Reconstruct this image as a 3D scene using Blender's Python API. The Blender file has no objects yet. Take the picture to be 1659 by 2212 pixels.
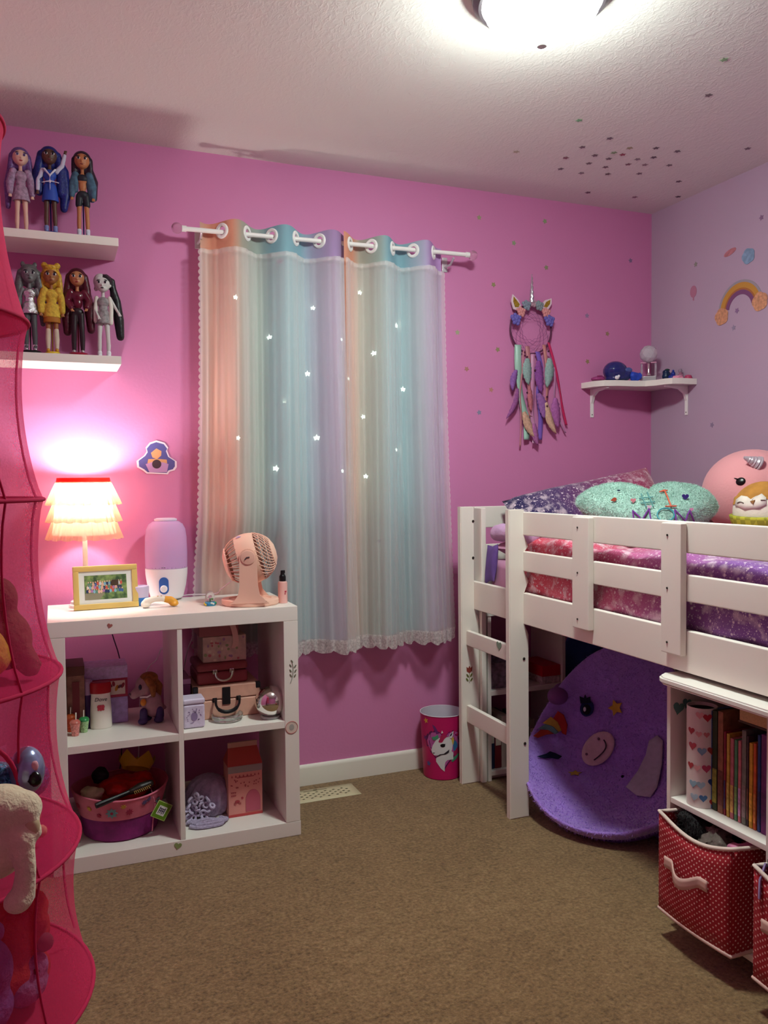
import bpy, bmesh, math, random
from mathutils import Vector, Matrix, Euler, noise
random.seed(7)
R = math.radians
PI = math.pi
sc = bpy.context.scene
COL = sc.collection

# ---------------------------------------------------------------- camera
F_PX, YAW, PITCH, ROLL = 1782.63, 0.38192, -0.03837, -0.00952
CAM = Vector((-2.6198, -3.1431, 1.2132))
fw = Vector((math.sin(YAW)*math.cos(PITCH), math.cos(YAW)*math.cos(PITCH), math.sin(PITCH)))
rt = Vector((math.cos(YAW), -math.sin(YAW), 0)); up = rt.cross(fw)
rt, up = (math.cos(ROLL)*rt + math.sin(ROLL)*up), (-math.sin(ROLL)*rt + math.cos(ROLL)*up)
cd = bpy.data.cameras.new('camera'); cam = bpy.data.objects.new('camera', cd); COL.objects.link(cam)
cd.sensor_fit = 'HORIZONTAL'; cd.sensor_width = 36; cd.lens = F_PX/1659*36; cd.clip_start = .02
cam.matrix_world = Matrix(((rt.x, up.x, -fw.x, CAM.x), (rt.y, up.y, -fw.y, CAM.y), (rt.z, up.z, -fw.z, CAM.z), (0, 0, 0, 1)))
sc.camera = cam
# ---------------------------------------------------------------- daylight outside the window, exposure
wd = bpy.data.worlds.new('world'); sc.world = wd; wd.use_nodes = True
bgn = wd.node_tree.nodes['Background']; bgn.inputs[0].default_value = (.74, .95, .80, 1); bgn.inputs[1].default_value = 3.0
sc.view_settings.view_transform = 'Standard'; sc.view_settings.look = 'None'
sc.view_settings.gamma = 1; sc.view_settings.use_curve_mapping = False
sc.view_settings.exposure = 0.36
DOME_STRENGTH = 150.0      # ceiling light
BULB_WATT = 11.0           # table lamp

# ---------------------------------------------------------------- helpers
def px(x, y, ax, val):
    """photo pixel -> point on the plane ax = val"""
    d = fw + (x-829.5)/F_PX*rt - (y-1106)/F_PX*up
    i = 'xyz'.index(ax)
    return CAM + d*((val-CAM[i])/d[i])

def lin(c):
    if isinstance(c, str):
        c = c.lstrip('#'); c = [int(c[i:i+2], 16)/255 for i in (0, 2, 4)]
    return tuple((x/12.92 if x <= .04045 else ((x+.055)/1.055)**2.4) for x in c[:3])

MATS = {}
def mat(c, rough=.55, metal=0., var=None, bump=None, spec=.4, trans=0., alpha=1., emit=0., sheen=0., ior=1.45, translu=0., name=None, coat=0.):
    key = (str(c), rough, metal, str(var), str(bump), spec, trans, alpha, emit, sheen, ior, translu, name, coat)
    if key in MATS: return MATS[key]
    m = bpy.data.materials.new(name or 'paint_' + str(c).strip('#')); m.use_nodes = True
    nt = m.node_tree; b = nt.nodes['Principled BSDF']; col = lin(c)
    b.inputs['Base Color'].default_value = (*col, 1); b.inputs['Roughness'].default_value = rough
    b.inputs['Metallic'].default_value = metal; b.inputs['Specular IOR Level'].default_value = spec
    b.inputs['Transmission Weight'].default_value = trans; b.inputs['IOR'].default_value = ior
    b.inputs['Alpha'].default_value = alpha; b.inputs['Coat Weight'].default_value = coat
    if sheen:
        b.inputs['Sheen Weight'].default_value = sheen; b.inputs['Sheen Roughness'].default_value = .5
    if emit:
        b.inputs['Emission Color'].default_value = (*col, 1); b.inputs['Emission Strength'].default_value = emit
    tc = None
    if var or bump:
        tc = nt.nodes.new('ShaderNodeTexCoord')
    if var:                                   # (scale, amount)
        n = nt.nodes.new('ShaderNodeTexNoise'); n.inputs['Scale'].default_value = var[0]; n.inputs['Detail'].default_value = 4
        nt.links.new(tc.outputs['Object'], n.inputs['Vector'])
        r = nt.nodes.new('ShaderNodeValToRGB'); a = var[1]
        r.color_ramp.elements[0].position = .3; r.color_ramp.elements[1].position = .7
        r.color_ramp.elements[0].color = (*[x*(1-a) for x in col], 1); r.color_ramp.elements[1].color = (*[min(1, x*(1+a)) for x in col], 1)
        nt.links.new(n.outputs['Fac'], r.inputs['Fac']); nt.links.new(r.outputs['Color'], b.inputs['Base Color'])
    if bump:                                  # (scale, strength, distance)
        n = nt.nodes.new('ShaderNodeTexNoise'); n.inputs['Scale'].default_value = bump[0]; n.inputs['Detail'].default_value = 5
        nt.links.new(tc.outputs['Object'], n.inputs['Vector'])
        u = nt.nodes.new('ShaderNodeBump'); u.inputs['Strength'].default_value = bump[1]; u.inputs['Distance'].default_value = bump[2]
        nt.links.new(n.outputs['Fac'], u.inputs['Height']); nt.links.new(u.outputs['Normal'], b.inputs['Normal'])
    if translu:
        o = nt.nodes['Material Output']; t = nt.nodes.new('ShaderNodeBsdfTranslucent'); t.inputs[0].default_value = (*col, 1)
        mx = nt.nodes.new('ShaderNodeMixShader'); mx.inputs[0].default_value = translu
        nt.links.new(b.outputs[0], mx.inputs[1]); nt.links.new(t.outputs[0], mx.inputs[2]); nt.links.new(mx.outputs[0], o.inputs[0])
    MATS[key] = m
    return m

def sheer(c, opac, rough=.9, translu=.5, name='sheer', weave=None, edge=.8):
    """thin see-through cloth: part hole, part lit thread"""
    key = ('sheer', str(c), opac, translu, weave, edge)
    if key in MATS: return MATS[key]
    m = bpy.data.materials.new(name); m.use_nodes = True; nt = m.node_tree; nt.nodes.clear()
    o = nt.nodes.new('ShaderNodeOutputMaterial'); col = (*lin(c), 1)
    d = nt.nodes.new('ShaderNodeBsdfDiffuse'); d.inputs[0].default_value = col
    t = nt.nodes.new('ShaderNodeBsdfTranslucent'); t.inputs[0].default_value = col
    tr = nt.nodes.new('ShaderNodeBsdfTransparent')
    a = nt.nodes.new('ShaderNodeMixShader'); a.inputs[0].default_value = translu
    nt.links.new(d.outputs[0], a.inputs[1]); nt.links.new(t.outputs[0], a.inputs[2])
    x = nt.nodes.new('ShaderNodeMixShader'); x.inputs[0].default_value = opac
    # seen edge-on there is more thread in the way
    lw = nt.nodes.new('ShaderNodeLayerWeight'); lw.inputs[0].default_value = .35
    ma = nt.nodes.new('ShaderNodeMath'); ma.operation = 'MULTIPLY_ADD'; ma.use_clamp = True
    ma.inputs[1].default_value = (1-opac)*edge; ma.inputs[2].default_value = opac
    nt.links.new(lw.outputs['Facing'], ma.inputs[0])
    last = ma.outputs[0]
    if weave:
        tc = nt.nodes.new('ShaderNodeTexCoord'); w = nt.nodes.new('ShaderNodeTexNoise'); w.inputs['Scale'].default_value = weave[0]; w.inputs['Detail'].default_value = 2
        nt.links.new(tc.outputs['Object'], w.inputs['Vector'])
        m2 = nt.nodes.new('ShaderNodeMath'); m2.operation = 'MULTIPLY_ADD'; m2.inputs[1].default_value = weave[1]*2; m2.inputs[2].default_value = -weave[1]
        nt.links.new(w.outputs['Fac'], m2.inputs[0])
        m3 = nt.nodes.new('ShaderNodeMath'); m3.operation = 'ADD'; m3.use_clamp = True
        nt.links.new(last, m3.inputs[0]); nt.links.new(m2.outputs[0], m3.inputs[1]); last = m3.outputs[0]
    nt.links.new(last, x.inputs[0])
    nt.links.new(tr.outputs[0], x.inputs[1]); nt.links.new(a.outputs[0], x.inputs[2]); nt.links.new(x.outputs[0], o.inputs[0])
    MATS[key] = m
    return m

def BM(): return bmesh.new()
def TR(x=0, y=0, z=0, rx=0, ry=0, rz=0, s=1):
    return Matrix.Translation((x, y, z)) @ Euler((rx, ry, rz)).to_matrix().to_4x4() @ Matrix.Scale(s, 4)
def add(bm, vs, fs, T=None, mi=0):
    if T is not None: vs = [T @ Vector(v) for v in vs]
    bv = [bm.verts.new(v) for v in vs]; out = []
    for f in fs:
        try:
            q = bm.faces.new([bv[i] for i in f]); q.material_index = mi; out.append(q)
        except ValueError: pass
    return bv
def box(bm, x0, x1, y0, y1, z0, z1, bev=0, T=None, mi=0, seg=2):
    if bev:
        t = bmesh.new(); bmesh.ops.create_cube(t, size=1)
        for v in t.verts: v.co = Vector(((x0+x1)/2+v.co.x*(x1-x0), (y0+y1)/2+v.co.y*(y1-y0), (z0+z1)/2+v.co.z*(z1-z0)))
        bmesh.ops.bevel(t, geom=list(t.edges), offset=bev, segments=seg, profile=.5, affect='EDGES')
        t.verts.index_update()
        add(bm, [v.co.copy() for v in t.verts], [[v.index for v in f.verts] for f in t.faces], T, mi); t.free()
    else:
        vs = [(x, y, z) for x in (x0, x1) for y in (y0, y1) for z in (z0, z1)]
        add(bm, vs, [(0, 1, 3, 2), (4, 6, 7, 5), (0, 4, 5, 1), (2, 3, 7, 6), (0, 2, 6, 4), (1, 5, 7, 3)], T, mi)
def lathe(bm, prof, n=24, T=None, mi=0, a0=0, a1=2*PI, cap=False):
    full = abs(a1-a0-2*PI) < 1e-6; m = n if full else n+1; vs = []
    for r, z in prof:
        for i in range(m):
            a = a0+(a1-a0)*i/n; vs.append((max(r, 1e-5)*math.cos(a), max(r, 1e-5)*math.sin(a), z))
    fs = []
    for k in range(len(prof)-1):
        for i in range(n):
            j = (i+1) % m if full else i+1
            fs.append((k*m+i, k*m+j, (k+1)*m+j, (k+1)*m+i))
    if cap:
        fs.append(tuple(range(m-1, -1, -1))); fs.append(tuple((len(prof)-1)*m+i for i in range(m)))
    add(bm, vs, fs, T, mi)
def cyl(bm, r, z0, z1, n=24, T=None, mi=0, r2=None):
    r2 = r if r2 is None else r2
    lathe(bm, [(0, z0), (r, z0), (r2, z1), (0, z1)], n, T, mi)
def ell(bm, c, rad, n=16, m=10, T=None, mi=0):
    if not isinstance(rad, (tuple, list)): rad = (rad,)*3
    vs = [(c[0], c[1], c[2]-rad[2])]
    for k in range(1, m):
        t = -PI/2+PI*k/m
        for i in range(n):
            a = 2*PI*i/n; vs.append((c[0]+rad[0]*math.cos(t)*math.cos(a), c[1]+rad[1]*math.cos(t)*math.sin(a), c[2]+rad[2]*math.sin(t)))
    vs.append((c[0], c[1], c[2]+rad[2])); L = len(vs)-1; fs = []
    for i in range(n):
        j = (i+1) % n
        fs.append((0, 1+j, 1+i)); fs.append((L, L-n+i, L-n+j))
        for k in range(m-2): fs.append((1+k*n+i, 1+k*n+j, 1+(k+1)*n+j, 1+(k+1)*n+i))
    add(bm, vs, fs, T, mi)
def tube(bm, pts, r, n=8, T=None, mi=0, closed=False, flat=1.0):
    pts = [Vector(p) for p in pts]; L = len(pts)
    rs = r if isinstance(r, (list, tuple)) else [r]*L
    vs = []; u = None
    for i, p in enumerate(pts):
        if closed: t = pts[(i+1) % L]-pts[i-1]
        else: t = pts[min(i+1, L-1)]-pts[max(i-1, 0)]
        if t.length < 1e-9: t = Vector((0, 0, 1))
        t.normalize()
        if u is None: u = t.orthogonal().normalized()
        u = (u-t*u.dot(t)); u = u.normalized() if u.length > 1e-6 else t.orthogonal().normalized()
        w = t.cross(u)
        for k in range(n):
            a = 2*PI*k/n; vs.append(p+rs[i]*(math.cos(a)*u+flat*math.sin(a)*w))
    fs = []
    for i in range(L if closed else L-1):
        j = (i+1) % L
        for k in range(n): fs.append((i*n+k, i*n+(k+1) % n, j*n+(k+1) % n, j*n+k))
    if not closed: fs.append(tuple(range(n-1, -1, -1))); fs.append(tuple((L-1)*n+k for k in range(n)))
    add(bm, vs, fs, T, mi)
def prism(bm, out, z0, z1, T=None, mi=0):
    n = len(out); vs = [(x, y, z0) for x, y in out]+[(x, y, z1) for x, y in out]
    fs = [tuple(range(n-1, -1, -1)), tuple(range(n, 2*n))]+[(i, (i+1) % n, n+(i+1) % n, n+i) for i in range(n)]
    add(bm, vs, fs, T, mi)
def sheet(bm, fn, nu, nv, T=None, mi=0, cu=False):
    m = nu if cu else nu+1
    vs = [fn(i/nu, j/nv) for j in range(nv+1) for i in range(m)]
    add(bm, vs, [(j*m+i, j*m+(i+1) % m, (j+1)*m+(i+1) % m, (j+1)*m+i) for j in range(nv) for i in range(nu)], T, mi)
def star(r, k=.45, n=5, a=PI/2):
    return [((r if i % 2 == 0 else r*k)*math.cos(a+PI*i/n), (r if i % 2 == 0 else r*k)*math.sin(a+PI*i/n)) for i in range(2*n)]
def heart(s, n=20):
    o = []
    for i in range(n):
        t = 2*PI*i/n
        o.append((s*(16*math.sin(t)**3)/17, s*(13*math.cos(t)-5*math.cos(2*t)-2*math.cos(3*t)-math.cos(4*t)+2)/17))
    return o[::-1]
def oval(a, b, n=20): return [(a*math.cos(2*PI*i/n), b*math.sin(2*PI*i/n)) for i in range(n)]
def mtx(o):
    m = Matrix.Translation(o.location) @ o.rotation_euler.to_matrix().to_4x4()
    return mtx(o.parent) @ m if o.parent else m
def obj(name, bm, m, parent=None, world=False, sharp=35, kind=None, label=None, normals=True):
    if parent is not None and world: bm.transform(mtx(parent).inverted())
    if normals: bmesh.ops.recalc_face_normals(bm, faces=bm.faces)
    me = bpy.data.meshes.new(name); bm.to_mesh(me); bm.free()
    for q in (m if isinstance(m, (list, tuple)) else [m]): me.materials.append(q)
    me.polygons.foreach_set('use_smooth', [True]*len(me.polygons)); me.set_sharp_from_angle(angle=R(sharp))
    o = bpy.data.objects.new(name, me); COL.objects.link(o)
    if len(me.polygons) < 1500: o.modifiers.new('even_shading', 'WEIGHTED_NORMAL').keep_sharp = True
    if parent is not None: o.parent = parent
    if kind: o['kind'] = kind
    if label: o['label'] = label
    return o
def tag(o, label, cat, group=None):
    o['label'] = label; o['category'] = cat
    if group: o['group'] = group
    return o
def thing(name, label, cat, loc=(0, 0, 0), rz=0, group=None, rx=0, ry=0):
    o = bpy.data.objects.new(name, None); COL.objects.link(o); o.empty_display_size = .05
    o.location = loc; o.rotation_euler = (rx, ry, rz)
    return tag(o, label, cat, group)
def copy_part(src, parent, M4=None, label=None):
    c = src.copy(); COL.objects.link(c); c.parent = parent
    if M4 is not None: c.matrix_basis = M4
    return c
def meld(prims, voxel=.004, smooth=4, T=None):
    """one continuous skin over overlapping balls and limbs: prims are callables that add to a bmesh"""
    bm = BM()
    for p in prims: p(bm)
    if T is not None: bm.transform(T)
    bmesh.ops.recalc_face_normals(bm, faces=bm.faces)
    me = bpy.data.meshes.new('tmp'); bm.to_mesh(me); bm.free()
    o = bpy.data.objects.new('tmp', me); COL.objects.link(o)
    r = o.modifiers.new('r', 'REMESH'); r.mode = 'VOXEL'; r.voxel_size = voxel
    s = o.modifiers.new('s', 'SMOOTH'); s.iterations = smooth; s.factor = .5
    dg = bpy.context.evaluated_depsgraph_get(); dg.update()
    m2 = bpy.data.meshes.new_from_object(o.evaluated_get(dg))
    b2 = BM(); b2.from_mesh(m2)
    bpy.data.objects.remove(o); bpy.data.meshes.remove(me); bpy.data.meshes.remove(m2)
    return b2
def P_ell(c, r): return lambda bm: ell(bm, c, r, 14, 9)
def P_lim(pts, r): 
    def f(bm):
        tube(bm, pts, r, 10)
        rs = r if isinstance(r, (list, tuple)) else [r]*len(pts)
        for p, q in zip(pts, rs): ell(bm, p, q, 10, 7)
    return f
def text(bm, s, size, T, depth=.0004, mi=0, align='CENTER', shear=0, bold=0):
    cu = bpy.data.curves.new('t', 'FONT'); cu.body = s; cu.size = size; cu.extrude = depth; cu.align_x = align; cu.align_y = 'CENTER'; cu.shear = shear; cu.offset = bold; cu.resolution_u = 3
    o = bpy.data.objects.new('t', cu); COL.objects.link(o)
    dg = bpy.context.evaluated_depsgraph_get(); dg.update()
    me = bpy.data.meshes.new_from_object(o.evaluated_get(dg))
    add(bm, [v.co.copy() for v in me.vertices], [tuple(p.vertices) for p in me.polygons], T, mi)
    bpy.data.objects.remove(o); bpy.data.curves.remove(cu); bpy.data.meshes.remove(me)
def fur(o, n, length, m, name='fur', thick=.0012, seed=1, lean=.6, droop=0):
    """short pile standing on a part: one mesh of blades, child of the part (or of its thing)"""
    rnd = random.Random(seed); me = o.data; me.calc_loop_triangles(); tris = me.loop_triangles
    acc = []; t = 0
    for q in tris: t += q.area; acc.append(t)
    import bisect
    bm = BM(); vs = []; fs = []
    for _ in range(n):
        q = tris[bisect.bisect(acc, rnd.random()*t*.99999)]
        a, b = rnd.random(), rnd.random()
        if a+b > 1: a, b = 1-a, 1-b
        v0, v1, v2 = (me.vertices[i].co for i in q.vertices); p = v0+(v1-v0)*a+(v2-v0)*b
        nrm = q.normal+Vector((rnd.uniform(-lean, lean), rnd.uniform(-lean, lean), rnd.uniform(-lean, lean)-droop)); nrm.normalize()
        s = nrm.orthogonal().normalized(); s.rotate(Matrix.Rotation(rnd.random()*6.28, 3, nrm)); l = length*rnd.uniform(.6, 1.15); w = thick
        k = len(vs); vs += [p-s*w, p+s*w, p+nrm*l]; fs.append((k, k+1, k+2))
    add(bm, vs, fs)
    # never a fourth level
    par = o if (o.parent is None or o.parent.parent is None) else o.parent
    f = obj(name, bm, m, par, normals=False); f['kind'] = 'stuff'
    return f
def base(x, y, z, r):
    q = px(x, y, 'z', z); d = (q-CAM); d.z = 0; d.normalize(); return q+d*r
def pm(q): return F_PX/((Vector(q)-CAM).dot(fw))
def cushion(bm, w, h, t, nu=14, nv=12, T=None, mi=0, pinch=.06, wrinkle=0, seed=0):
    """stuffed cushion lying in the local xy plane"""
    def S(sgn):
        def f(u, v):
            a, b = 2*u-1, 2*v-1
            e = max(0, (1-a**4)*(1-b**4))**.5
            k = 1-pinch*(abs(a)*(1-b*b)*0+abs(a)**2*(1-abs(b))*0)
            x = w/2*a*(1-pinch*(1-b*b)*0-pinch*(1-abs(b))*abs(a)); y = h/2*b*(1-pinch*(1-abs(a))*abs(b))
            z = sgn*t/2*e
            if wrinkle: z += wrinkle*e*noise.noise(Vector((a*3+seed, b*3, sgn+seed)))
            return (x, y, z)
        return f
    sheet(bm, S(1), nu, nv, T, mi); sheet(bm, S(-1), nu, nv, T, mi)
# ================================================================= the room
RX0, RY0, CZ = -3.25, -3.75, 2.44
def paint_wall(name, c):
    return mat(c, .62, var=(1.3, .03), bump=(90, .12, .004), spec=.3, name=name)
m_pink = paint_wall('pink wall paint', '#cf7fae'); m_lav = paint_wall('lavender wall paint', '#b69db3')
m_trim = mat('#e6e1d6', .45, name='white trim paint')
def carpet():
    m = bpy.data.materials.new('brown carpet'); m.use_nodes = True; nt = m.node_tree; b = nt.nodes['Principled BSDF']
    b.inputs['Roughness'].default_value = 1; b.inputs['Specular IOR Level'].default_value = .05; b.inputs['Sheen Weight'].default_value = .25
    tc = nt.nodes.new('ShaderNodeTexCoord')
    def nz(s, d):
        n = nt.nodes.new('ShaderNodeTexNoise'); n.inputs['Scale'].default_value = s; n.inputs['Detail'].default_value = d; n.inputs['Roughness'].default_value = .7
        nt.links.new(tc.outputs['Object'], n.inputs['Vector']); return n
    a, c, f = nz(95, 5), nz(2.2, 3), nz(26, 4)
    r = nt.nodes.new('ShaderNodeValToRGB'); e = r.color_ramp.elements
    e[0].position, e[0].color = .30, (*lin('#5a4329'), 1); e[1].position, e[1].color = .72, (*lin('#a88a62'), 1)
    k = r.color_ramp.elements.new(.5); k.color = (*lin('#876a46'), 1)
    mx = nt.nodes.new('ShaderNodeMath'); mx.operation = 'MULTIPLY_ADD'; mx.inputs[1].default_value = .22; 
    nt.links.new(c.outputs['Fac'], mx.inputs[0])
    m2 = nt.nodes.new('ShaderNodeMath'); m2.operation = 'MULTIPLY_ADD'; m2.inputs[1].default_value = .35; m2.inputs[2].default_value = -.28
    nt.links.new(f.outputs['Fac'], m2.inputs[0]); nt.links.new(m2.outputs[0], mx.inputs[2])
    ad = nt.nodes.new('ShaderNodeMath'); ad.operation = 'ADD'; nt.links.new(a.outputs['Fac'], ad.inputs[0]); nt.links.new(mx.outputs[0], ad.inputs[1])
    nt.links.new(ad.outputs[0], r.inputs['Fac']); nt.links.new(r.outputs['Color'], b.inputs['Base Color'])
    u = nt.nodes.new('ShaderNodeBump'); u.inputs['Strength'].default_value = .7; u.inputs['Distance'].default_value = .010
    nt.links.new(a.outputs['Fac'], u.inputs['Height']); nt.links.new(u.outputs['Normal'], b.inputs['Normal'])
    return m
def ceiling_mat():
    m = bpy.data.materials.new('stomped ceiling plaster'); m.use_nodes = True; nt = m.node_tree; b = nt.nodes['Principled BSDF']
    b.inputs['Base Color'].default_value = (*lin('#e0ddd6'), 1); b.inputs['Roughness'].default_value = .75; b.inputs['Specular IOR Level'].default_value = .3
    tc = nt.nodes.new('ShaderNodeTexCoord'); mp = nt.nodes.new('ShaderNodeMapping'); mp.inputs['Scale'].default_value = (1, .55, 1); mp.inputs['Rotation'].default_value = (0, 0, .6)
    n = nt.nodes.new('ShaderNodeTexNoise'); n.inputs['Scale'].default_value = 55; n.inputs['Detail'].default_value = 6; n.inputs['Roughness'].default_value = .6; n.inputs['Distortion'].default_value = 1.2
    nt.links.new(tc.outputs['Object'], mp.inputs[0]); nt.links.new(mp.outputs[0], n.inputs['Vector'])
    r = nt.nodes.new('ShaderNodeValToRGB'); r.color_ramp.elements[0].position = .45; r.color_ramp.elements[1].position = .68
    nt.links.new(n.outputs['Fac'], r.inputs['Fac'])
    u = nt.nodes.new('ShaderNodeBump'); u.inputs['Strength'].default_value = .20; u.inputs['Distance'].default_value = .005
    nt.links.new(r.outputs['Color'], u.inputs['Height']); nt.links.new(u.outputs['Normal'], b.inputs['Normal'])
    return m
def struct(name, bm, m, parent=None):
    o = obj(name, bm, m, parent)
    if parent is None: o['kind'] = 'structure'
    return o
b = BM(); box(b, RX0-.1, .1, RY0-.1, .1, -.08, 0); struct('floor', b, carpet())
b = BM(); box(b, RX0-.1, .1, RY0-.1, .1, CZ, CZ+.1); struct('ceiling', b, ceiling_mat())
WX0, WX1, WZ0, WZ1 = -2.02, -1.14, 1.06, 2.03       # window opening
b = BM()
box(b, RX0, WX0, 0, .1, 0, CZ); box(b, WX1, 0, 0, .1, 0, CZ); box(b, WX0, WX1, 0, .1, 0, WZ0); box(b, WX0, WX1, 0, .1, WZ1, CZ)
struct('wall_back', b, m_pink)
b = BM(); box(b, 0, .1, RY0, .1, 0, CZ); struct('wall_right', b, m_lav)
b = BM(); box(b, RX0-.1, RX0, RY0, .1, 0, CZ); struct('wall_left', b, m_pink)
b = BM(); box(b, RX0-.1, .1, RY0-.1, RY0, 0, CZ); struct('wall_front', b, m_pink)
def baseboard(name, pts):
    b = BM(); (x0, y0), (x1, y1) = pts; d = Vector((x1-x0, y1-y0)); L = d.length; a = math.atan2(d.y, d.x)
    prism(b, [(0, 0), (.013, 0), (.013, .068), (.009, .078), (.004, .082), (0, .082)], 0, L, TR(x0, y0, 0, 0, 0, a) @ Matrix(((0, 0, 1, 0), (-1, 0, 0, 0), (0, 1, 0, 0), (0, 0, 0, 1))))
    struct(name, b, m_trim)
baseboard('baseboard_back', ((RX0, 0), (0, 0))); baseboard('baseboard_right', ((0, -.013), (0, RY0))); baseboard('baseboard_left', ((RX0, RY0), (RX0, -.013))); baseboard('baseboard_front', ((-.013, RY0), (RX0+.013, RY0)))
# window behind the curtains
w = bpy.data.objects.new('window_1', None); COL.objects.link(w); w.location = ((WX0+WX1)/2, .05, WZ0); w['kind'] = 'structure'
b = BM(); t = .045
for q in ((WX0, WX0+t, WZ0, WZ1), (WX1-t, WX1, WZ0, WZ1), (WX0+t, WX1-t, WZ0, WZ0+t), (WX0+t, WX1-t, WZ1-t, WZ1), (WX0+t, WX1-t, (WZ0+WZ1)/2-.02, (WZ0+WZ1)/2+.02)):
    box(b, q[0], q[1], .03, .075, q[2], q[3], .004)
obj('window_frame', b, m_trim, w, True)
mg = bpy.data.materials.new('window glass'); mg.use_nodes = True; nt = mg.node_tree; nt.nodes.clear()
o_ = nt.nodes.new('ShaderNodeOutputMaterial'); a_ = nt.nodes.new('ShaderNodeBsdfTransparent'); g_ = nt.nodes.new('ShaderNodeBsdfGlossy'); g_.inputs['Roughness'].default_value = .02
x_ = nt.nodes.new('ShaderNodeMixShader'); x_.inputs[0].default_value = .06; nt.links.new(a_.outputs[0], x_.inputs[1]); nt.links.new(g_.outputs[0], x_.inputs[2]); nt.links.new(x_.outputs[0], o_.inputs[0])
for z0, z1 in ((WZ0+t, (WZ0+WZ1)/2-.02), ((WZ0+WZ1)/2+.02, WZ1-t)):
    b = BM(); box(b, WX0+t, WX1-t, .05, .054, z0, z1); obj('pane', b, mg, w, True)
b = BM(); box(b, WX0-.02, WX1+.02, -.025, .03, WZ0-.022, WZ0, .003); obj('window_sill', b, m_trim, w, True)

# ================================================================= ceiling light
LX, LY = -1.455, -1.335
t = thing('ceiling_light', 'round flush ceiling light with glowing white glass dome and dark rim', 'ceiling light', (LX, LY, CZ))
b = BM(); lathe(b, [(0, 0), (.172, 0), (.176, -.012), (.172, -.03), (.158, -.042), (.150, -.042), (.150, -.02), (0, -.02)], 48); obj('canopy', b, mat('#6b6468', .35, .9, name='brushed nickel'), t)
b = BM(); prof = [(.147*math.cos(a), -.030-.098*math.sin(a)) for a in [PI/2*i/14 for i in range(15)]]
lathe(b, prof, 48)
md = bpy.data.materials.new('lit frosted glass'); md.use_nodes = True; pb = md.node_tree.nodes['Principled BSDF']
pb.inputs['Base Color'].default_value = (.9, .93, .9, 1); pb.inputs['Emission Color'].default_value = (.87, 1.0, .93, 1)
nt = md.node_tree; tc = nt.nodes.new('ShaderNodeTexCoord'); sp = nt.nodes.new('ShaderNodeSeparateXYZ'); nt.links.new(tc.outputs['Object'], sp.inputs[0])
mr = nt.nodes.new('ShaderNodeMapRange'); mr.inputs['From Min'].default_value = -.03; mr.inputs['From Max'].default_value = -.115; mr.inputs['To Min'].default_value = DOME_STRENGTH*.16; mr.inputs['To Max'].default_value = DOME_STRENGTH     # glow ramped down toward the rim, added to weaken the ceiling halo
nt.links.new(sp.outputs[2], mr.inputs['Value']); nt.links.new(mr.outputs[0], pb.inputs['Emission Strength'])
obj('glass_dome', b, md, t)
b = BM(); lathe(b, [(0, -.147), (.012, -.145), (.018, -.139), (.019, -.133), (.016, -.127), (.010, -.122), (0, -.122)], 20); obj('finial_knob', b, mat('#c4cec4', .4, .2), t)

# ================================================================= white cube shelf (two by two)
m_white = mat('#e9e2da', .38, name='white laminate', bump=(40, .02, .002)); m_bedw = mat('#ece3d9', .5, name='white painted pine', bump=(25, .06, .003))
KX0, KX1, KY0, KY1, KH = -2.644, -1.856, -.446, -.058, .79
t = thing('cube_shelf', 'white two by two open cube shelf below the window', 'shelf', ((KX0+KX1)/2, (KY0+KY1)/2, 0))
FT = .050
b = BM(); box(b, KX0, KX1, KY0, KY1, KH-FT, KH, .0025); obj('top_panel', b, m_white, t, True)
b = BM(); box(b, KX0, KX1+.002, KY0, KY1, 0, FT, .0025); obj('bottom_panel', b, m_white, t, True)
for x0 in (KX0, KX1-FT):
    b = BM(); box(b, x0, x0+FT, KY0, KY1, FT, KH-FT, .002); obj('side_panel', b, m_white, t, True)
b = BM(); box(b, -2.258, -2.242, KY0+.002, KY1, FT, KH-FT, .001); obj('divider', b, m_white, t, True)
for x0, x1 in ((KX0+FT, -2.258), (-2.242, KX1-FT)):
    b = BM(); box(b, x0, x1, KY0+.002, KY1, .376, .400, .001); obj('middle_shelf', b, m_white, t, True)
KZ1, KZ0 = .400, FT        # standing heights in the cubbies

# ================================================================= loft bed
t = bed = thing('loft_bed', 'white wooden low loft bed with guard rails and a ladder', 'bed', (-.56, -1.2, 0))
RO = -1.076; RI = -1.054
BY0, BY1 = -2.22, -.20
def board(name, x0, x1, y0, y1, z0, z1, bev=.004, par=None):
    b = BM(); box(b, x0, x1, y0, y1, z0, z1, bev); return obj(name, b, m_bedw, par or bed, True)
def ladder_post(y0, y1, notch):
    b = BM()
    fr = [(-1.132, 0), (-1.134, 1.106)]; bk = [(-1.074, 1.106)]
    for (z1, z0) in notch:
        bk += [(-1.076, z1), (-1.076, z0), (-1.060, z0-.022), (-1.054, z0-.04)]
    bk += [(-1.054, 0)]
    out = fr+bk
    # keep the outline monotonic in z
    res = []
    for p in out:
        if len(res) > 2 and p[1] > res[-1][1]: continue
        res.append(p)
    prism(b, res, 0, y1-y0, Matrix(((1, 0, 0, 0), (0, 0, -1, y1), (0, 1, 0, 0), (0, 0, 0, 1))))
    bmesh.ops.bevel(b, geom=[e for e in b.edges if abs(e.verts[0].co.y-e.verts[1].co.y) < 1e-6], offset=.003, segments=2, affect='EDGES')
    return obj('ladder_post', b, m_bedw, bed, True)
P1 = ladder_post(-.2495, -.221, [(.81, .697)])
P2 = ladder_post(-.62, -.592, [(1.106, 1.012), (.956, .886), (.809, .697)])
m_bolt = mat('#4a443e', .35, .8, name='dark bolt steel')
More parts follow.
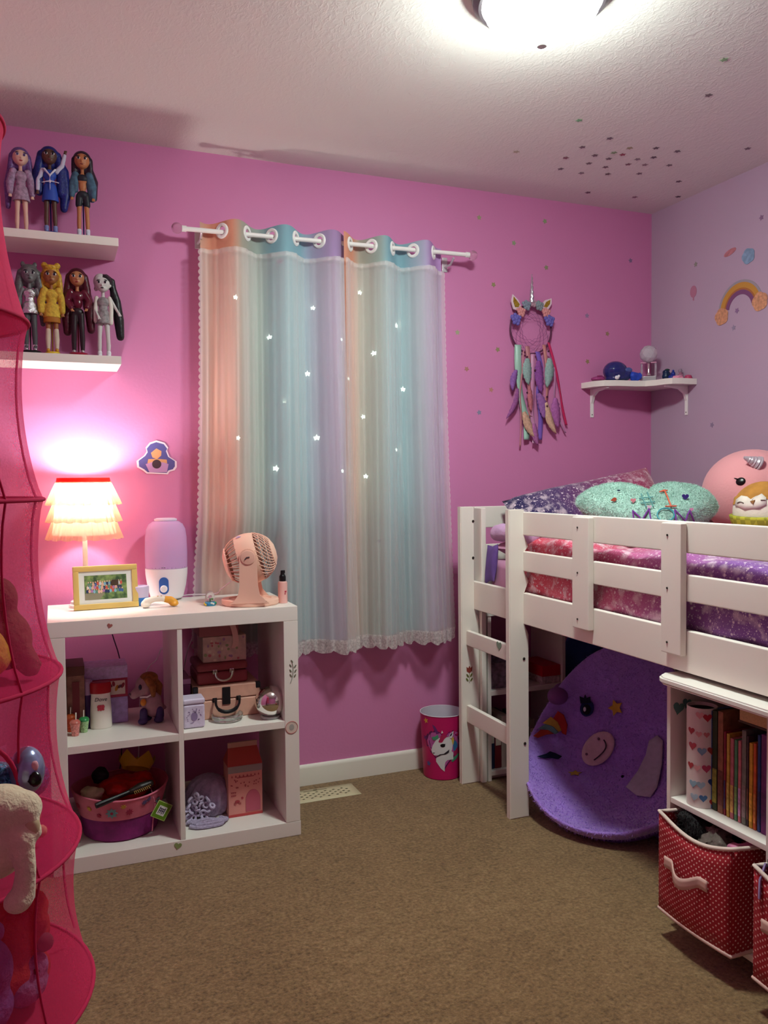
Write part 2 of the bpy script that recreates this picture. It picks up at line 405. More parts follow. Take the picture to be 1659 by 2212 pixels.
def bolt(x, y, z, par, ax='y', k=1):
    b = BM(); T = TR(x, y, z, R(90), 0, 0) if ax == 'y' else TR(x, y, z, 0, R(-90), 0)
    lathe(b, [(0, .0022), (.0030*k, .0022), (.0050*k, .0012), (.0054*k, 0), (0, 0)], 14, T); obj('bolt', b, m_bolt, par, True)
for x, y in ((1022, 1126), (1022, 1205)): q = px(x, y, 'y', -.2505); bolt(q.x, q.y, q.z, P1)
for x, y in ((1132, 1423), (1134, 1606)): q = px(x, y, 'y', -.621); bolt(q.x, q.y, q.z, P2)
for z0, z1, y1 in ((1.014, 1.097, -.592), (.886, .957, -.592)):
    board('guard_rail', RO, RI, BY0, y1, z0, z1)
board('side_rail', RO, RI, BY0, -.2205, .697, .809)
for ys in ((-1.032, -.946), (-1.434, -1.357), (-2.03, -1.95)):
    o = board('rail_brace', -1.098, RO-.0003, ys[0], ys[1], .742, 1.093)
    yc = (ys[0]+ys[1])/2+.012
    for z in (.772, .918, 1.06): bolt(-1.0985, yc, z, o, 'x', .6)
for z0, z1 in ((.557, .616), (.250, .318)):                  # rungs sit in front of the posts' inner faces
    board('rung', -1.112, -1.092, -.592, -.2495, z0, z1)
for y0 in (-.268, BY0):                                       # corner legs: two boards in an L
    board('leg', -1.052, -1.030, y0, y0+.066, 0, 1.10); board('leg', -.085, -.063, y0, y0+.066, 0, 1.10)
for y0 in (-.198, BY0-.024):
    for z0, z1 in ((1.018, 1.104), (.87, .95), (.697, .809)): board('end_rail', -1.045, -.066, y0, y0+.022, z0, z1)
board('wall_rail', -.085, -.063, BY0+.066, -.268, .697, .809)
for z0, z1 in ((1.014, 1.097),): board('guard_rail', -.085, -.063, BY0+.066, -.268, z0, z1)
sl = None
for i in range(13):
    y = -.36-i*.142
    if sl is None: sl = board('slat', -1.05, -.087, y-.035, y+.035, .735, .753, 0); y_first = y
    else: copy_part(sl, bed, Matrix.Translation((0, y-y_first, 0)))
# ================================================================= curtains on a rod
RODY, RODZ = -.088, 2.131
t = thing('curtain_rod', 'white curtain rod with clear round end knobs above the window', 'curtain rod', (-1.585, RODY, RODZ))
m_rod = mat('#efece8', .3, name='white enamel')
b = BM(); tube(b, [(-2.15, RODY, RODZ-.006), (-1.02, RODY, RODZ+.006)], .0085, 14); obj('rod', b, m_rod, t, True)
m_clear = mat('#f3d3e4', .05, trans=.85, name='clear acrylic')
for x, s in ((-2.15, -1), (-1.02, 1)):
    b = BM(); ell(b, (x+s*.033, RODY, RODZ+(.006 if s > 0 else -.006)), (.020, .020, .020)); obj('end_knob', b, m_clear, t, True)
    b = BM(); cyl(b, .011, -.008, .008, 14, TR(x+s*.008, RODY, RODZ+(.006 if s > 0 else -.006), 0, R(90), 0)); obj('end_cap', b, m_rod, t, True)
    b = BM(); box(b, x-s*.055-.012, x-s*.055+.012, -.006, -.0005, RODZ-.05, RODZ+.01, .002); tube(b, [(x-s*.055, -.004, RODZ-.03), (x-s*.055, -.06, RODZ-.032), (x-s*.055, RODY, RODZ-.012)], .005, 8)
    obj('bracket', b, mat('#cfc9cc', .35, .4), t, True)

def holed_sheet(name, S, L, H, nu, nv, holes, m, parent, world=True):
    """cloth grid with cut-outs; S(u,v)->point, holes: (u, v, outline in metres, cells half-width)"""
    b = BM(); uvl = b.loops.layers.uv.new('UVMap'); grid = {}
    def V(i, j):
        if (i, j) not in grid: grid[i, j] = b.verts.new((i/nu, j/nv, 0))
        return grid[i, j]
    gone = set(); todo = []
    for (u, v, out) in holes:
        pts = [(u+x/L, v-y/H) for x, y in out]
        i0 = int(math.floor(min(p[0] for p in pts)*nu-.3)); i1 = int(math.ceil(max(p[0] for p in pts)*nu+.3))
        j0 = int(math.floor(min(p[1] for p in pts)*nv-.3)); j1 = int(math.ceil(max(p[1] for p in pts)*nv+.3))
        cells = {(i, j) for i in range(i0, i1) for j in range(j0, j1)}
        if i0 < 0 or j0 < 0 or i1 > nu or j1 > nv or cells & gone: continue
        gone |= cells; todo.append((pts, i0, i1, j0, j1))
    for i in range(nu):
        for j in range(nv):
            if (i, j) not in gone: b.faces.new((V(i, j), V(i+1, j), V(i+1, j+1), V(i, j+1)))
    for pts, i0, i1, j0, j1 in todo:
        ring = [(i, j0) for i in range(i0, i1)]+[(i1, j) for j in range(j0, j1)]+[(i, j1) for i in range(i1, i0, -1)]+[(i0, j) for j in range(j1, j0, -1)]
        rv = [V(*q) for q in ring]; iv = [b.verts.new((x, y, 0)) for x, y in pts]; es = []
        for loop in (rv, iv):
            for a, c in zip(loop, loop[1:]+loop[:1]): es.append(b.edges.get((a, c)) or b.edges.new((a, c)))
        bmesh.ops.triangle_fill(b, edges=es, use_beauty=True)
        # scanfill may also close the hole itself: drop faces inside
        ivs = set(iv)
        for f in [f for f in b.faces if all(q in ivs for q in f.verts)]: b.faces.remove(f)
    for f in b.faces:
        for lp in f.loops: lp[uvl].uv = (lp.vert.co.x, lp.vert.co.y)
    for vtx in b.verts: vtx.co = Vector(S(vtx.co.x, vtx.co.y))
    return obj(name, b, m, parent, world, sharp=80)

def stripe_cloth(stops, name, translu=.10):
    m = bpy.data.materials.new(name); m.use_nodes = True; nt = m.node_tree; bs = nt.nodes['Principled BSDF']; bs.inputs['Roughness'].default_value = .85; bs.inputs['Specular IOR Level'].default_value = .15
    uv = nt.nodes.new('ShaderNodeUVMap'); sp = nt.nodes.new('ShaderNodeSeparateXYZ'); nt.links.new(uv.outputs[0], sp.inputs[0])
    r = nt.nodes.new('ShaderNodeValToRGB'); e = r.color_ramp.elements
    e[0].position = stops[0][0]; e[0].color = (*lin(stops[0][1]), 1); e[1].position = stops[-1][0]; e[1].color = (*lin(stops[-1][1]), 1)
    for p, c in stops[1:-1]: k = e.new(p); k.color = (*lin(c), 1)
    nt.links.new(sp.outputs[0], r.inputs['Fac']); nt.links.new(r.outputs['Color'], bs.inputs['Base Color'])
    tl = nt.nodes.new('ShaderNodeBsdfTranslucent'); nt.links.new(r.outputs['Color'], tl.inputs[0])
    mx = nt.nodes.new('ShaderNodeMixShader'); mx.inputs[0].default_value = translu
    nt.links.new(bs.outputs[0], mx.inputs[1]); nt.links.new(tl.outputs[0], mx.inputs[2]); nt.links.new(mx.outputs[0], nt.nodes['Material Output'].inputs[0])
    return m
def ss(a, b, x):
    t = max(0, min(1, (x-a)/(b-a))); return t*t*(3-2*t)
def squeeze(x, y, z):
    w = ss(1.12, .84, z)*ss(-1.80, -1.85, x)
    return y*(1-w)+(-.032+(y-RODY)*.22)*w
def make_panel(label, xt0, xt1, xb0, xb1, n, ph, stops, stars, zb, seed, skew):
    t = thing('curtain', label, 'curtain', ((xt0+xt1)/2, RODY, zb), group='star cut-out curtains with a sheer layer')
    ZT = RODZ+.034; H = ZT-zb-.05; wd = xt1-xt0
    amp = lambda v: .036*(1-v)+.030*v
    L = sum((Vector((wd/200, .036*2*PI*n/200*math.cos(2*PI*n*i/200+ph)))).length for i in range(200))
    def S(u, v):
        z = ZT-v*H; xl = xt0+(xb0-xt0)*v**1.3; xr = xt1+(xb1-xt1)*v**1.3
        wv = math.sin(2*PI*n*u+ph+skew*v*math.sin(2.2*u+seed))
        # folds stay under the grommets at the top and loosen lower down
        uu = u+.018*v*math.sin(9*u+seed)
        y = RODY-amp(v)*wv*(1-.25*v*math.sin(5*u+seed))
        x = xl+(xr-xl)*uu
        top = .004*math.sin(2*PI*n*u+ph)*(1-v)
        return Vector((x, squeeze(x, y, z), z+top))
    holes = []; gs = []
    for k in range(-2, int(2*n)+4):                     # where the cloth crosses the rod
        u = (k*PI-ph)/(2*PI*n)
        if .03 < u < .97:
            gs.append(u); holes.append((u, (ZT-RODZ)/H, [(.0155*math.cos(2*PI*i/16), .0155*math.sin(2*PI*i/16)) for i in range(16)]))
    for (sx, sy, r) in stars:
        q = px(sx, sy, 'y', RODY); v = (ZT-q.z)/H
        xl = xt0+(xb0-xt0)*max(v, 0)**1.3; xr = xt1+(xb1-xt1)*max(v, 0)**1.3; u = (q.x-xl)/(xr-xl)
        for _ in range(12):                              # slide along the fold until it lines up
            pt = S(u, v); d = pt-CAM; c = px(sx, sy, 'y', pt.y); u += (c.x-pt.x)/(xr-xl)*.7
        holes.append((u, v, star(r, .48, 5, PI/2+random.uniform(-.3, .3))))
    nu = int(L/.009); nv = int(H/.012)
    holed_sheet('blackout_layer', S, L, H, nu, nv, holes, stripe_cloth(stops, 'striped blackout cloth'), t)
    for u in gs:
        p = S(u, (ZT-RODZ)/H); tg = (S(u+.004, .02)-S(u-.004, .02)); tg.z = 0; a = math.atan2(tg.y, tg.x)
        b = BM(); T = TR(p.x, p.y, RODZ+(p.x+1.585)*.0106, R(90), 0, a)
        T = Matrix.Translation(p) @ Matrix.Rotation(a, 4, 'Z') @ Matrix.Rotation(R(90), 4, 'X')
        lathe(b, [(.0165, -.0035), (.019, -.005), (.025, -.005), (.0285, -.002), (.0285, .002), (.025, .005), (.019, .005), (.0165, .0035), (.0165, -.0035)], 28, T)
        obj('grommet', b, mat('#f1efec', .35, name='white plastic ring'), t, True)
    # sheer layer, gathered under the header
    ZS = RODZ-.072; HS = ZS-(zb+.045)
    xs0, xs1 = xb0-.028 if xb0 < -1.9 else xb0-.004, xb1+.012
    def yof(x_, u, v, z):
        wv = math.sin(2*PI*n*u+ph)
        y = RODY-.004-(amp(v)+.002)*wv*(1-.25*v*math.sin(5*u+seed))-.014
        pl = .0045*math.sin(2*PI*n*5.3*u+3*math.sin(4*u+seed)+1.5*v)+.003*math.sin(2*PI*n*9.1*u+seed-2*v)
        return y-.006+pl*(.5+.8*v)
    def S2(u, v):
        z = ZS-v*HS; xl = xt0-.004+(xs0-xt0)*v**1.6; xr = xt1+.004+(xs1-xt1)*v**1.6
        x = xl+(xr-xl)*(u+.012*v*math.sin(7*u+seed)+.006*math.sin(23*u+seed))
        return Vector((x, squeeze(x, yof(x, u, v, z), z), z))
    b = BM(); sheet(b, S2, 150, 40); obj('sheer_layer', b, sheer('#f4f0ee', .45, translu=.45, name='white tulle'), t, True, sharp=80)
    b = BM()
    def S3(u, v):
        p = S2(u, 1.0); sc_ = abs(math.sin(PI*u*11)); d = v*(.043+.014*sc_)-.008
        return Vector((p.x, p.y-.0012, p.z-d))
    sheet(b, S3, 220, 3); obj('lace_hem', b, sheer('#f4efec', .62, translu=.4, name='white lace', weave=(130, .55)), t, True, sharp=80)
    b = BM()
    edge = 0 if xb0 < -1.9 else 1
    def S4(u, v):
        p = S2(edge, u); k = .003+.007*abs(math.sin(PI*u*62)); return Vector((p.x+(-1 if edge == 0 else .35)*k*v, p.y-.001, p.z))
    sheet(b, S4, 372, 1); obj('scalloped_edge', b, sheer('#efe6e4', .75, translu=.4, name='scalloped edging'), t, True, sharp=80)
    # gathered heading tape of the sheer
    b = BM(); sheet(b, lambda u, v: Vector((S2(u, 0).x, S2(u, 0).y-.0012, ZS+.004-v*.016)), 150, 1); obj('heading_tape', b, sheer('#f2ece9', .42, translu=.4, name='tulle heading'), t, True, sharp=80)
    return t
pe, cr, bl, la, se = '#dd9a80', '#a9a294', '#86adb9', '#a58ab4', '#9cabA5'
make_panel('left curtain panel of the pair, peach edge beside the fan, blue in the middle', -2.098, -1.540, -2.115, -1.522, 3, PI+.55,
    [(0, '#c9a493'), (.06, pe), (.19, pe), (.26, cr), (.40, se), (.47, bl), (.68, bl), (.77, '#a8a4c0'), (.88, la), (1, la)],
    [(605, 570, .013), (509, 648, .011), (582, 727, .011), (676, 661, .010), (664, 803, .013), (615, 869, .010), (515, 948, .011), (684, 944, .013), (596, 1012, .013), (740, 1018, .010), (738, 736, .008), (487, 1097, .008), (603, 1168, .007), (740, 1167, .008)],
    .545, .4, .5)
make_panel('right curtain panel of the pair, nearer the bed, with lavender right edge', -1.562, -1.116, -1.566, -1.098, 2.5, PI/2+.25,
    [(0, pe), (.12, pe), (.2, cr), (.34, se), (.42, bl), (.62, bl), (.72, '#a9b3c4'), (.84, '#b68fc4'), (1, '#b68fc4')],
    [(777, 625, .012), (945, 644, .011), (856, 699, .014), (807, 764, .012), (753, 820, .010), (870, 837, .013), (784, 898, .011), (945, 915, .014), (856, 971, .010), (790, 1028, .011), (963, 789, .008), (953, 1040, .007), (775, 1249, .008), (819, 1168, .009)],
    .548, 2.1, .4)
# ================================================================= on top of the cube shelf
KT = KH+.0005
# ---- table lamp with a ruffled shade
lp = Vector((-2.520, -.142, KT))
t = thing('table_lamp', 'lit white table lamp with a three tier ruffled peach shade', 'lamp', lp)
m_lw = mat('#f0ece6', .3, name='white lamp enamel')
b = BM(); lathe(b, [(0, 0), (.056, 0), (.056, .008), (.050, .012), (.050, .020), (.042, .024), (.040, .032), (.028, .038), (.022, .046), (.012, .052), (0, .052)], 32); obj('foot', b, m_lw, t)
b = BM(); lathe(b, [(.0095, .045), (.0085, .10), (.0075, .34), (.013, .345), (.013, .37), (0, .37)], 20); obj('stem', b, m_lw, t)
b = BM(); ell(b, (0, 0, .398), (.027, .027, .031)); 
mb = bpy.data.materials.new('lit bulb'); mb.use_nodes = True; q = mb.node_tree.nodes['Principled BSDF']; q.inputs['Emission Color'].default_value = (1, .93, .88, 1); q.inputs['Emission Strength'].default_value = BULB_WATT/(PI*.0099); q.inputs['Base Color'].default_value = (1, .95, .9, 1)
obj('bulb', b, mb, t)
b = BM(); tube(b, [(.083*math.cos(a), .083*math.sin(a), .436) for a in [2*PI*i/32 for i in range(32)]], .0015, 6, closed=True)
for a in (0, 2*PI/3, 4*PI/3): tube(b, [(.012*math.cos(a), .012*math.sin(a), .365), (.05*math.cos(a), .05*math.sin(a), .41), (.083*math.cos(a), .083*math.sin(a), .436)], .0012, 6)
obj('shade_carrier', b, mat('#d8d0c4', .3, .8), t)
m_shade = sheer('#e8bca4', .66, translu=.6, name='peach organza'); m_line = sheer('#dcbfa8', .93, translu=.5, name='shade lining')
b = BM(); lathe(b, [(.083, .438), (.104, .248)], 40); sh = obj('lamp_shade', b, m_line, t, sharp=80)
b = BM(); lathe(b, [(.0855, .441), (.0885, .424), (.087, .424), (.0845, .441)], 40); obj('ribbon_band', b, mat('#d8402c', .5, translu=.35), sh)
for k, (z0, z1, r0, r1) in enumerate(((.428, .350, .089, .120), (.366, .292, .095, .1205), (.304, .233, .100, .1225))):
    b = BM(); N = 34
    def F(u, v, k=k):
        a = 2*PI*u+.3*k; p = (abs(((u*N) % 1)*2-1)-.5); s_ = v**.7
        r = r0+(r1-r0)*v+p*.011*s_; return Vector((r*math.cos(a+.05*p), r*math.sin(a+.05*p), z0+(z1-z0)*v+.002*math.sin(17*u*6.28)*v))
    sheet(b, F, N*4, 3, cu=True); obj('ruffle', b, m_shade, sh, sharp=80)
# ---- picture frame
q0 = px(160, 1320, 'z', KT); q1 = px(300, 1310, 'z', KT); wdt = (q1-q0).length; fz = math.atan2(q1.y-q0.y, q1.x-q0.x)
t = thing('picture_frame', 'gold photo frame with a white mat and a group picture', 'picture frame', (q0+q1)/2+Vector((0, .004, 0)), fz)
T = Matrix.Rotation(R(-13), 4, 'X'); hh = .146; f = .018; w2 = wdt/2
m_gold = mat('#ecd27c', .35, .4, name='brushed gold')
b = BM()
for (a, c, d, e) in ((-w2, w2, 0, f), (-w2, w2, hh-f, hh), (-w2, -w2+f, f, hh-f), (w2-f, w2, f, hh-f)): box(b, a, c, -.008, .008, d, e, .002, T)
obj('frame_border', b, m_gold, t)
b = BM(); box(b, -w2+f, w2-f, -.001, .004, f, hh-f, 0, T); obj('mat_board', b, mat('#dfe6e2', .8), t)
b = BM(); box(b, -w2+.005, w2-.005, .004, .007, .005, hh-.005, 0, T); obj('backing', b, mat('#5a4a38', .8), t)
b = BM(); prism(b, [(-.025, .0), (.025, .0), (.012, .10), (-.012, .10)], 0, .003, TR(0, .010, .012, R(62), 0, 0) @ TR(0, 0, 0)); 
b.free(); b = BM(); add(b, [(.018, .009, .095), (.040, .009, .095), (.046, .038, 0), (.012, .038, 0), (.018, .012, .095), (.040, .012, .095), (.046, .041, 0), (.012, .041, 0)], [(0, 1, 2, 3), (7, 6, 5, 4), (0, 4, 5, 1), (1, 5, 6, 2), (2, 6, 7, 3), (3, 7, 4, 0)]); obj('easel_strut', b, mat('#4b3d30', .8), t)
pw, ph = w2-.036, hh-.064      # photograph: half width, height
b = BM(); box(b, -pw, pw, -.0016, -.001, .032, .032+ph, 0, T)
mp_ = bpy.data.materials.new('outdoor photo print'); mp_.use_nodes = True; nt = mp_.node_tree; bs = nt.nodes['Principled BSDF']; bs.inputs['Roughness'].default_value = .35
tc = nt.nodes.new('ShaderNodeTexCoord'); n1 = nt.nodes.new('ShaderNodeTexNoise'); n1.inputs['Scale'].default_value = 45; nt.links.new(tc.outputs['Object'], n1.inputs['Vector'])
rr = nt.nodes.new('ShaderNodeValToRGB'); e = rr.color_ramp.elements; e[0].position = .35; e[0].color = (*lin('#3c5a3a'), 1); e[1].position = .65; e[1].color = (*lin('#8fae66'), 1)
nt.links.new(n1.outputs['Fac'], rr.inputs['Fac']); nt.links.new(rr.outputs['Color'], bs.inputs['Base Color'])
ph_o = obj('photo_print', b, mp_, t)
rnd = random.Random(5); b = BM(); cols = ['#c8594a', '#3f5f9e', '#7fb5c9', '#e0b9a0', '#d7dbe0', '#2d3c63', '#b07cae', '#5f8f7a', '#e6d6c4']
for i in range(46):                                        # tiny standing and seated figures, heads and shirts
    row = i % 3; x = -pw+.008+(2*pw-.016)*((i//3)+.3*row)/16; z = .032+ph*(.34+.15*row)+rnd.uniform(-.002, .002)
    prism(b, oval(.0042, .0062, 8), 0, .0003, T @ TR(x, -.0019-.0001*row, z, R(90)), rnd.randrange(len(cols)))
    prism(b, oval(.0022, .0026, 8), 0, .0004, T @ TR(x, -.0019-.0001*row, z+.008, R(90)), 3)
prism(b, [(-pw, 0), (-pw*.3, 0), (-pw*.05, ph*.27), (-pw, ph*.27)], 0, .0001, T @ TR(0, -.0017, .032, R(90)), 9)
obj('printed_figures', b, [mat(c, .5) for c in cols]+[mat('#8b8a72', .5)], ph_o)
# ---- humidifier
q = base(361, 1299, KT, .060); s = 1/pm(q)
t = thing('humidifier', 'cool mist humidifier with a translucent lilac tank and blue dial', 'humidifier', q, YAW*-1+.12)
b = BM(); H_ = 183*s; z1 = 68*s
lathe(b, [(0, .004), (.050, .004), (.058, .010), (.068, z1*.45), (.0735, z1*.8), (.0745, z1), (.070, z1+.001), (0, z1+.001)], 40); bd = obj('base_unit', b, mat('#f0edf2', .35, name='white glossy plastic'), t)
for a in range(3):
    bb = BM(); cyl(bb, .007, 0, .006, 10, TR(.045*math.cos(a*2.09+.5), .045*math.sin(a*2.09+.5), 0)); obj('foot', bb, mat('#3a3a40', .7), t)
m_tank = mat('#eed0f6', .16, trans=.1, name='lilac tank plastic', ior=1.2, translu=.5)
b = BM(); lathe(b, [(.0735, z1+.002), (.0740, z1+.02), (.0745, z1+.06), (.073, z1+.11), (.069, z1+.14), (.060, z1+.158), (.046, z1+.168), (.036, z1+.170)], 40); obj('water_tank', b, m_tank, t, sharp=80)
b = BM(); lathe(b, [(.0735, z1+.0035), (.072, z1+.07), (0, z1+.071)], 32); obj('inner_fill', b, mat('#e0c0f0', .3, alpha=.4), t)
b = BM(); lathe(b, [(.016, z1+.01), (.016, z1+.165)], 20); obj('mist_tube', b, mat('#f0daf6', .3, alpha=.5), t)
b = BM(); lathe(b, [(.036, z1+.168), (.040, z1+.172), (.040, z1+.177), (.032, z1+.180), (.012, z1+.178), (.010, z1+.170), (0, z1+.170)], 32); obj('mist_cap', b, mat('#e9def0', .35), t)
T = TR(.0, -.0700, z1*.50, R(90+6), 0, 0)
b = BM(); prism(b, [(.0165*math.cos(a), (.014 if math.sin(a) > 0 else -.014)+.0165*math.sin(a)) for a in [2*PI*i/28 for i in range(28)]], -.004, .0030, T); obj('dial_plate', b, mat('#2f62b4', .35), t)
b = BM(); lathe(b, [(.0125, .003), (.0125, .009), (.0105, .0115), (0, .0122)], 24, T @ TR(0, -.010, 0)); obj('dial_knob', b, mat('#f3f3f6', .3), t)
b = BM(); prism(b, [(.0035*math.cos(a)-.004, .002*math.sin(a)) for a in [PI*i/6 for i in range(7)]]+[(.004+.0035*math.cos(a), .002*math.sin(a)) for a in [PI*i/6 for i in range(7)]][::-1], 0, .0006, TR(0, -.0742, z1+.006, R(90)), 0); obj('maker_mark', b, mat('#6a6a78', .5), t)
# ---- small blue tub behind the frame
q = base(303, 1309, KT, .026)
t = thing('plastic_tub', 'small blue and white plastic tub between the photo frame and humidifier', 'tub', q)
b = BM(); lathe(b, [(0, .0), (.024, 0), (.027, .004), (.0285, .026), (.0285, .028)], 28); obj('tub_bottom', b, mat('#2f78c8', .3), t)
b = BM(); lathe(b, [(.0285, .028), (.030, .040), (.031, .062), (.029, .066), (.024, .067), (.023, .05), (0, .048)], 28); obj('tub_top', b, mat('#cfc6e2', .35), t)
# ---- toy telephone handset
q = px(347, 1313, 'z', KT); s = 1/pm(q)
t = thing('toy_handset', 'cream and yellow curved toy telephone handset lying before the humidifier', 'toy', q+Vector((0, .018, 0)), -.06)
L = 36*s
b = meld([P_lim([(-L+.006, 0, .013), (-L*.75, 0, .022), (-L*.3, 0, .0285), (L*.1, 0, .029), (L*.32, 0, .0265)], [.0125, .0125, .0105, .0105, .0105]), P_ell((-L*.82, 0, .010), (.016, .017, .0095))], .0022, 4); obj('handle', b, mat('#efe6d6', .4), t)
b = meld([P_lim([(L*.34, 0, .0262), (L*.62, 0, .0225), (L*.86, 0, .0135)], [.0115, .013, .0125]), P_ell((L*.82, 0, .010), (.016, .017, .0095))], .0022, 4); obj('earpiece', b, mat('#e7a63a', .4), t)
b = BM()
for i in range(6): ell(b, (-L*.55+i*.012, -.004, .0375-.00022*(i-2.5)**2*8+.0012), (.003, .003, .0022), 8, 6)
obj('dial_buttons', b, mat('#d8b894', .5), t)
# ---- mini snow globe
q = base(454, 1309, KT, .015)
t = thing('mini_globe', 'tiny glass dome with coloured flowers beside the desk fan', 'ornament', q)
b = BM(); lathe(b, [(0, 0), (.0185, 0), (.0195, .003), (.0185, .011), (.016, .013), (0, .013)], 24); obj('globe_base', b, mat('#3f8fb0', .35), t)
b = BM()
for i in range(14):
    a = i*2.4; ell(b, (.0185*math.cos(a), .0185*math.sin(a), .004+.006*(i % 3)/2), (.0042, .0042, .0036), 8, 6, None, i % 4)
obj('base_flowers', b, [mat(c, .4) for c in ('#e0c23a', '#3aa57a', '#e2e2d8', '#2f7fc0')], t)
b = BM(); lathe(b, [(.0155, .012), (.0165, .025), (.0155, .036), (.0115, .045), (.006, .049), (0, .050)], 24); obj('glass_dome', b, mat('#ffffff', .02, trans=1, ior=1.08, name='thin clear glass'), t)
b = BM(); tube(b, [(0, 0, .012), (0, 0, .026)], .0018, 6, mi=0); ell(b, (0, 0, .030), (.006, .006, .006), 10, 8, None, 1); ell(b, (.006, -.003, .022), (.004, .004, .004), 8, 6, None, 2); ell(b, (-.006, -.002, .020), (.004, .004, .004), 8, 6, None, 1)
obj('inner_flowers', b, [mat('#4f9a4a', .5), mat('#e8c9d6', .5), mat('#7fc07a', .5)], t)
# ---- desk fan
q = base(541, 1312, KT, .074); s = 1/pm(q)
t = thing('desk_fan', 'peach pink round desk fan with curved grille on a U shaped stand', 'fan', q, -.30)
m_pf = mat('#f3c4ae', .42, name='peach plastic'); m_pfd = mat('#eab49e', .5)
b = BM(); lathe(b, [(0, 0), (.092, 0), (.096, .005), (.096, .018), (.093, .022), (.072, .023), (.068, .018), (0, .018)], 44, Matrix.Diagonal((1.02, .80, 1, 1))); obj('stand_base', b, m_pf, t)
FC = Vector((0, 0, .158)); FRD = .080
for sy in (-1, 1):
    out = [(-.064, .0), (-.046, .010), (-.033, .028), (-.0295, .06), (-.0285, FC.z)]+[(.0285*math.cos(a), FC.z+.0285*math.sin(a)) for a in [PI-PI*i/10 for i in range(1, 10)]]+[(.0285, FC.z), (.030, .06), (.036, .030), (.052, .012), (.070, .0)]
    b = BM(); prism(b, out, -.004, .004, TR(0, sy*.0735, .012, R(90)))
    bmesh.ops.bevel(b, geom=[e for e in b.edges if abs(e.verts[0].co.y-e.verts[1].co.y) < 1e-6], offset=.002, segments=2, affect='EDGES')
    obj('stand_arm', b, m_pf, t)
HT = TR(FC.x, FC.y, FC.z, 0, 0, 0) @ Matrix.Rotation(R(-16), 4, 'Y') @ Matrix.Rotation(R(0), 4, 'Z') @ Matrix.Rotation(R(90), 4, 'Y')     # lathe axis -> +x, tipped up
sph = lambda z: math.sqrt(max(0, FRD**2-z*z))*.76+.0
def prof_r(z): return .0605*math.sqrt(max(1e-6, 1-(z/.083)**2)) if abs(z) > .02 else .0605*math.sqrt(1-(z/.083)**2)
rr_ = lambda z: .0775*math.sqrt(max(1e-6, 1-(z/.085)**2))
FS = Matrix.Diagonal((1, .76, 1, 1))    # narrower between the arms
HT = HT @ Matrix.Diagonal((1.14, .86, 1.12, 1))
zz = [-.030+.060*i/10 for i in range(11)]
b = BM(); lathe(b, [(rr_(z)-.004, z) for z in zz][:1]+[(rr_(z), z) for z in zz]+[(rr_(z)-.004, z) for z in zz][::-1], 48, HT); hd = obj('fan_housing', b, m_pf, t)
for k in range(30):                                      # front grille: spiral vanes
    b = BM(); pts = []
    for i in range(9):
        z = .028+(.074-.028)*i/8; a = 2*PI*k/30+.9*(i/8)**1.2; r = rr_(z); pts.append(HT @ Vector((r*math.cos(a), r*math.sin(a), z)))
    tube(b, pts, .0016, 5); obj('grille_vane', b, m_pf, t)
b = BM()
for z in (.045, .060): tube(b, [HT @ Vector(((rr_(z)-.001)*math.cos(a), (rr_(z)-.001)*math.sin(a), z)) for a in [2*PI*i/36 for i in range(36)]], .0014, 5, closed=True)
lathe(b, [(rr_(.072), .070), (rr_(.072)+.001, .073), (.022, .082), (0, .084)], 28, HT); obj('grille_hub', b, m_pf, t)
for k in range(26):                                      # rear intake ribs
    b = BM(); a = 2*PI*k/26; tube(b, [HT @ Vector((rr_(z)*math.cos(a), rr_(z)*math.sin(a), z)) for z in (-.028, -.042, -.056, -.066)], .0017, 5); obj('rear_rib', b, m_pfd, t)
b = BM(); lathe(b, [(rr_(-.064)+.001, -.063), (rr_(-.064), -.068), (.03, -.078), (0, -.080)], 28, HT); obj('rear_cap', b, m_pf, t)
b = BM(); lathe(b, [(0, -.03), (.062, -.03), (.062, .022), (0, .022)], 28, HT); obj('dark_core', b, mat('#7a4636', .8), t)  # dark filling: shade behind the grilles put into its colour
b = BM(); cyl(b, .016, .0, .006, 20, HT @ TR(0, 0, .022))
for k in range(3):
    a = 2*PI*k/3; prism(b, [(.010, -.008), (.055, -.020), (.060, .006), (.012, .010)], .026, .028, HT @ Matrix.Rotation(a, 4, 'Z'))
obj('fan_blades', b, mat('#a86a54', .6), t)
b = BM(); lathe(b, [(0, .0), (.024, .0), (.0245, .0015), (.022, .003), (0, .0035)], 28, TR(0, -.0775, FC.z+.010, R(90))); obj('pivot_cap', b, mat('#efbca8', .45), t)
b = BM(); tube(b, [(-.010, -.0815, FC.z+.003), (-.004, -.0815, FC.z+.011), (.006, -.0815, FC.z+.012)], .0022, 6); obj('pivot_mark', b, mat('#5c4a4c', .5), t)
b = BM(); prism(b, heart(.0085), 0, .0006, HT @ TR(0, 0, 0) @ Matrix.Rotation(R(200), 4, 'Z') @ TR(rr_(-.005)+.0004, 0, -.012) @ Matrix.Rotation(R(90), 4, 'Y')); obj('heart_sticker', b, mat('#b6a2c4', .4), t)
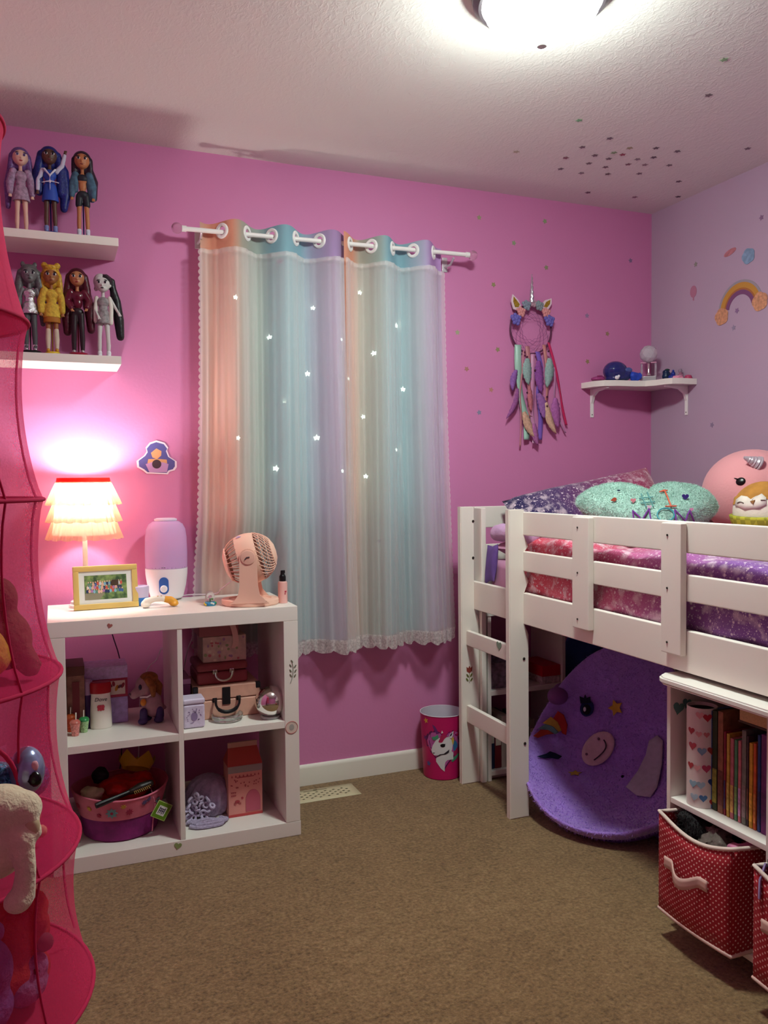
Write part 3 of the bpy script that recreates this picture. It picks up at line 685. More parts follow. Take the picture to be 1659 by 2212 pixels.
# ---- spray bottle
q = base(611, 1303, KT, .012); s = 1/pm(q)
t = thing('spray_bottle', 'small pink spray bottle with a black pump at the corner of the shelf', 'bottle', q)
b = BM(); lathe(b, [(0, 0), (.0155, 0), (.0165, .002), (.0165, .070), (.014, .0745), (.010, .076), (0, .076)], 28); bt = obj('bottle_body', b, mat('#efb6ae', .35), t)
b = BM(); lathe(b, [(.0095, .075), (.0115, .076), (.0115, .092), (.0095, .096), (.007, .100), (.0065, .112), (0, .112)], 20); box(b, -.005, .0085, -.004, .004, .103, .1135, .001); obj('pump', b, mat('#141316', .35), t)
b = BM(); prism(b, heart(.0045), 0, .0004, TR(.006, -.0158, .040, R(90), 0, R(20))); prism(b, oval(.002, .0035, 10), 0, .0004, TR(.004, -.0163, .033, R(90), 0, R(15))); obj('label_mark', b, mat('#c23a50', .5), t)

# ================================================================= cords behind the shelf
t = thing('lamp_cord', 'dark thin lamp cord hanging behind the cube shelf', 'cord', (-2.40, -.04, .5))
b = BM(); pts = [(-2.47, -.16, KT+.003), (-2.455, -.08, KT+.003), (-2.45, -.052, KT+.002), (-2.449, -.042, .74), px(245, 1378, 'y', -.04), px(254, 1405, 'y', -.04), px(263, 1440, 'y', -.04), (-2.40, -.04, .40), (-2.41, -.035, .2), (-2.43, -.03, .105)]
tube(b, pts, .0022, 6); obj('cable', b, mat('#4a3350', .5), t, True)
b = BM(); box(b, -2.448, -2.412, -.034, -.014, .085, .112, .003); obj('plug', b, mat('#4a3350', .5), t, True)
t = thing('fan_cord', 'thin white cord hanging behind the right cubby of the cube shelf', 'cord', (-2.2, -.04, .5))
b = BM(); f0 = px(500, 1255, 'y', -.25); pts = [f0, px(478, 1272, 'y', -.2), px(462, 1283, 'y', -.13), (-2.18, -.055, KT+.005), (-2.195, -.046, .76), px(416, 1362, 'y', -.046), px(405, 1405, 'y', -.046), px(393, 1452, 'y', -.046), px(372, 1440, 'y', -.045), px(352, 1400, 'y', -.044), px(338, 1425, 'y', -.044), px(318, 1447, 'y', -.044), (-2.34, -.04, .42), (-2.35, -.035, .2), (-2.37, -.03, .105)]
pts2 = []
for i in range(len(pts)-1):                                    # smooth the run of the cable
    p0, p1, p2, p3 = (Vector(pts[max(0, min(len(pts)-1, i+k))]) for k in (-1, 0, 1, 2))
    for j in range(5):
        u = j/5; pts2.append(.5*((2*p1)+(p2-p0)*u+(2*p0-5*p1+4*p2-p3)*u*u+(3*p1-p0-3*p2+p3)*u**3))
pts2.append(Vector(pts[-1]))
tube(b, pts2, .0021, 6); obj('cable', b, mat('#efe3ec', .4), t, True)
b = BM(); box(b, -2.388, -2.352, -.034, -.014, .085, .112, .003); obj('plug', b, mat('#efe3ec', .4), t, True)

# ================================================================= wall sticker over the humidifier: plain stand-in
t = thing('wall_decal', 'purple white-edged cut-out wall sticker between lamp and curtain', 'sticker', px(338, 990, 'y', -.001))
k = .142/86
def so(pts): return [((x-338)*k, (990-y)*k) for x, y in pts]
oc = [(338, 950), (356, 955), (364, 966), (361, 972), (366, 986), (382, 997), (382, 1010), (377, 1017), (366, 1020), (362, 1026), (316, 1024), (308, 1017), (296, 1010), (295, 996), (311, 984), (317, 975), (315, 966), (324, 955)]
RT = Matrix.Rotation(R(90), 4, 'X')
b = BM(); prism(b, so(oc)[::-1], 0, .002, RT); obj('white_backing', b, mat('#efdcea', .3), t)
def shrink(p, f, cx=338, cy=992): return [(cx+(x-cx)*f, cy+(y-cy)*f) for x, y in p]
b = BM(); prism(b, so(shrink(oc, .90))[::-1], .0021, .0026, RT); obj('purple_field', b, mat('#5d5a98', .25, coat=.3), t)
b = BM(); prism(b, so([(326, 978), (338, 968), (349, 974), (348, 984), (339, 992), (329, 988)])[::-1], .0027, .0031, RT); prism(b, so([(320, 992), (337, 991), (360, 993), (361, 1001), (318, 1001)])[::-1], .0027, .0031, RT); obj('tan_patch', b, mat('#d99f74', .3), t)
b = BM(); prism(b, so([(314, 1003), (330, 998), (352, 999), (364, 1003), (360, 1021), (322, 1021)])[::-1], .0029, .0034, RT); obj('lilac_patch', b, mat('#c093c4', .3), t)
b = BM(); prism(b, so([(330+8+10*math.cos(a), 1003+10*math.sin(a)) for a in [2*PI*i/16 for i in range(16)]])[::-1], .0036, .0040, RT); obj('dark_patch', b, mat('#4a3a42', .3), t)
# ================================================================= two floating shelves and the dolls
US = thing('wall_shelf', 'upper white floating wall shelf holding three dolls', 'shelf', (-2.745, -.1, 2.010), group='floating doll shelves')
LS = thing('wall_shelf', 'lower white floating wall shelf holding four dolls', 'shelf', (-2.745, -.1, 1.614), group='floating doll shelves')
for t, x1, z0, z1 in ((US, -2.393, 2.010, 2.038), (LS, -2.392, 1.614, 1.642)):
    b = BM(); box(b, -3.10, x1, -.2, -.0005, z0, z1, .002); obj('shelf_board', b, m_white, t, True)

def doll(x, y, z, rz, spec, label):
    t = thing('fashion_doll', label, 'doll', (x, y, z), rz, 'fashion dolls on the wall shelves'); t.scale = (1.06, 1.06, 1.06)
    st = spec.get('stand'); z0 = 0
    if st:
        b = BM(); lathe(b, [(0, 0), (spec.get('sr', .030), 0), (spec.get('sr', .030), .008), (spec.get('sr', .030)*.88, .013), (0, .014)], 28); tube(b, [(0, .014, .012), (0, .016, .14)], .0022, 6); tube(b, [(-.012, .004, .150), (-.006, .014, .143), (.006, .014, .143), (.012, .004, .150)], .0015, 6); obj('stand', b, mat(st, .3), t); z0 = .0135
    else: z0 = .0005
    O = Vector((0, 0, z0)); skin = mat(spec['skin'], .45)
    def p(x_, y_, z_): return Vector((x_, y_, z_))+O
    la = spec.get('larm', [(-.021, 0, .194), (-.031, .001, .160), (-.032, -.006, .128)]); ra = spec.get('rarm', [(.021, 0, .194), (.031, .001, .160), (.032, -.006, .128)])
    lg = spec.get('spread', .013)
    legs = [[(s*.010, 0, .126), (s*(lg-.001), -.001, .070), (s*lg, .003, .042), (s*lg, .004, .010)] for s in (-1, 1)]
    prim = [P_ell(p(0, 0, .181), (.0185, .0125, .018)), P_ell(p(0, 0, .160), (.0125, .0098, .020)), P_ell(p(0, .001, .132), (.0165, .0125, .014)),
            P_lim([p(0, 0, .19), p(0, .001, .214)], [.0062, .0055]), P_ell(p(0, -.001, .240), (.0240, .0225, .0250)), P_ell(p(0, -.008, .225), (.0160, .0145, .0120)),
            P_ell(p(0, -.0235, .2325), (.0024, .0030, .003)), P_ell(p(-.024, .002, .236), (.003, .004, .005)), P_ell(p(.024, .002, .236), (.003, .004, .005))]
    for a in (la, ra):
        A = [p(*q) for q in a]; prim.append(P_lim(A, [.0062, .0050, .0040])); d = (A[2]-A[1]).normalized(); prim.append(P_ell(A[2]+d*.006, (.0048, .0040, .0062)))
        for fx in (-.003, 0, .003): prim.append(P_lim([A[2]+d*.008+Vector((fx, 0, 0)), A[2]+d*.016+Vector((fx*1.3, -.001, 0))], [.0022, .0018]))
    for L in legs:
        A = [p(*q) for q in L]; prim.append(P_lim(A, [.0098, .0068, .0072, .0045])); prim.append(P_lim([p(L[3][0], .004, .007), p(L[3][0], -.010, .004)], [.0055, .0048]))
    obj('body', meld(prim, .0021, 2), skin, t, sharp=80)
    # face
    b = BM()
    for s in (-1, 1):
        ell(b, p(s*.0098, -.0213, .2420), (.0058, .0024, .0042), 10, 6, None, 0); ell(b, p(s*.0098, -.0234, .2416), (.0036, .0012, .0038), 8, 6, None, 1)
        ell(b, (0, 0, 0), (.0064, .0020, .0017), 8, 6, TR(s*.0108, -.0212, .2462+O.z, 0, -s*.22, 0), 1); ell(b, (0, 0, 0), (.0050, .0018, .0008), 8, 6, TR(s*.0105, -.0200, .2505+O.z, 0, s*.15, 0), 3)
    ell(b, p(0, -.0222, .2240), (.0052, .0022, .0022), 10, 6, None, 2)
    obj('face_paint', b, [mat('#e8e4e4', .3), mat(spec.get('eye', '#1e1a26'), .3), mat(spec.get('lip', '#a8404e'), .35), mat(spec.get('brow', '#2a2024'), .5)], t)
    # hair
    hp = [P_ell(p(0, .007, .2475), (.0285, .0255, .0265)), P_ell(p(0, .014, .228), (.027, .018, .028))]
    for q in spec['hair']: hp.append(P_lim([p(*c) for c in q[0]], q[1]))
    for q in spec.get('buns', []): hp.append(P_ell(p(*q[0]), q[1]))
    if spec.get('hair2'):
        obj('hair', meld([h for h in hp[:1]]+[P_lim([p(*c) for c in q[0]], q[1]) for q in spec['hair'] if q[0][0][0] > 0], .0026, 3), mat(spec['haircol'], .35, var=(160, .35), bump=(240, .5, .002)), t, sharp=80)
        obj('hair_streak', meld([P_ell(p(-.0075, .0045, .2485), (.0225, .0245, .0266))]+[P_lim([p(*c) for c in q[0]], q[1]) for q in spec['hair'] if q[0][0][0] <= 0], .0026, 3), mat(spec['hair2'], .35, var=(160, .2)), t, sharp=80)
    else: obj('hair', meld(hp, .0026, 3), mat(spec['haircol'], .35, var=(160, .35), bump=(240, .5, .002)), t, sharp=80)
    # clothes
    for nm, parts, m in spec['clothes']:
        pr = []
        for c in parts:
            if c == 'torso': pr += [P_ell(p(0, 0, .181), (.0205, .0148, .0185)), P_ell(p(0, 0, .160), (.0148, .0120, .020))]
            elif c == 'crop': pr += [P_ell(p(0, 0, .183), (.0203, .0146, .015))]
            elif c == 'hips': pr += [P_ell(p(0, .001, .132), (.0188, .0148, .0145))]
            elif c == 'shorts': pr += [P_ell(p(0, .001, .132), (.0188, .0148, .0145))]+[P_lim([p(s*.010, 0, .126), p(s*.0125, -.0005, .100)], [.0118, .0108]) for s in (-1, 1)]
            elif c == 'sleeves': pr += [P_lim([p(*q) for q in a], [.0088, .0075, .0062]) for a in (la, ra)]
            elif c == 'puff': pr += [P_lim([p(*q) for q in a], [.0120, .0125, .0090]) for a in (la, ra)]
            elif c == 'pants': pr += [P_ell(p(0, .001, .132), (.0186, .0146, .0145))]+[P_lim([p(*q) for q in L], [.0112, .0084, .0086, .0066]) for L in legs]
            elif c == 'socks': pr += [P_lim([p(*q) for q in L[1:]], [.0080, .0085, .0060]) for L in legs]
            elif c == 'shoes': pr += [P_lim([p(L[3][0], .005, .006), p(L[3][0], -.012, .004)], [.0068, .0056]) for L in legs]
            elif c == 'boots': pr += [P_lim([p(L[3][0], .004, .020), p(L[3][0], .005, .006), p(L[3][0], -.012, .004)], [.0080, .0075, .0060]) for L in legs]
            elif isinstance(c, tuple) and c[0] == 'skirt':
                _, zt, zb_, r0, r1 = c
                n = 6; pr += [(lambda bm, zt=zt, zb_=zb_, r0=r0, r1=r1: lathe(bm, [(0, zt), (r0, zt), ((r0+r1)/2*1.03, (zt+zb_)/2), (r1, zb_), (r1-.003, zb_), (0, zb_+.012)], 20, Matrix.Translation(O) @ Matrix.Diagonal((1, .8, 1, 1))))]
            elif isinstance(c, tuple): pr.append(P_lim([p(*q) for q in c[1]], c[2]))
        obj(nm, meld(pr, .0024, 2), m, t, sharp=80)
    return t
fz = lambda c, k=.3: mat(c, .8, var=(120, k), bump=(150, .8, .004))
zu, zl = 2.0385, 1.6425
side = lambda w, zb_, r0=.010, r1=.008: [([(-.023, .006, .245), (-w-.002, .008, .205), (-w-.002, .008, zb_)], [r0, r0, r1]), ([(.023, .006, .245), (w+.002, .008, .205), (w+.002, .008, zb_)], [r0, r0, r1])]
doll(-2.693, -.12, zu, .12, dict(skin='#e0b3a0', eye='#4a3a6a', haircol='#6b4a86', hair=side(.026, .150)+[([(-.02, .018, .23), (-.034, .022, .16), (-.036, .022, .09)], [.012, .014, .008])],
    clothes=[('dress', ['torso', ('skirt', .150, .104, .018, .027)], fz('#a78aa0')), ('sleeves', ['puff'], fz('#a88ba8')), ('shoes', ['shoes'], mat('#c98a9a', .4))]), 'doll with long lilac hair and a fluffy lavender dress on the upper shelf')
doll(-2.603, -.125, zu, 0, dict(skin='#5a3c30', eye='#14101a', lip='#6b2f34', haircol='#1c2670', stand='#1f2f86', sr=.034,
    rarm=[(.021, 0, .194), (.037, -.002, .214), (.045, -.004, .246)], larm=[(-.021, 0, .194), (-.034, .001, .165), (-.036, -.006, .132)],
    hair=side(.030, .13, .014, .014)+[([(.02, .012, .25), (.040, .014, .20), (.046, .014, .13), (.040, .014, .085)], [.012, .018, .018, .012]), ([(-.02, .012, .25), (-.036, .016, .19), (-.044, .016, .14)], [.012, .016, .012])],
    clothes=[('jacket_dress', ['torso', ('skirt', .152, .098, .018, .026)], mat('#2b4aa8', .5)), ('white_sleeves', ['sleeves'], mat('#c9c7dc', .5)), ('white_collar', [('x', [(-.016, -.012, .196), (0, -.017, .176), (.016, -.012, .196)], [.004, .004, .004]), ('x', [(0, -.0165, .178), (0, -.0215, .130)], [.002, .002]), ('x', [(-.024, -.015, .152), (0, -.020, .158), (.026, -.014, .156)], [.0022, .0025, .0022])], mat('#d8d6e4', .5)), ('shoes', ['boots'], mat('#7a86b8', .4))]), 'dark skinned doll with blue hair, one arm raised, on the upper shelf')
doll(-2.500, -.12, zu, -.08, dict(skin='#b9774e', haircol='#2a1c2c', stand='#23318c', sr=.027, lip='#8a4038',
    hair=side(.022, .19)+[([(.015, .014, .23), (.030, .018, .18), (.034, .018, .13)], [.014, .018, .010])],
    clothes=[('crop_top', ['crop'], mat('#232430', .5)), ('denim_jacket', [('x', [(-.019, .0, .195), (-.021, -.004, .165), (-.020, -.004, .145)], [.010, .009, .008]), ('x', [(.019, 0, .195), (.024, .002, .165), (.028, .004, .125)], [.011, .013, .013]), 'puff'], mat('#46657a', .7, var=(90, .3))), ('shorts', ['shorts'], mat('#26282f', .45)), ('boots', ['boots'], mat('#cdd0dc', .4))]), 'doll in a denim jacket and dark shorts, rightmost on the upper shelf')
doll(-2.675, -.12, zl, .05, dict(skin='#6e6a6c', haircol='#5c5a5b', stand='#1b1a1c', sr=.034, brow='#222222', lip='#3a3638',
    hair=side(.029, .13, .013, .010)+[([(.02, .014, .23), (.036, .016, .16), (.038, .016, .09)], [.012, .014, .008])], buns=[((-.018, .004, .272), (.007, .004, .010)), ((.018, .004, .272), (.007, .004, .010))],
    clothes=[('silver_top', ['torso', ('skirt', .152, .116, .018, .027)], mat('#c9c6cb', .18, .85, bump=(110, .9, .006))), ('leggings', ['pants'], mat('#4b4a4d', .5)), ('silver_boots', ['boots'], mat('#c5c3c8', .2, .8))]), 'grey doll with cat ears and a shiny silver top, leftmost on the lower shelf')
doll(-2.607, -.12, zl, 0, dict(skin='#9a6238', haircol='#c79a30', stand='#cfae2e', sr=.024, lip='#7a3a2a',
    hair=side(.025, .12, .009, .008), buns=[((-.019, .004, .274), (.0105, .009, .0105)), ((.019, .004, .274), (.0105, .009, .0105)), ((0, -.006, .266), (.022, .015, .009))],
    clothes=[('yellow_dress', ['torso', 'puff', ('skirt', .152, .108, .019, .027)], fz('#c9a53c', .2)), ('skirt_hem', [('skirt', .112, .092, .024, .026)], mat('#a3641e', .7)), ('socks', ['socks'], mat('#cbb9a4', .6)), ('shoes', ['shoes'], mat('#c7932e', .4))]), 'yellow haired doll with two hair buns and yellow dress on the lower shelf')
doll(-2.525, -.12, zl, -.05, dict(skin='#b27650', haircol='#4a1220', stand='#8c1530', sr=.032, lip='#8a2a30',
    larm=[(-.021, 0, .194), (-.031, .001, .165), (-.020, -.014, .142)], rarm=[(.021, 0, .194), (.035, .001, .168), (.029, -.012, .146)],
    hair=side(.028, .15, .012, .014)+[([(-.02, .016, .23), (-.036, .018, .15), (-.032, .018, .07)], [.014, .018, .013]), ([(.02, .016, .23), (.036, .018, .15), (.040, .018, .08)], [.014, .018, .013])],
    clothes=[('leather_jacket', ['torso', 'puff'], mat('#5c1428', .25, coat=.3)), ('pants', ['pants'], mat('#2b1a20', .45)), ('shoes', ['shoes'], mat('#b9b2b6', .3, .5))]), 'doll with dark red hair and shiny burgundy jacket on the lower shelf')
doll(-2.442, -.12, zl, -.15, dict(skin='#c9c5c2', haircol='#17151a', hair2='#c4c0c0', lip='#1e1a1c', spread=.014,
    rarm=[(.021, 0, .194), (.034, .004, .172), (.046, -.004, .150)], larm=[(-.021, 0, .194), (-.026, -.002, .160), (-.016, -.014, .136)],
    hair=[([(.010, .012, .266), (.028, .018, .254), (.032, .022, .20)], [.010, .010, .012]), ([(.026, .020, .245), (.040, .024, .19), (.046, .024, .13), (.050, .024, .075)], [.010, .014, .017, .013]), ([(-.012, .002, .25), (-.022, .008, .225)], [.010, .007])],
    clothes=[('dress', ['torso', ('skirt', .152, .110, .018, .025)], mat('#8e8688', .5, var=(110, .4))), ('white_coat', [('x', [(-.020, .0, .195), (-.024, .0, .165), (-.023, -.004, .12)], [.007, .008, .008]), ('x', [(.020, 0, .195), (.024, .0, .165), (.023, -.004, .115)], [.007, .008, .008])], mat('#d6d0c6', .5)), ('boots', ['boots'], mat('#d8d8dc', .35))]), 'pale doll with black and white hair in a ponytail, rightmost on the lower shelf')
# ================================================================= upper left cubby
z = KZ1+.0005
def span(x0, x1, y, d):           # world x of two photo columns at depth d (row y)
    return px(x0, y, 'y', d).x, px(x1, y, 'y', d).x
def ztop(x, y, d): return px(x, y, 'y', d).z
# brown patterned box
d = -.27; zt = ztop(165, 1440, d)
t = thing('tall_box', 'tall brown patterned box against the left side of the cubby', 'box', (-2.565, -.20, z))
b = BM(); box(b, -2.5915, -2.5355, -.27, -.13, z, zt-.03, .002); obj('box_body', b, mat('#8a5f52', .6, var=(40, .35)), t, True)
b = BM(); box(b, -2.5925, -2.5348, -.271, -.129, zt-.03, zt, .002); obj('lid', b, mat('#6a4038', .6), t, True)
b = BM(); box(b, -2.574, -2.552, -.2712, -.2703, z+.03, zt-.05); obj('printed_panel', b, mat('#7a3038', .6), t, True)
# purple gift box
d = -.235; x0, x1 = span(181, 276, 1500, d); zt = ztop(228, 1440, d)
t = thing('gift_box', 'purple and red gift box with floral panel behind the lotion bottle', 'box', ((x0+x1)/2, -.18, z))
hgt = zt-z
b = BM(); box(b, x0, x1, d, -.12, z, z+hgt*.45, .002); obj('box_bottom', b, mat('#ad93cb', .5, var=(60, .2)), t, True)
b = BM(); box(b, x0, x1, d+.0005, -.12, z+hgt*.45, z+hgt*.78, .001); bo = obj('box_middle', b, mat('#a82a4c', .5), t, True)
b = BM(); box(b, x0-.001, x1+.001, d-.001, -.119, z+hgt*.78, zt, .002); obj('lid', b, mat('#c8aee0', .5, var=(90, .2)), t, True)
b = BM(); box(b, x0+.085, x1-.008, d-.0012, d-.0002, z+hgt*.50, z+hgt*.74, 0); fp = obj('floral_panel', b, mat('#d8c3b8', .5), bo, True)
b = BM(); rn = random.Random(3)
for i in range(7): prism(b, oval(.008+.004*rn.random(), .005, 10), 0, .0006, TR(x1-.075+.011*i*.9, d-.0014, z+hgt*(.54+.15*rn.random()), R(90), rn.random()*3, 0), i % 3)
b.verts.ensure_lookup_table(); obj('printed_petals', b, [mat('#8c2a3a', .5), mat('#c8862f', .5), mat('#6a3a4a', .5)], bo, True)
# dark purple bottle
q = base(191, 1573, z, .013)
t = thing('slim_bottle', 'dark purple slim bottle with a pale lilac upper part', 'bottle', q)
b = BM(); lathe(b, [(0, 0), (.016, 0), (.0175, .003), (.0175, .105), (.014, .112)], 20); obj('bottle_body', b, mat('#3a1a52', .25), t)
b = BM(); lathe(b, [(.0155, .110), (.0155, .155), (.010, .162), (0, .163)], 20); obj('cap', b, mat('#b796bd', .35), t)
# lotion bottle
q = base(219, 1574, z, .014); s = 1/pm(q)
t = thing('lotion_bottle', 'white lotion bottle with a red cap and raspberry picture', 'bottle', q, -.05)
E2 = Matrix.Diagonal((1, .6, 1, 1)); hb = 76*s
b = BM(); lathe(b, [(0, 0), (.0325, 0), (.0345, .004), (.0335, hb*.5), (.0305, hb*.93), (.031, hb)], 32, E2); bt = obj('bottle_body', b, mat('#ece4da', .35), t)
b = BM(); lathe(b, [(.0325, hb), (.0335, hb+.004), (.034, hb+.030), (.031, hb+.036), (0, hb+.037)], 32, E2); obj('cap', b, mat('#a81422', .3), t)
b = BM(); text(b, 'Dove', .018, TR(0, -.0193, hb*.84, R(90)), shear=.2); obj('lettering', b, mat('#46424c', .5), t)
b = BM(); prism(b, heart(.0130), 0, .0010, TR(0, -.0200, hb*.60, R(90)))
for i in range(9): ell(b, (-.007+.007*(i % 3), -.0205, hb*.60-.005+.006*(i//3)), (.0042, .0015, .0038), 8, 5)
obj('raspberry_print', b, mat('#c0374a', .5), t)
# toy drink cups
def cup(x, y, c, lid, lab, straws, h=.042):
    q = base(x, y, z, .011); t = thing('toy_drink_cup', lab, 'toy', q, group='toy drink cups')
    b = BM(); lathe(b, [(0, 0), (.0105, 0), (.0155, h*.9), (.0155, h)], 20); obj('cup', b, mat(c, .25, var=(220, .45)), t)
    b = BM(); lathe(b, [(.0162, h-.001), (.0165, h+.004), (.013, h+.009), (.007, h+.012), (0, h+.012)], 20); obj('lid', b, mat(lid, .3), t)
    for sx in straws:
        b = BM(); tube(b, [(sx, 0, h+.006), (sx+.001, 0, h+.034)], .002, 8); obj('straw', b, mat('#eee6da', .4), t)
cup(153, 1582, '#c84a2e', '#c85a30', 'toy cup with an orange lid behind the pink toy cup', [0], .046)
cup(163, 1591, '#d0807a', '#c4695f', 'pink toy drink cup with a straw in the front corner', [.002], .040)
cup(182, 1583, '#9cc18a', '#2f8a4c', 'green toy drink cup with a white straw', [-.001], .038)
# toy puppy
q = px(322, 1566, 'z', z); s = 1/pm(q)
t = thing('toy_dog', 'mauve toy dog with brown ears and purple paws facing left', 'toy', q+Vector((0, .035, 0)), .15)
b = meld([P_ell((.012, 0, .070), (.036, .028, .036)), P_ell((.022, 0, .045), (.032, .028, .030)), P_ell((-.008, 0, .128), (.032, .028, .034)), P_lim([(-.018, -.004, .118), (-.046, -.010, .104)], [.022, .015]), P_ell((-.047, -.01, .100), (.014, .015, .012)), P_lim([(.0, 0, .09), (-.004, 0, .115)], [.024, .022]), P_lim([(.045, .006, .05), (.060, .008, .040)], [.010, .007])], .003, 3); obj('body', b, mat('#a88088', .65, var=(60, .12)), t)
b = meld([P_ell((.006, .0, .150), (.032, .028, .022)), P_lim([(-.004, -.026, .150), (.010, -.031, .125), (.012, -.032, .098)], [.012, .013, .008]), P_lim([(.020, .004, .145), (.038, .004, .118), (.038, .0, .092)], [.014, .016, .010])], .0028, 3); obj('ears', b, mat('#8a4e1e', .6, var=(80, .35), bump=(120, .5, .003)), t)
for (lx, ly) in ((-.018, -.016), (.006, .020), (.034, -.022), (.046, .016)):
    b = meld([P_lim([(lx, ly, .042), (lx, ly, .014)], [.013, .014]), P_ell((lx-.004, ly-.004, .011), (.017, .015, .0105))], .0028, 2); obj('paw', b, mat('#3c2a5c', .5), t)
b = BM(); ell(b, (-.030, -.026, .129), (.0055, .004, .0095)); obj('eye', b, mat('#241a34', .15), t)
b = BM(); ell(b, (-.0605, -.012, .106), (.0045, .005, .0045)); obj('nose', b, mat('#4a3040', .3), t)
b = BM(); ell(b, (-.020, -.024, .076), (.010, .008, .012)); obj('bib_patch', b, mat('#d4842e', .6), t)
b = BM(); tube(b, [(-.030+.0*i, 0, 0) for i in range(1)]+[(-.026, -.018, .096), (-.004, -.029, .096), (.016, -.026, .103)], .003, 6) if 0 else tube(b, [(-.028, -.012, .093), (-.008, -.0275, .093), (.014, -.027, .103)], .003, 6); obj('collar', b, mat('#e6dcdc', .5), t)

# ================================================================= upper right cubby
d = -.405; x0, x1 = span(396, 443, 1540, d)
t = thing('tin_cube', 'small lavender printed tin cube in the front corner of the cubby', 'tin', ((x0+x1)/2, d+.03, z))
b = BM(); box(b, x0, x1, d, d+.07, z, ztop(420, 1522, d), .008, seg=3); cb = obj('tin_body', b, mat('#d0c2da', .35, var=(70, .1)), t, True)
b = BM(); box(b, x0-.0008, x1+.0008, d-.0008, d+.0708, ztop(420, 1522, d)+.0002, ztop(420, 1510, d), .006, seg=3); obj('lid', b, mat('#d4c6dd', .35), t, True)
b = BM(); zc = (z+ztop(420, 1522, d))/2; xc = (x0+x1)/2
prism(b, oval(.011, .015, 14), 0, .0006, TR(xc, d-.0003, zc, R(90))); prism(b, [(0, .012), (.006, .012), (.010, .026)], 0, .0006, TR(xc, d-.0003, zc, R(90)))
rn = random.Random(9)
for i in range(22):
    aa = rn.uniform(0, 6.28); rr = rn.uniform(.017, .027); ex, ez = rr*math.cos(aa), rr*math.sin(aa)
    prism(b, oval(.0022, .0016, 6), 0, .0005, TR(xc+max(-.024, min(.024, ex)), d-.0003, zc+max(-.026, min(.026, ez)), R(90)))
obj('printed_pattern', b, mat('#8f7aa2', .5), cb, True)
def case(name, label, x0, x1, y0, y1, z0, z1, body, rim, split=.55, bev=.008, tex=None):
    t = thing(name, label, 'case', ((x0+x1)/2, (y0+y1)/2, z0)); zs = z0+(z1-z0)*split
    b = BM(); box(b, x0, x1, y0, y1, z0, zs-.0008, bev, seg=3); obj('case_bottom', b, body, t, True)
    b = BM(); box(b, x0, x1, y0, y1, zs+.0008, z1, bev, seg=3); obj('case_lid', b, rim, t, True)
    return t
def handle(t, x0, x1, y, z, drop, r, m, out=.014, fat=None):
    b = BM(); n = 12; pts = [(x0, y+.004, z), (x0, y-out*.6, z+.004)]
    for i in range(n+1):
        a = PI*i/n; pts.append(((x0+x1)/2-(x1-x0)/2*math.cos(a), y-out, z-drop*math.sin(a)**.8))
    pts += [(x1, y-out*.6, z+.004), (x1, y+.004, z)]
    rs = [r]*len(pts)
    if fat: rs = [r]*5+[fat]*(len(pts)-10)+[r]*5
    tube(b, pts, rs, 8); obj('handle', b, m, t, True)
    for xx in (x0, x1):
        b = BM(); box(b, xx-.008, xx+.008, y-.003, y+.001, z-.008, z+.008, .002); obj('handle_mount', b, m, t, True)
d = -.325
x0, x1 = span(418, 562, 1490, d); z1 = ztop(490, 1480, d)
m_pc = mat('#d8a590', .45, var=(40, .06)); m_blk = mat('#17161a', .35)
t = sc1 = case('suitcase', 'peach toy suitcase with black corners and handle, bottom of the stack', x0, x1, d, d+.20, z, z1, m_pc, m_pc, .58, .005)
for xx, sg in ((x0, 1), (x1, -1)):
    b = BM(); box(b, xx-.0015 if sg > 0 else xx-.016, xx+.016 if sg > 0 else xx+.0015, d-.0018, d+.016, z1-.020, z1+.0015, .003); obj('corner_cap', b, m_blk, t, True)
xm = (x0+x1)/2-.004
b = BM(); box(b, xm-.014, xm+.014, d-.004, d+.001, z+(z1-z)*.42, z1-.006, .002); obj('latch', b, m_blk, t, True)
handle(t, xm-.040, xm+.042, d-.001, z+(z1-z)*.58, .040, .0042, m_blk, .018, .0065)
d2 = -.305; x0, x1 = span(426, 536, 1450, d2); z2 = ztop(480, 1432, d2)
m_rs = mat('#8c3a40', .5, var=(30, .1))
t = sc2 = case('suitcase', 'dark rose toy suitcase with a silver handle, second in the stack', x0, x1, d2, d2+.17, z1+.001, z2, m_rs, m_rs, .6, .010)
handle(t, (x0+x1)/2-.028, (x0+x1)/2+.030, d2-.001, z1+(z2-z1)*.62, .030, .0034, mat('#d8d4d0', .12, .95, name='chrome'), .015)
d3 = -.29; x0, x1 = span(438, 532, 1400, d3); z3 = ztop(480, 1374, d3)
t = thing('floral_box', 'small floral printed keepsake box on top of the suitcases', 'box', ((x0+x1)/2, d3+.06, z2))
b = BM(); box(b, x0, x1, d3, d3+.12, z2+.001, z3, .003); fb = obj('box_body', b, mat('#c4a79c', .55, var=(35, .2)), t, True)
b = BM(); rn = random.Random(12)
for i in range(26):
    prism(b, oval(rn.uniform(.003, .007), rn.uniform(.003, .006), 9), 0, .0007, TR(rn.uniform(x0+.008, x1-.008), d3-.0002, rn.uniform(z2+.008, z3-.008), R(90)), i % 4)
obj('printed_flowers', b, [mat(c, .5) for c in ('#a07a9c', '#b8606a', '#8f9a70', '#d9c6b4')], fb, True, kind='stuff')
x0b, x1b = span(430, 515, 1365, d3); z4 = min(.737, ztop(470, 1350, d3))
t = thing('pink_box', 'dusty pink lidded box tied with ribbon, topmost of the stack', 'box', ((x0b+x1b)/2, d3+.06, z3))
b = BM(); box(b, x0b, x1b, d3, d3+.11, z3+.001, z4, .002); obj('box_body', b, mat('#9a5a5e', .5), t, True)
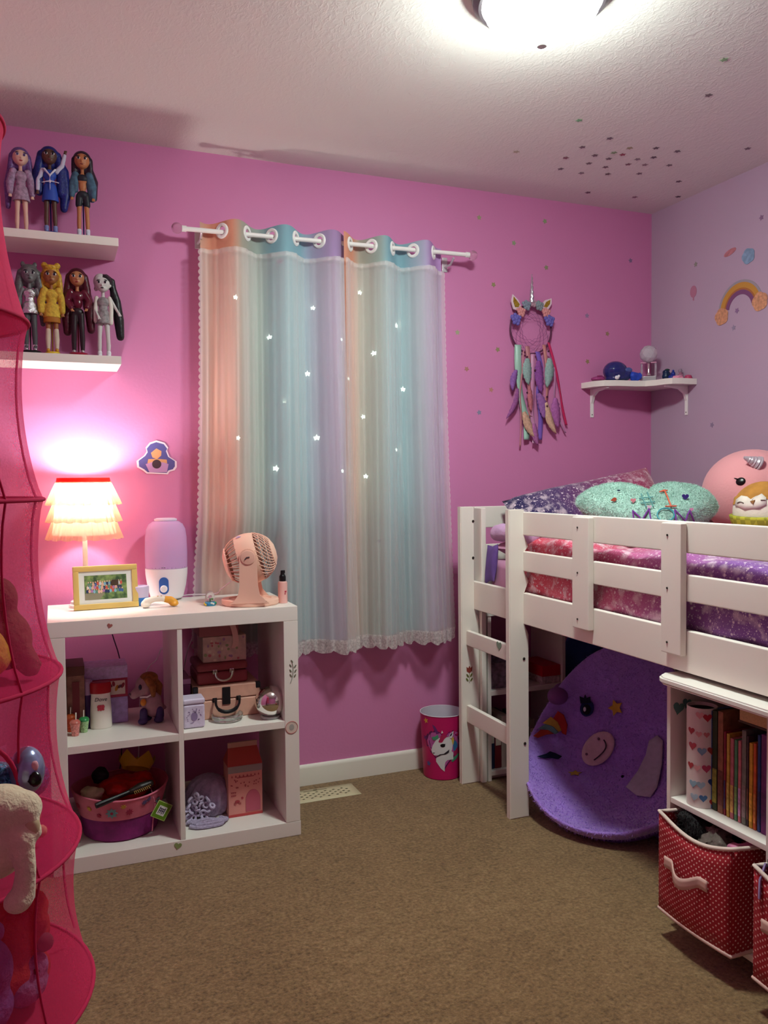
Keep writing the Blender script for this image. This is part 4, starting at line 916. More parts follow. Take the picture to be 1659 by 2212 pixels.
b = BM(); xr = x1b-.022; sheet(b, lambda u, v: Vector((xr-.010+.020*u+.012*math.sin(3*v)-.03*max(0, v-.5), d3-.003-.004*math.sin(6*v), z4-v*(z4-z2-.004))), 2, 14); obj('ribbon', b, mat('#d6a8a0', .4), t, True)
# chrome ring dish
q = base(488, 1556, z, .03)+Vector((0, -.022, 0))
t = thing('ring_dish', 'clear glass coil dish with silver rims before the suitcases', 'dish', q)
b = BM(); lathe(b, [(0, .001), (.044, .001), (.053, .010), (.055, .020), (.052, .021), (.042, .008), (0, .006)], 36); obj('dish', b, mat('#eef2ee', .05, trans=.75, ior=1.3), t)
b = BM()
for z_, r_ in ((.006, .050), (.020, .0535)): tube(b, [(r_*math.cos(2*PI*i/40), r_*math.sin(2*PI*i/40), z_) for i in range(40)], .0020, 6, closed=True)
obj('silver_rim', b, mat('#dcdcd8', .12, 1), t)
# chrome ball
q = base(574, 1553, z, .03)+Vector((.012, -.018, 0)); s = 1/pm(q)
t = thing('mirror_ball', 'shiny chrome sphere ornament on a clear ring at the right of the cubby', 'ornament', q)
r_ = 33*s
b = BM(); ell(b, (0, 0, r_+.004), r_, 40, 24); obj('ball', b, mat('#e3dfdc', .07, 1, name='mirror chrome'), t)
b = BM(); tube(b, [(r_*.55*math.cos(2*PI*i/32), r_*.55*math.sin(2*PI*i/32), .005) for i in range(32)], .0050, 8, closed=True); obj('ring_base', b, mat('#e8ece8', .08, trans=.6, ior=1.3), t)
# plum box at the left
d = -.28; x0, x1 = span(393, 414, 1490, d)
t = thing('plum_box', 'plum coloured small box behind the lavender tin cube', 'box', (-2.2, -.22, z))
b = BM(); box(b, -2.2395, -2.196, -.30, -.16, z, ztop(400, 1467, -.30)-.018, .002); obj('box_body', b, mat('#6b2a55', .5), t, True)
b = BM(); box(b, -2.2400, -2.195, -.3005, -.1595, ztop(400, 1467, -.30)-.018, ztop(400, 1467, -.30), .002); obj('lid', b, mat('#a0688e', .5), t, True)

# ================================================================= lower left cubby: basket of dress-up things
z = KZ0+.0005
q = Vector((-2.430, -.262, z))
t = thing('round_basket', 'round pink fabric basket with flowers and a deep purple bottom', 'basket', q)
b = BM(); lathe(b, [(0, 0), (.112, 0), (.120, .006), (.132, .080), (.130, .080), (.118, .008), (0, .006)], 48); obj('basket_bottom', b, mat('#7a1a62', .75, var=(30, .25), bump=(80, .4, .004)), t)
def band(u, v, e=0):
    a = 2*PI*u; r = .1335+.022*v+e; return Vector((r*math.cos(a), r*math.sin(a), .076+.074*v+.006*math.sin(2*a+1)*v))
b = BM(); sheet(b, lambda u, v: band(u, v), 60, 4, cu=True); sheet(b, lambda u, v: band(u, v, -.004), 60, 4, cu=True)
tube(b, [band(i/60, 1, -.002) for i in range(60)], .0035, 6, closed=True); bd = obj('basket_band', b, mat('#cf6a80', .6, var=(25, .1)), t, sharp=80)
b = BM()
for i, (ang, v, r_, k, mi) in enumerate(((-1.83, .42, .020, .6, 0), (-1.45, .40, .013, .55, 1), (-1.58, .72, .010, .5, 2), (-2.35, .55, .010, .5, 2), (-1.12, .72, .012, .4, 3), (-1.02, .82, .010, .4, 3), (-2.13, .28, .009, .5, 1), (-.7, .5, .012, .55, 0), (-2.75, .5, .012, .55, 1))):
    p = band((ang % (2*PI))/(2*PI), v, .0012); T = Matrix.Translation(p) @ Matrix.Rotation(ang+PI/2, 4, 'Z') @ Matrix.Rotation(R(90+16), 4, 'X')
    prism(b, star(r_, k, 8), 0, .0012, T, mi)
    if mi == 0: prism(b, oval(r_*.25, r_*.25, 8), .0012, .002, T, 1)
obj('flower_patches', b, [mat('#6f9fa2', .7), mat('#a02848', .7), mat('#c2943c', .7), mat('#5a4a72', .7)], bd)
# tag
pt = px(349, 1751, 'y', -.40); t2 = thing('hang_tag', 'green and white square tag hanging from the basket', 'tag', pt)
T = Matrix.Rotation(R(8), 4, 'Z') @ Matrix.Rotation(R(90), 4, 'X') @ Matrix.Rotation(R(-32), 4, 'Z')
b = BM(); box(b, -.026, .026, -.028, .028, -.0008, .0008, .0005, T); obj('card', b, mat('#a8c070', .5), t2)
b = BM(); box(b, -.0235, .0235, -.0255, .0255, .0009, .0013, 0, T); obj('green_face', b, mat('#5f8a1e', .5), t2)
b = BM(); box(b, -.014, .014, -.015, .015, .0014, .0018, 0, T); obj('white_panel', b, mat('#dadad6', .5), t2)
b = BM()
for k, xx in enumerate((-.009, -.003, .003, .009)): box(b, xx-.0014, xx+.0014, -.011+.002*(k % 2), .011-.003*(k % 3), .0019, .0023, 0, T)
for k in (0, 1): box(b, -.011, .011, -.002+.007*k, .001+.007*k, .0019, .0023, 0, T)
obj('printed_mark', b, mat('#4c4c5c', .5), t2)
b = BM(); tube(b, [Vector((-.020, .004, .030)), Vector((-.024, .03, .048)), Vector((-.030, .07, .075))], .001, 5); tube(b, [Vector((-.020, .004, .024)), Vector((-.026, .006, -.02)), Vector((-.030, .010, -.066))], .0022, 5); obj('string', b, mat('#c06a80', .6), t2)
# contents
def crumple(name, label, cat, c, ctr, rad, seed, m=None, parts=7, vox=.005):
    rn = random.Random(seed); pr = [P_ell(ctr, rad)]
    for i in range(parts):
        a = rn.uniform(0, 6.28); e = rn.uniform(-.3, .9); p = Vector(ctr)+Vector((rad[0]*.75*math.cos(a), rad[1]*.75*math.sin(a), rad[2]*.7*e)); pr.append(P_ell(p, tuple(r*rn.uniform(.3, .55) for r in rad)))
    b = meld(pr, vox, 2); 
    for v in b.verts: v.co += Vector((noise.noise(v.co*45+Vector((seed, 0, 0))), noise.noise(v.co*45+Vector((0, seed, 0))), noise.noise(v.co*45+Vector((0, 0, seed)))))*.006
    o = obj(name, b, m or mat(c, .65, var=(40, .2)), None, sharp=80); o_ = tag(o, label, cat); return o
crumple('red_cloth', 'crumpled shiny red cloth in the middle of the pink basket', 'cloth', '#b01c18', (-2.430, -.250, .172), (.092, .080, .050), 3, mat('#b81a16', .35, var=(20, .35)), 9)
crumple('cream_cloth', 'cream fuzzy cloth at the left edge of the pink basket', 'cloth', '#b9a988', (-2.522, -.320, .196), (.034, .030, .026), 4, None, 5, .004)
crumple('black_cloth', 'small black cloth bundle at the back left of the basket', 'cloth', '#161214', (-2.490, -.220, .222), (.028, .022, .030), 5, None, 4, .004)
pc = thing('paper_crown', 'yellow paper crown with pointed tips on the red cloth', 'crown', (-2.375, -.225, .232), .2)
b = BM(); N = 40
def crown(u, v):
    a = 2*PI*u; tip = abs(((u*5) % 1)*2-1); r = .048+.014*v
    return Vector((r*math.cos(a), r*.8*math.sin(a), v*(.018+.036*tip)))
sheet(b, crown, N, 2, TR(0, 0, 0, R(-28), R(18), 0), cu=True); sheet(b, lambda u, v: crown(u, v)*.985, N, 2, TR(0, 0, 0, R(-28), R(18), 0), cu=True)
obj('crown_band', b, mat('#c4a01c', .35), pc, sharp=80)
wn = thing('hair_brush', 'black handled brush lying across the rim of the pink basket', 'brush', px(275, 1715, 'y', -.40))
A, B_ = px(207, 1741, 'y', -.425)-Vector(wn.location), px(330, 1690, 'y', -.370)-Vector(wn.location)
b = BM(); D = B_-A; tube(b, [A+D*k for k in (0, .1, .3, .5, .62)], [.009, .0095, .008, .007, .008], 10); obj('brush_handle', b, mat('#120f12', .3), wn)
b = meld([P_lim([A+D*.60, A+D*.78, A+D*.95], [.010, .016, .013])], .003, 2); obj('brush_head', b, mat('#241a16', .4), wn)
b = BM()
for k in range(18):
    p = A+D*(.66+.016*k); tube(b, [p+Vector((0, -.010, 0)), p+Vector((.002, -.026, .003 if k % 2 else -.004))], .0016, 4)
o = obj('bristles', b, mat('#a8874e', .5), wn); o['kind'] = 'stuff'

# ================================================================= lower right cubby
q = px(442, 1775, 'y', -.33)
t = thing('yarn_bag', 'lavender gathered yarn pouch with a ruffled drawstring mouth', 'pouch', (q.x+.004, -.262, z))
rn = random.Random(2)
def pouch(u, v):
    a = 2*PI*u; prof = [(.0, .0), (.060, .0), (.078, .03), (.080, .065), (.066, .105), (.040, .128), (.0, .135)]
    k = v*6; i = min(5, int(k)); f = k-i; r = prof[i][0]*(1-f)+prof[i+1][0]*f; zz_ = prof[i][1]*(1-f)+prof[i+1][1]*f
    r *= 1+.07*math.sin(14*a)*math.sin(PI*v); return Vector((r*math.cos(a), r*.85*math.sin(a), zz_))
b = BM(); sheet(b, pouch, 84, 18, TR(.012, .02, .004, R(10), R(12), 0), cu=True); obj('pouch', b, mat('#a792b2', .8, var=(60, .2), bump=(140, .7, .004)), t, sharp=80)
b = BM()
for i in range(22):
    a = i*2.399; r = .0105*math.sqrt(i); c = Vector((-.028+r*math.cos(a), -.066-.25*r, .050+r*math.sin(a)*1.1)); T = Matrix.Translation(c) @ Euler((a, a*1.7, a*.6)).to_matrix().to_4x4()
    tube(b, [(.0085*math.cos(2*PI*j/10), .0085*math.sin(2*PI*j/10), .003*math.sin(6*j)) for j in range(10)], .0045, 6, T, closed=True)
o = obj('gathered_ruffle', b, mat('#bdb0cc', .8, bump=(120, .6, .004)), t); o['kind'] = 'stuff'
b = BM()
for k in range(5):
    pts = [(-.060+.005*k, -.082-.008*k, .012), (-.02+.01*k, -.098-.006*k, .020+.006*math.sin(k)), (.035+.006*k, -.094-.004*k, .014), (.070-.006*k, -.090, .010+.002*k), (.045, -.105-.004*k, .008), (-.03, -.112-.003*k, .007), (-.062, -.100, .008)]
    ps = []
    for i in range(len(pts)-1):
        p0, p1, p2, p3 = (Vector(pts[max(0, min(len(pts)-1, i+j))]) for j in (-1, 0, 1, 2))
        for j in range(5):
            u = j/5; ps.append(.5*((2*p1)+(p2-p0)*u+(2*p0-5*p1+4*p2-p3)*u*u+(3*p1-p0-3*p2+p3)*u**3))
    tube(b, ps, .0058, 7)
o = obj('loose_yarn', b, mat('#a89cb8', .85, var=(150, .2), bump=(260, .7, .003)), t)
d = -.33; x0, x1 = span(493, 567, 1700, d); zt = ztop(530, 1652, d); ztt = ztop(525, 1612, d-.0); dp = .085
t = thing('carton_playhouse', 'pink milk carton shaped toy house with an arched door', 'toy house', ((x0+x1)/2, d+dp/2, z))
m_cp = mat('#d98f86', .5)
b = BM(); box(b, x0, x1, d, d+dp, z, zt, .003); bd = obj('carton_body', b, m_cp, t, True)
b = BM(); xa, xb = x0-.001, x1+.001; ya, yb = d-.001, d+dp+.001; ym = d+dp/2
add(b, [(xa, ya, zt), (xb, ya, zt), (xb, yb, zt), (xa, yb, zt), (xa+.010, ym, ztt-.012), (xb-.010, ym, ztt-.012)], [(0, 1, 5, 4), (2, 3, 4, 5), (1, 2, 5), (3, 0, 4), (0, 3, 2, 1)]); obj('gable_top', b, mat('#b8483f', .5), t, True)
b = BM(); box(b, x0+.008, x1-.008, ym-.004, ym+.004, ztt-.014, ztt+.004, .001); obj('top_seam', b, mat('#c79a8c', .5), t, True)
def face(name, pts, c, off=.0008, par=None):
    b = BM(); w_ = x1-x0; h_ = zt-z
    prism(b, [(x0+u*w_, z+v*h_) for u, v in pts], -off, 0, Matrix(((1, 0, 0, 0), (0, 0, 1, d), (0, 1, 0, 0), (0, 0, 0, 1)))); return obj(name, b, mat(c, .5), par or bd, True)
face('grey_stripe', [(.0, .86), (1, .86), (1, .99), (0, .99)], '#9a8c8a')
face('bottom_stripe', [(0, 0), (1, 0), (1, .05), (0, .05)], '#c0484a')
ad = face('arched_door', [(.50, .08), (.93, .08), (.93, .30)]+[(.715+.215*math.cos(a), .30+.20*math.sin(a)) for a in [PI*i/10 for i in range(1, 10)]]+[(.50, .30)], '#b8566a', .002)
b = BM(); w_ = x1-x0; h_ = zt-z; FT_ = lambda u, v, e=.0012: TR(x0+u*w_, d-e, z+v*h_, R(90))
for u in [i/9 for i in range(1, 9)]: prism(b, [(-.0028, -.004), (.0028, -.004), (0, .004)], 0, .0006, FT_(u, .80))
prism(b, [(-.030, -.0012), (.030, -.0012), (.030, .0012), (-.030, .0012)], 0, .0006, FT_(.5, .765))
rn = random.Random(21)
for i in range(20):
    u, v = rn.uniform(.08, .92), rn.uniform(.56, .74); prism(b, heart(.0026), 0, .0006, FT_(u, v))
for i in range(6): prism(b, heart(.0030), 0, .0006, FT_(.10+.05*(i % 3), .42+.06*(i//3)))
prism(b, oval(.0085, .0050, 10), 0, .0006, FT_(.26, .30)); prism(b, oval(.0042, .0038, 10), 0, .0006, FT_(.40, .36))     # little dog print
for u in (.17, .21, .31, .35): prism(b, [(-.0012, -.008), (.0012, -.008), (.0012, 0), (-.0012, 0)], 0, .0006, FT_(u, .28))
obj('printed_marks', b, mat('#a83e48', .5), bd, True)
# ================================================================= on the bed
from mathutils.bvhtree import BVHTree
def star_fabric(stops, axis='y', name='star print fabric', speck=1.0):
    """printed plush cloth: colour runs along one axis, scattered pale star specks"""
    m = bpy.data.materials.new(name); m.use_nodes = True; nt = m.node_tree; bs = nt.nodes['Principled BSDF']; bs.inputs['Roughness'].default_value = .75; bs.inputs['Sheen Weight'].default_value = .4; bs.inputs['Specular IOR Level'].default_value = .2
    tc = nt.nodes.new('ShaderNodeTexCoord'); sp = nt.nodes.new('ShaderNodeSeparateXYZ'); nt.links.new(tc.outputs['Object'], sp.inputs[0])
    n0 = nt.nodes.new('ShaderNodeTexNoise'); n0.inputs['Scale'].default_value = 5; nt.links.new(tc.outputs['Object'], n0.inputs['Vector'])
    ad = nt.nodes.new('ShaderNodeMath'); ad.operation = 'MULTIPLY_ADD'; ad.inputs[1].default_value = .22; nt.links.new(n0.outputs['Fac'], ad.inputs[0]); nt.links.new(sp.outputs['xyz'.index(axis)], ad.inputs[2])
    lo, hi = stops[0][0], stops[-1][0]
    mr = nt.nodes.new('ShaderNodeMapRange'); mr.inputs['From Min'].default_value = lo+.11; mr.inputs['From Max'].default_value = hi+.11; nt.links.new(ad.outputs[0], mr.inputs['Value'])
    r = nt.nodes.new('ShaderNodeValToRGB'); e = r.color_ramp.elements
    e[0].position = 0; e[0].color = (*lin(stops[0][1]), 1); e[1].position = 1; e[1].color = (*lin(stops[-1][1]), 1)
    for p, c in stops[1:-1]: k = e.new((p-lo)/(hi-lo)); k.color = (*lin(c), 1)
    nt.links.new(mr.outputs[0], r.inputs['Fac'])
    last = r.outputs['Color']
    for scale, lo_, hi_, amt, kind in ((26, .52, .68, .5, 'n'), (48, .12, .25, .75, 'v'), (95, .12, .25, .7, 'v'), (170, .14, .26, .5, 'v')):
        if kind == 'n':
            t = nt.nodes.new('ShaderNodeTexNoise'); t.inputs['Scale'].default_value = scale; t.inputs['Detail'].default_value = 3; o = t.outputs['Fac']; a, b_ = 0, amt*speck
        else:
            t = nt.nodes.new('ShaderNodeTexVoronoi'); t.inputs['Scale'].default_value = scale; o = t.outputs['Distance']; a, b_ = amt*speck, 0
        nt.links.new(tc.outputs['Object'], t.inputs['Vector'])
        q = nt.nodes.new('ShaderNodeMapRange'); q.inputs['From Min'].default_value = lo_; q.inputs['From Max'].default_value = hi_; q.inputs['To Min'].default_value = a; q.inputs['To Max'].default_value = b_; nt.links.new(o, q.inputs['Value'])
        x = nt.nodes.new('ShaderNodeMix'); x.data_type = 'RGBA'; x.inputs[7].default_value = (*lin('#f0dbe4'), 1)
        nt.links.new(q.outputs[0], x.inputs[0]); nt.links.new(last, x.inputs[6]); last = x.outputs[2]
    nt.links.new(last, bs.inputs['Base Color'])
    u = nt.nodes.new('ShaderNodeBump'); u.inputs['Strength'].default_value = .5; u.inputs['Distance'].default_value = .006; n9 = nt.nodes.new('ShaderNodeTexNoise'); n9.inputs['Scale'].default_value = 30; nt.links.new(tc.outputs['Object'], n9.inputs['Vector']); nt.links.new(n9.outputs['Fac'], u.inputs['Height']); nt.links.new(u.outputs['Normal'], bs.inputs['Normal'])
    return m
b = BM(); box(b, -1.026, -.092, -2.145, -.285, .7545, .90, .03, seg=4); o = obj('mattress', b, mat('#c98fae', .8, var=(8, .08), bump=(60, .3, .004))); tag(o, 'pink sheeted mattress lying in the loft bed', 'mattress')
# comforter: over the top and down inside the rail
def quilt(u, v):
    y = -.47-1.70*v; Lx = .955
    s_ = u*1.22                                # run across: first up the side, then over
    if s_ < .16: k = s_/.16; x = -1.047+.012*k*k; z_ = .805+.150*k
    elif s_ < .24: k = (s_-.16)/.08; a = k*PI/2; x = -1.035+.045*(1-math.cos(a)); z_ = .955+.040*math.sin(a)
    else: k = (s_-.24)/.98; x = -.99+.885*k; z_ = .995-.012*k
    fold = .012*math.sin(10*y+2*math.sin(5*x))*min(1, u*4)+.008*math.sin(23*y+6*x)
    nz = noise.noise(Vector((x*5, y*5, 1)))*.022+noise.noise(Vector((x*13, y*11, 4)))*.010
    if s_ < .2: x += min(.010, max(-.004, .7*nz+.006*math.sin(26*y+30*s_)))
    else: z_ += nz+fold
    edge = min(1, v*12+.15) ; z_ -= .05*(1-edge)*(0 if s_ < .16 else 1)
    return Vector((x, y, z_))
b = BM(); sheet(b, quilt, 60, 120)
o = obj('comforter', b, star_fabric([(-2.15, '#6e4294'), (-1.55, '#84509c'), (-1.25, '#b05a96'), (-.95, '#cf5274'), (-.70, '#d63e5a'), (-.45, '#d23046')], 'y', 'red to purple star plush', 1.25), sharp=80)
tag(o, 'red to purple star printed comforter filling the loft bed', 'comforter')
md_ = o.modifiers.new('thickness', 'SOLIDIFY'); md_.thickness = .008; md_.offset = -1
def quad_pillow(name, label, cat, A, B_, C, D, thick, m, seed=0, wr=.01):
    A, B_, C, D = map(Vector, (A, B_, C, D)); n = (B_-A).cross(D-A).normalized(); b = BM()
    for sg in (1, -1):
        def f(u, v, sg=sg):
            a, c = 2*u-1, 2*v-1; e = max(0, (1-a**4)*(1-c**4))**.55
            p = A*(1-u)*(1-v)+B_*u*(1-v)+C*u*v+D*(1-u)*v
            cc = (A+B_+C+D)/4; p = cc+(p-cc)*(1-.10*(1-abs(a))*abs(c)-.10*(1-abs(c))*abs(a))
            return p+n*(sg*thick/2*e+wr*e*noise.noise(p*9+Vector((seed, 0, sg))))
        sheet(b, f, 18, 14)
    bmesh.ops.remove_doubles(b, verts=b.verts, dist=1e-5)
    return tag(obj(name, b, m, sharp=80), label, cat)
quad_pillow('pillow', 'navy to pink star print pillow leaning in the corner', 'pillow', (-1.005, -.37, 1.015), (-.20, -.48, 1.03), (-.225, -.24, 1.258), (-.945, -.245, 1.125), .10,
    star_fabric([(-1.05, '#171743'), (-.88, '#221c50'), (-.72, '#4a3266'), (-.5, '#8c3a6c'), (-.2, '#b03a5c')], 'x', 'navy star plush', 1.1), 3, .014)
quad_pillow('pillow', 'lilac and pink pillow end poking out beside the ladder', 'pillow', (-1.03, -.585, .945), (-1.03, -.295, .945), (-.55, -.295, .965), (-.55, -.575, .965), .085, mat('#c98ca8', .75, var=(6, .12), bump=(30, .4, .01)), 8)
# folded fleece with yellow stars
t = thing('fleece_blanket', 'folded lilac fleece blanket with yellow stars beside the ladder', 'blanket', (-.93, -.43, .99))
b = meld([P_lim([(-1.005, -.56, 1.003), (-.985, -.43, 1.008), (-1.0, -.31, 1.003)], [.034, .038, .034]), P_lim([(-.93, -.56, 1.003), (-.92, -.43, 1.010), (-.93, -.31, 1.004)], [.034, .036, .034]), P_lim([(-.86, -.54, 1.0), (-.85, -.33, 1.0)], [.026, .026])], .008, 3)
for v in b.verts: v.co.z += .006*noise.noise(v.co*22)
fl = obj('fleece', b, mat('#cba2c8', .85, var=(14, .12), bump=(60, .5, .006)), t, True, sharp=80)
purple_edge = quad_pillow('throw', 'violet folded cloth corner at the end of the mattress', 'cloth', (-1.046, -.36, .82), (-1.046, -.285, .80), (-1.034, -.285, .955), (-1.034, -.37, .965), .02, mat('#6a4c92', .7, var=(20, .15)), 5)
b = BM(); bv = BVHTree.FromPolygons([fl.matrix_basis @ v.co for v in fl.data.vertices], [tuple(p.vertices) for p in fl.data.polygons])
for (x, y) in ((1071, 1168), (1046, 1160), (1090, 1180), (1060, 1185), (1095, 1150)):
    d_ = (px(x, y, 'x', -.9)-CAM).normalized(); h = bv.ray_cast(CAM-Vector(t.location), d_)
    if h[0] is not None:
        T = Matrix.Translation(h[0]+h[1]*.001) @ h[1].to_track_quat('Z', 'Y').to_matrix().to_4x4(); prism(b, star(.011, .5), 0, .001, T)
if len(b.verts): obj('yellow_stars', b, mat('#d8c27e', .8), t)
else: b.free()

# ---- fuzzy mint heart pillow with stitched lettering
hc = Vector((-.722, -.885, 1.078)); rgt = Vector((math.cos(YAW), -math.sin(YAW), 0)); fwd = Vector((math.sin(YAW), math.cos(YAW), 0))
up_ = (fwd*math.cos(R(29))+Vector((0, 0, 1))*math.sin(R(29))); nn = rgt.cross(up_)      # points to the room
HM = Matrix(((rgt.x, up_.x, nn.x, hc.x), (rgt.y, up_.y, nn.y, hc.y), (rgt.z, up_.z, nn.z, hc.z), (0, 0, 0, 1)))
t = thing('heart_pillow', 'fuzzy mint green heart pillow with #1 MOM stitched lettering', 'pillow', hc)
ho = heart(.262, 56); 
def hp(sg):
    vs = []; 
    for j in range(9):
        k = j/8; e = (1-k**2.6)**.5
        for (x, y) in ho: vs.append((x*k*1.0, (y*k)*.80+.02, sg*.070*e))
    return vs
b = BM(); n_ = len(ho)
for sg in (1, -1):
    add(b, hp(sg), [(j*n_+i, j*n_+(i+1) % n_, (j+1)*n_+(i+1) % n_, (j+1)*n_+i) for j in range(8) for i in range(n_)], HM)
bmesh.ops.remove_doubles(b, verts=b.verts, dist=1e-4)
for v in b.verts: v.co += Vector((noise.noise(v.co*16), noise.noise(v.co*16+Vector((9, 0, 0))), noise.noise(v.co*16+Vector((0, 9, 0)))))*.007
m_mint = mat('#abcfc2', .9, var=(18, .15), bump=(70, .8, .008))
hb = obj('heart_cushion', b, m_mint, t, True, sharp=80)
fur(hb, 34000, .0075, mat('#b0d2c6', .9, var=(20, .1)), 'fuzzy_pile', .0008, 4, 1.0)
bv = BVHTree.FromPolygons([v.co for v in hb.data.vertices], [tuple(p.vertices) for p in hb.data.polygons])
def on_heart(x, y, lift=.007):
    d_ = (px(x, y, 'x', -.5)-CAM).normalized(); h = bv.ray_cast(CAM-hc, d_)
    return (h[0]+h[1]*lift) if h[0] is not None else None
def stitch(name, strokes, c, r=.0028):
    b = BM()
    for st in strokes:
        ps = []
        for i in range(len(st)-1):
            for k in range(6):
                f_ = k/6; q = on_heart(st[i][0]+(st[i+1][0]-st[i][0])*f_, st[i][1]+(st[i+1][1]-st[i][1])*f_); 
                if q is not None: ps.append(q)
        q = on_heart(*st[-1]); 
        if q is not None: ps.append(q)
        if len(ps) > 1: tube(b, ps, r, 6)
    return obj(name, b, mat(c, .5), t)
stitch('letter_hash', [[(1384, 1070), (1396, 1098)], [(1397, 1067), (1411, 1097)], [(1380, 1080), (1410, 1077)], [(1384, 1090), (1414, 1087)]], '#5f9a98', .0020)
stitch('numeral_one', [[(1425, 1066), (1434, 1062), (1448, 1096)], [(1436, 1097), (1459, 1096)], [(1424, 1066), (1440, 1063)]], '#d8684e', .0026)
stitch('letter_m', [[(1371, 1126), (1367, 1104), (1388, 1124), (1402, 1101), (1407, 1126)]], '#7a3a96', .0026)
stitch('letter_o', [[(1437+17*math.cos(a), 1114+13*math.sin(a)) for a in [2*PI*i/14 for i in range(15)]]], '#3f9aa4', .0024)
stitch('letter_m', [[(1458, 1128), (1455, 1103), (1476, 1125), (1487, 1104), (1496, 1127)]], '#7a3a96', .0026)
def blob(name, x, y, out, c):
    q = on_heart(x, y, .008)
    if q is None: return
    b = BM(); prism(b, out, 0, .002, Matrix.Translation(q) @ (Matrix(((rgt.x, up.x, -fw.x, 0), (rgt.y, up.y, -fw.y, 0), (rgt.z, up.z, -fw.z, 0), (0, 0, 0, 1))))); obj(name, b, mat(c, .5), t)
blob('stitched_heart', 1479, 1078, heart(.0125), '#3a2a78'); blob('stitched_heart', 1368, 1085, heart(.0095), '#d8848e'); blob('stitched_bird', 1326, 1083, [(-.012, -.002), (.002, -.006), (.009, -.001), (.008, .007), (0, .008)], '#b0503a'); blob('stitched_bird', 1336, 1064, [(-.007, 0), (.002, -.003), (.006, .001), (.001, .004)], '#33485e')
blob('stitched_bow', 1402, 1099, heart(.008), '#e0c4d4'); blob('stitched_bow', 1490, 1103, heart(.007), '#d890b4')

# ---- plush toys
def ball_hit(x, y, c, rad):
    d_ = (px(x, y, 'x', 0)-CAM).normalized(); o = Vector([(CAM[i]-c[i])/rad[i] for i in range(3)]); dd = Vector([d_[i]/rad[i] for i in range(3)])
    A_ = dd.dot(dd); B2 = o.dot(dd); C_ = o.dot(o)-1; disc = B2*B2-A_*C_
    tt = (-B2-math.sqrt(max(0, disc)))/A_; p = CAM+d_*tt; nrm = Vector([(p[i]-c[i])/rad[i]**2 for i in range(3)]).normalized(); return p, nrm
def on_ball(x, y, c, rad, lift=.0005, spin=0):
    p, nrm = ball_hit(x, y, c, rad); xa = (rt-nrm*rt.dot(nrm)).normalized(); ya = nrm.cross(xa); p = p+nrm*lift
    return Matrix(((xa.x, ya.x, nrm.x, p.x), (xa.y, ya.y, nrm.y, p.y), (xa.z, ya.z, nrm.z, p.z), (0, 0, 0, 1))) @ Matrix.Rotation(spin, 4, 'Z')
c = Vector((-.235, -.835, 1.152)); rad = (.170, .180, .162)
t = thing('round_plush', 'big round pink plush toy with a silver horn against the wall', 'plush toy', (c.x, c.y, c.z-rad[2]))
b = BM(); ell(b, c, rad, 40, 26); obj('body', b, mat('#e8a0a4', .9, var=(3, .04), bump=(120, .25, .004), sheen=.3), t, True)
T = on_ball(1622, 1000, c, rad, -.01) @ Matrix.Rotation(R(38), 4, 'Y') @ Matrix.Rotation(R(-38), 4, 'X')
hx = px(1607, 988, 'x', c.x-.13); h0, hn = ball_hit(1640, 1002, c, rad)
b = BM(); dv = (hx-h0); ps = [h0+dv*(i/16) for i in range(17)]; tube(b, ps, [(.024*(1-i/17)+.003)*(1+.10*math.sin(i*2.4)) for i in range(17)], 14); obj('horn', b, mat('#c9bcc4', .3, .35), t, True)
b = BM(); ell(b, (0, 0, 0), (.0165, .0145, .004), 20, 8, on_ball(1600, 1040, c, rad)); tube(b, [on_ball(1595-9*k/3, 1036-3*k/3, c, rad, .001).to_translation() for k in range(4)], [.003, .0025, .002, .001], 6); obj('eye', b, mat('#100a0c', .25), t, True)
b = BM(); tube(b, [on_ball(1628+18*k/8, 1050+5*math.sin(PI*k/8), c, rad, .0006).to_translation() for k in range(9)], .0016, 6); obj('mouth', b, mat('#3a1c20', .5), t, True)
b = BM(); ell(b, (0, 0, 0), (.0165, .0145, .004), 20, 8, on_ball(1676, 1048, c, rad)); obj('eye', b, mat('#100a0c', .25), t, True)
c = Vector((-.43, -1.075, 1.098)); rad = (.095, .100, .098)
t = thing('owl_plush', 'small brown and cream plush wearing a green checked scarf, in front of the pink plush', 'plush toy', (c.x, c.y, c.z-rad[2]))
b = BM(); ell(b, c, rad, 32, 22); obj('body', b, mat('#e6dccb', .9, bump=(110, .3, .004)), t, True)
def cap_patch(name, pts, c_, lift=.002):
    b = BM(); V_ = [on_ball(x, y, c, rad, lift).to_translation() for x, y in pts]; cen = sum(V_, Vector())/len(V_); cen = c+(cen-c).normalized()*((V_[0]-c).length)
    W_ = [(v_+cen)/2 for v_ in V_]; W_ = [c+(w_-c)*1.0 for w_ in W_]
    for i, w_ in enumerate(W_):
        d_ = (w_-c); e_ = Vector([d_[k]/rad[k] for k in range(3)]).length; W_[i] = c+d_/e_+d_.normalized()*lift
    n = len(V_); vs = V_+W_+[cen]; fs = [(i, (i+1) % n, n+(i+1) % n, n+i) for i in range(n)]+[(n+i, n+(i+1) % n, 2*n) for i in range(n)]
    add(b, vs, fs); o = obj(name, b, mat(c_, .85, var=(40, .1)), t, True, sharp=80); sd = o.modifiers.new('t', 'SOLIDIFY'); sd.thickness = .003; sd.offset = 0; return o
b = BM()                                                    # brown hood on the crown
def hood(u, v):
    a = 2*PI*u; th = PI*.37*v*(1+.16*math.cos(a*1-2.2)); return Vector((c.x+(rad[0]+.002)*math.sin(th)*math.cos(a), c.y+(rad[1]+.002)*math.sin(th)*math.sin(a), c.z+(rad[2]+.002)*math.cos(th)))
sheet(b, hood, 36, 10, cu=True); obj('hood', b, mat('#b9813a', .9, var=(30, .15)), t, True, sharp=80)
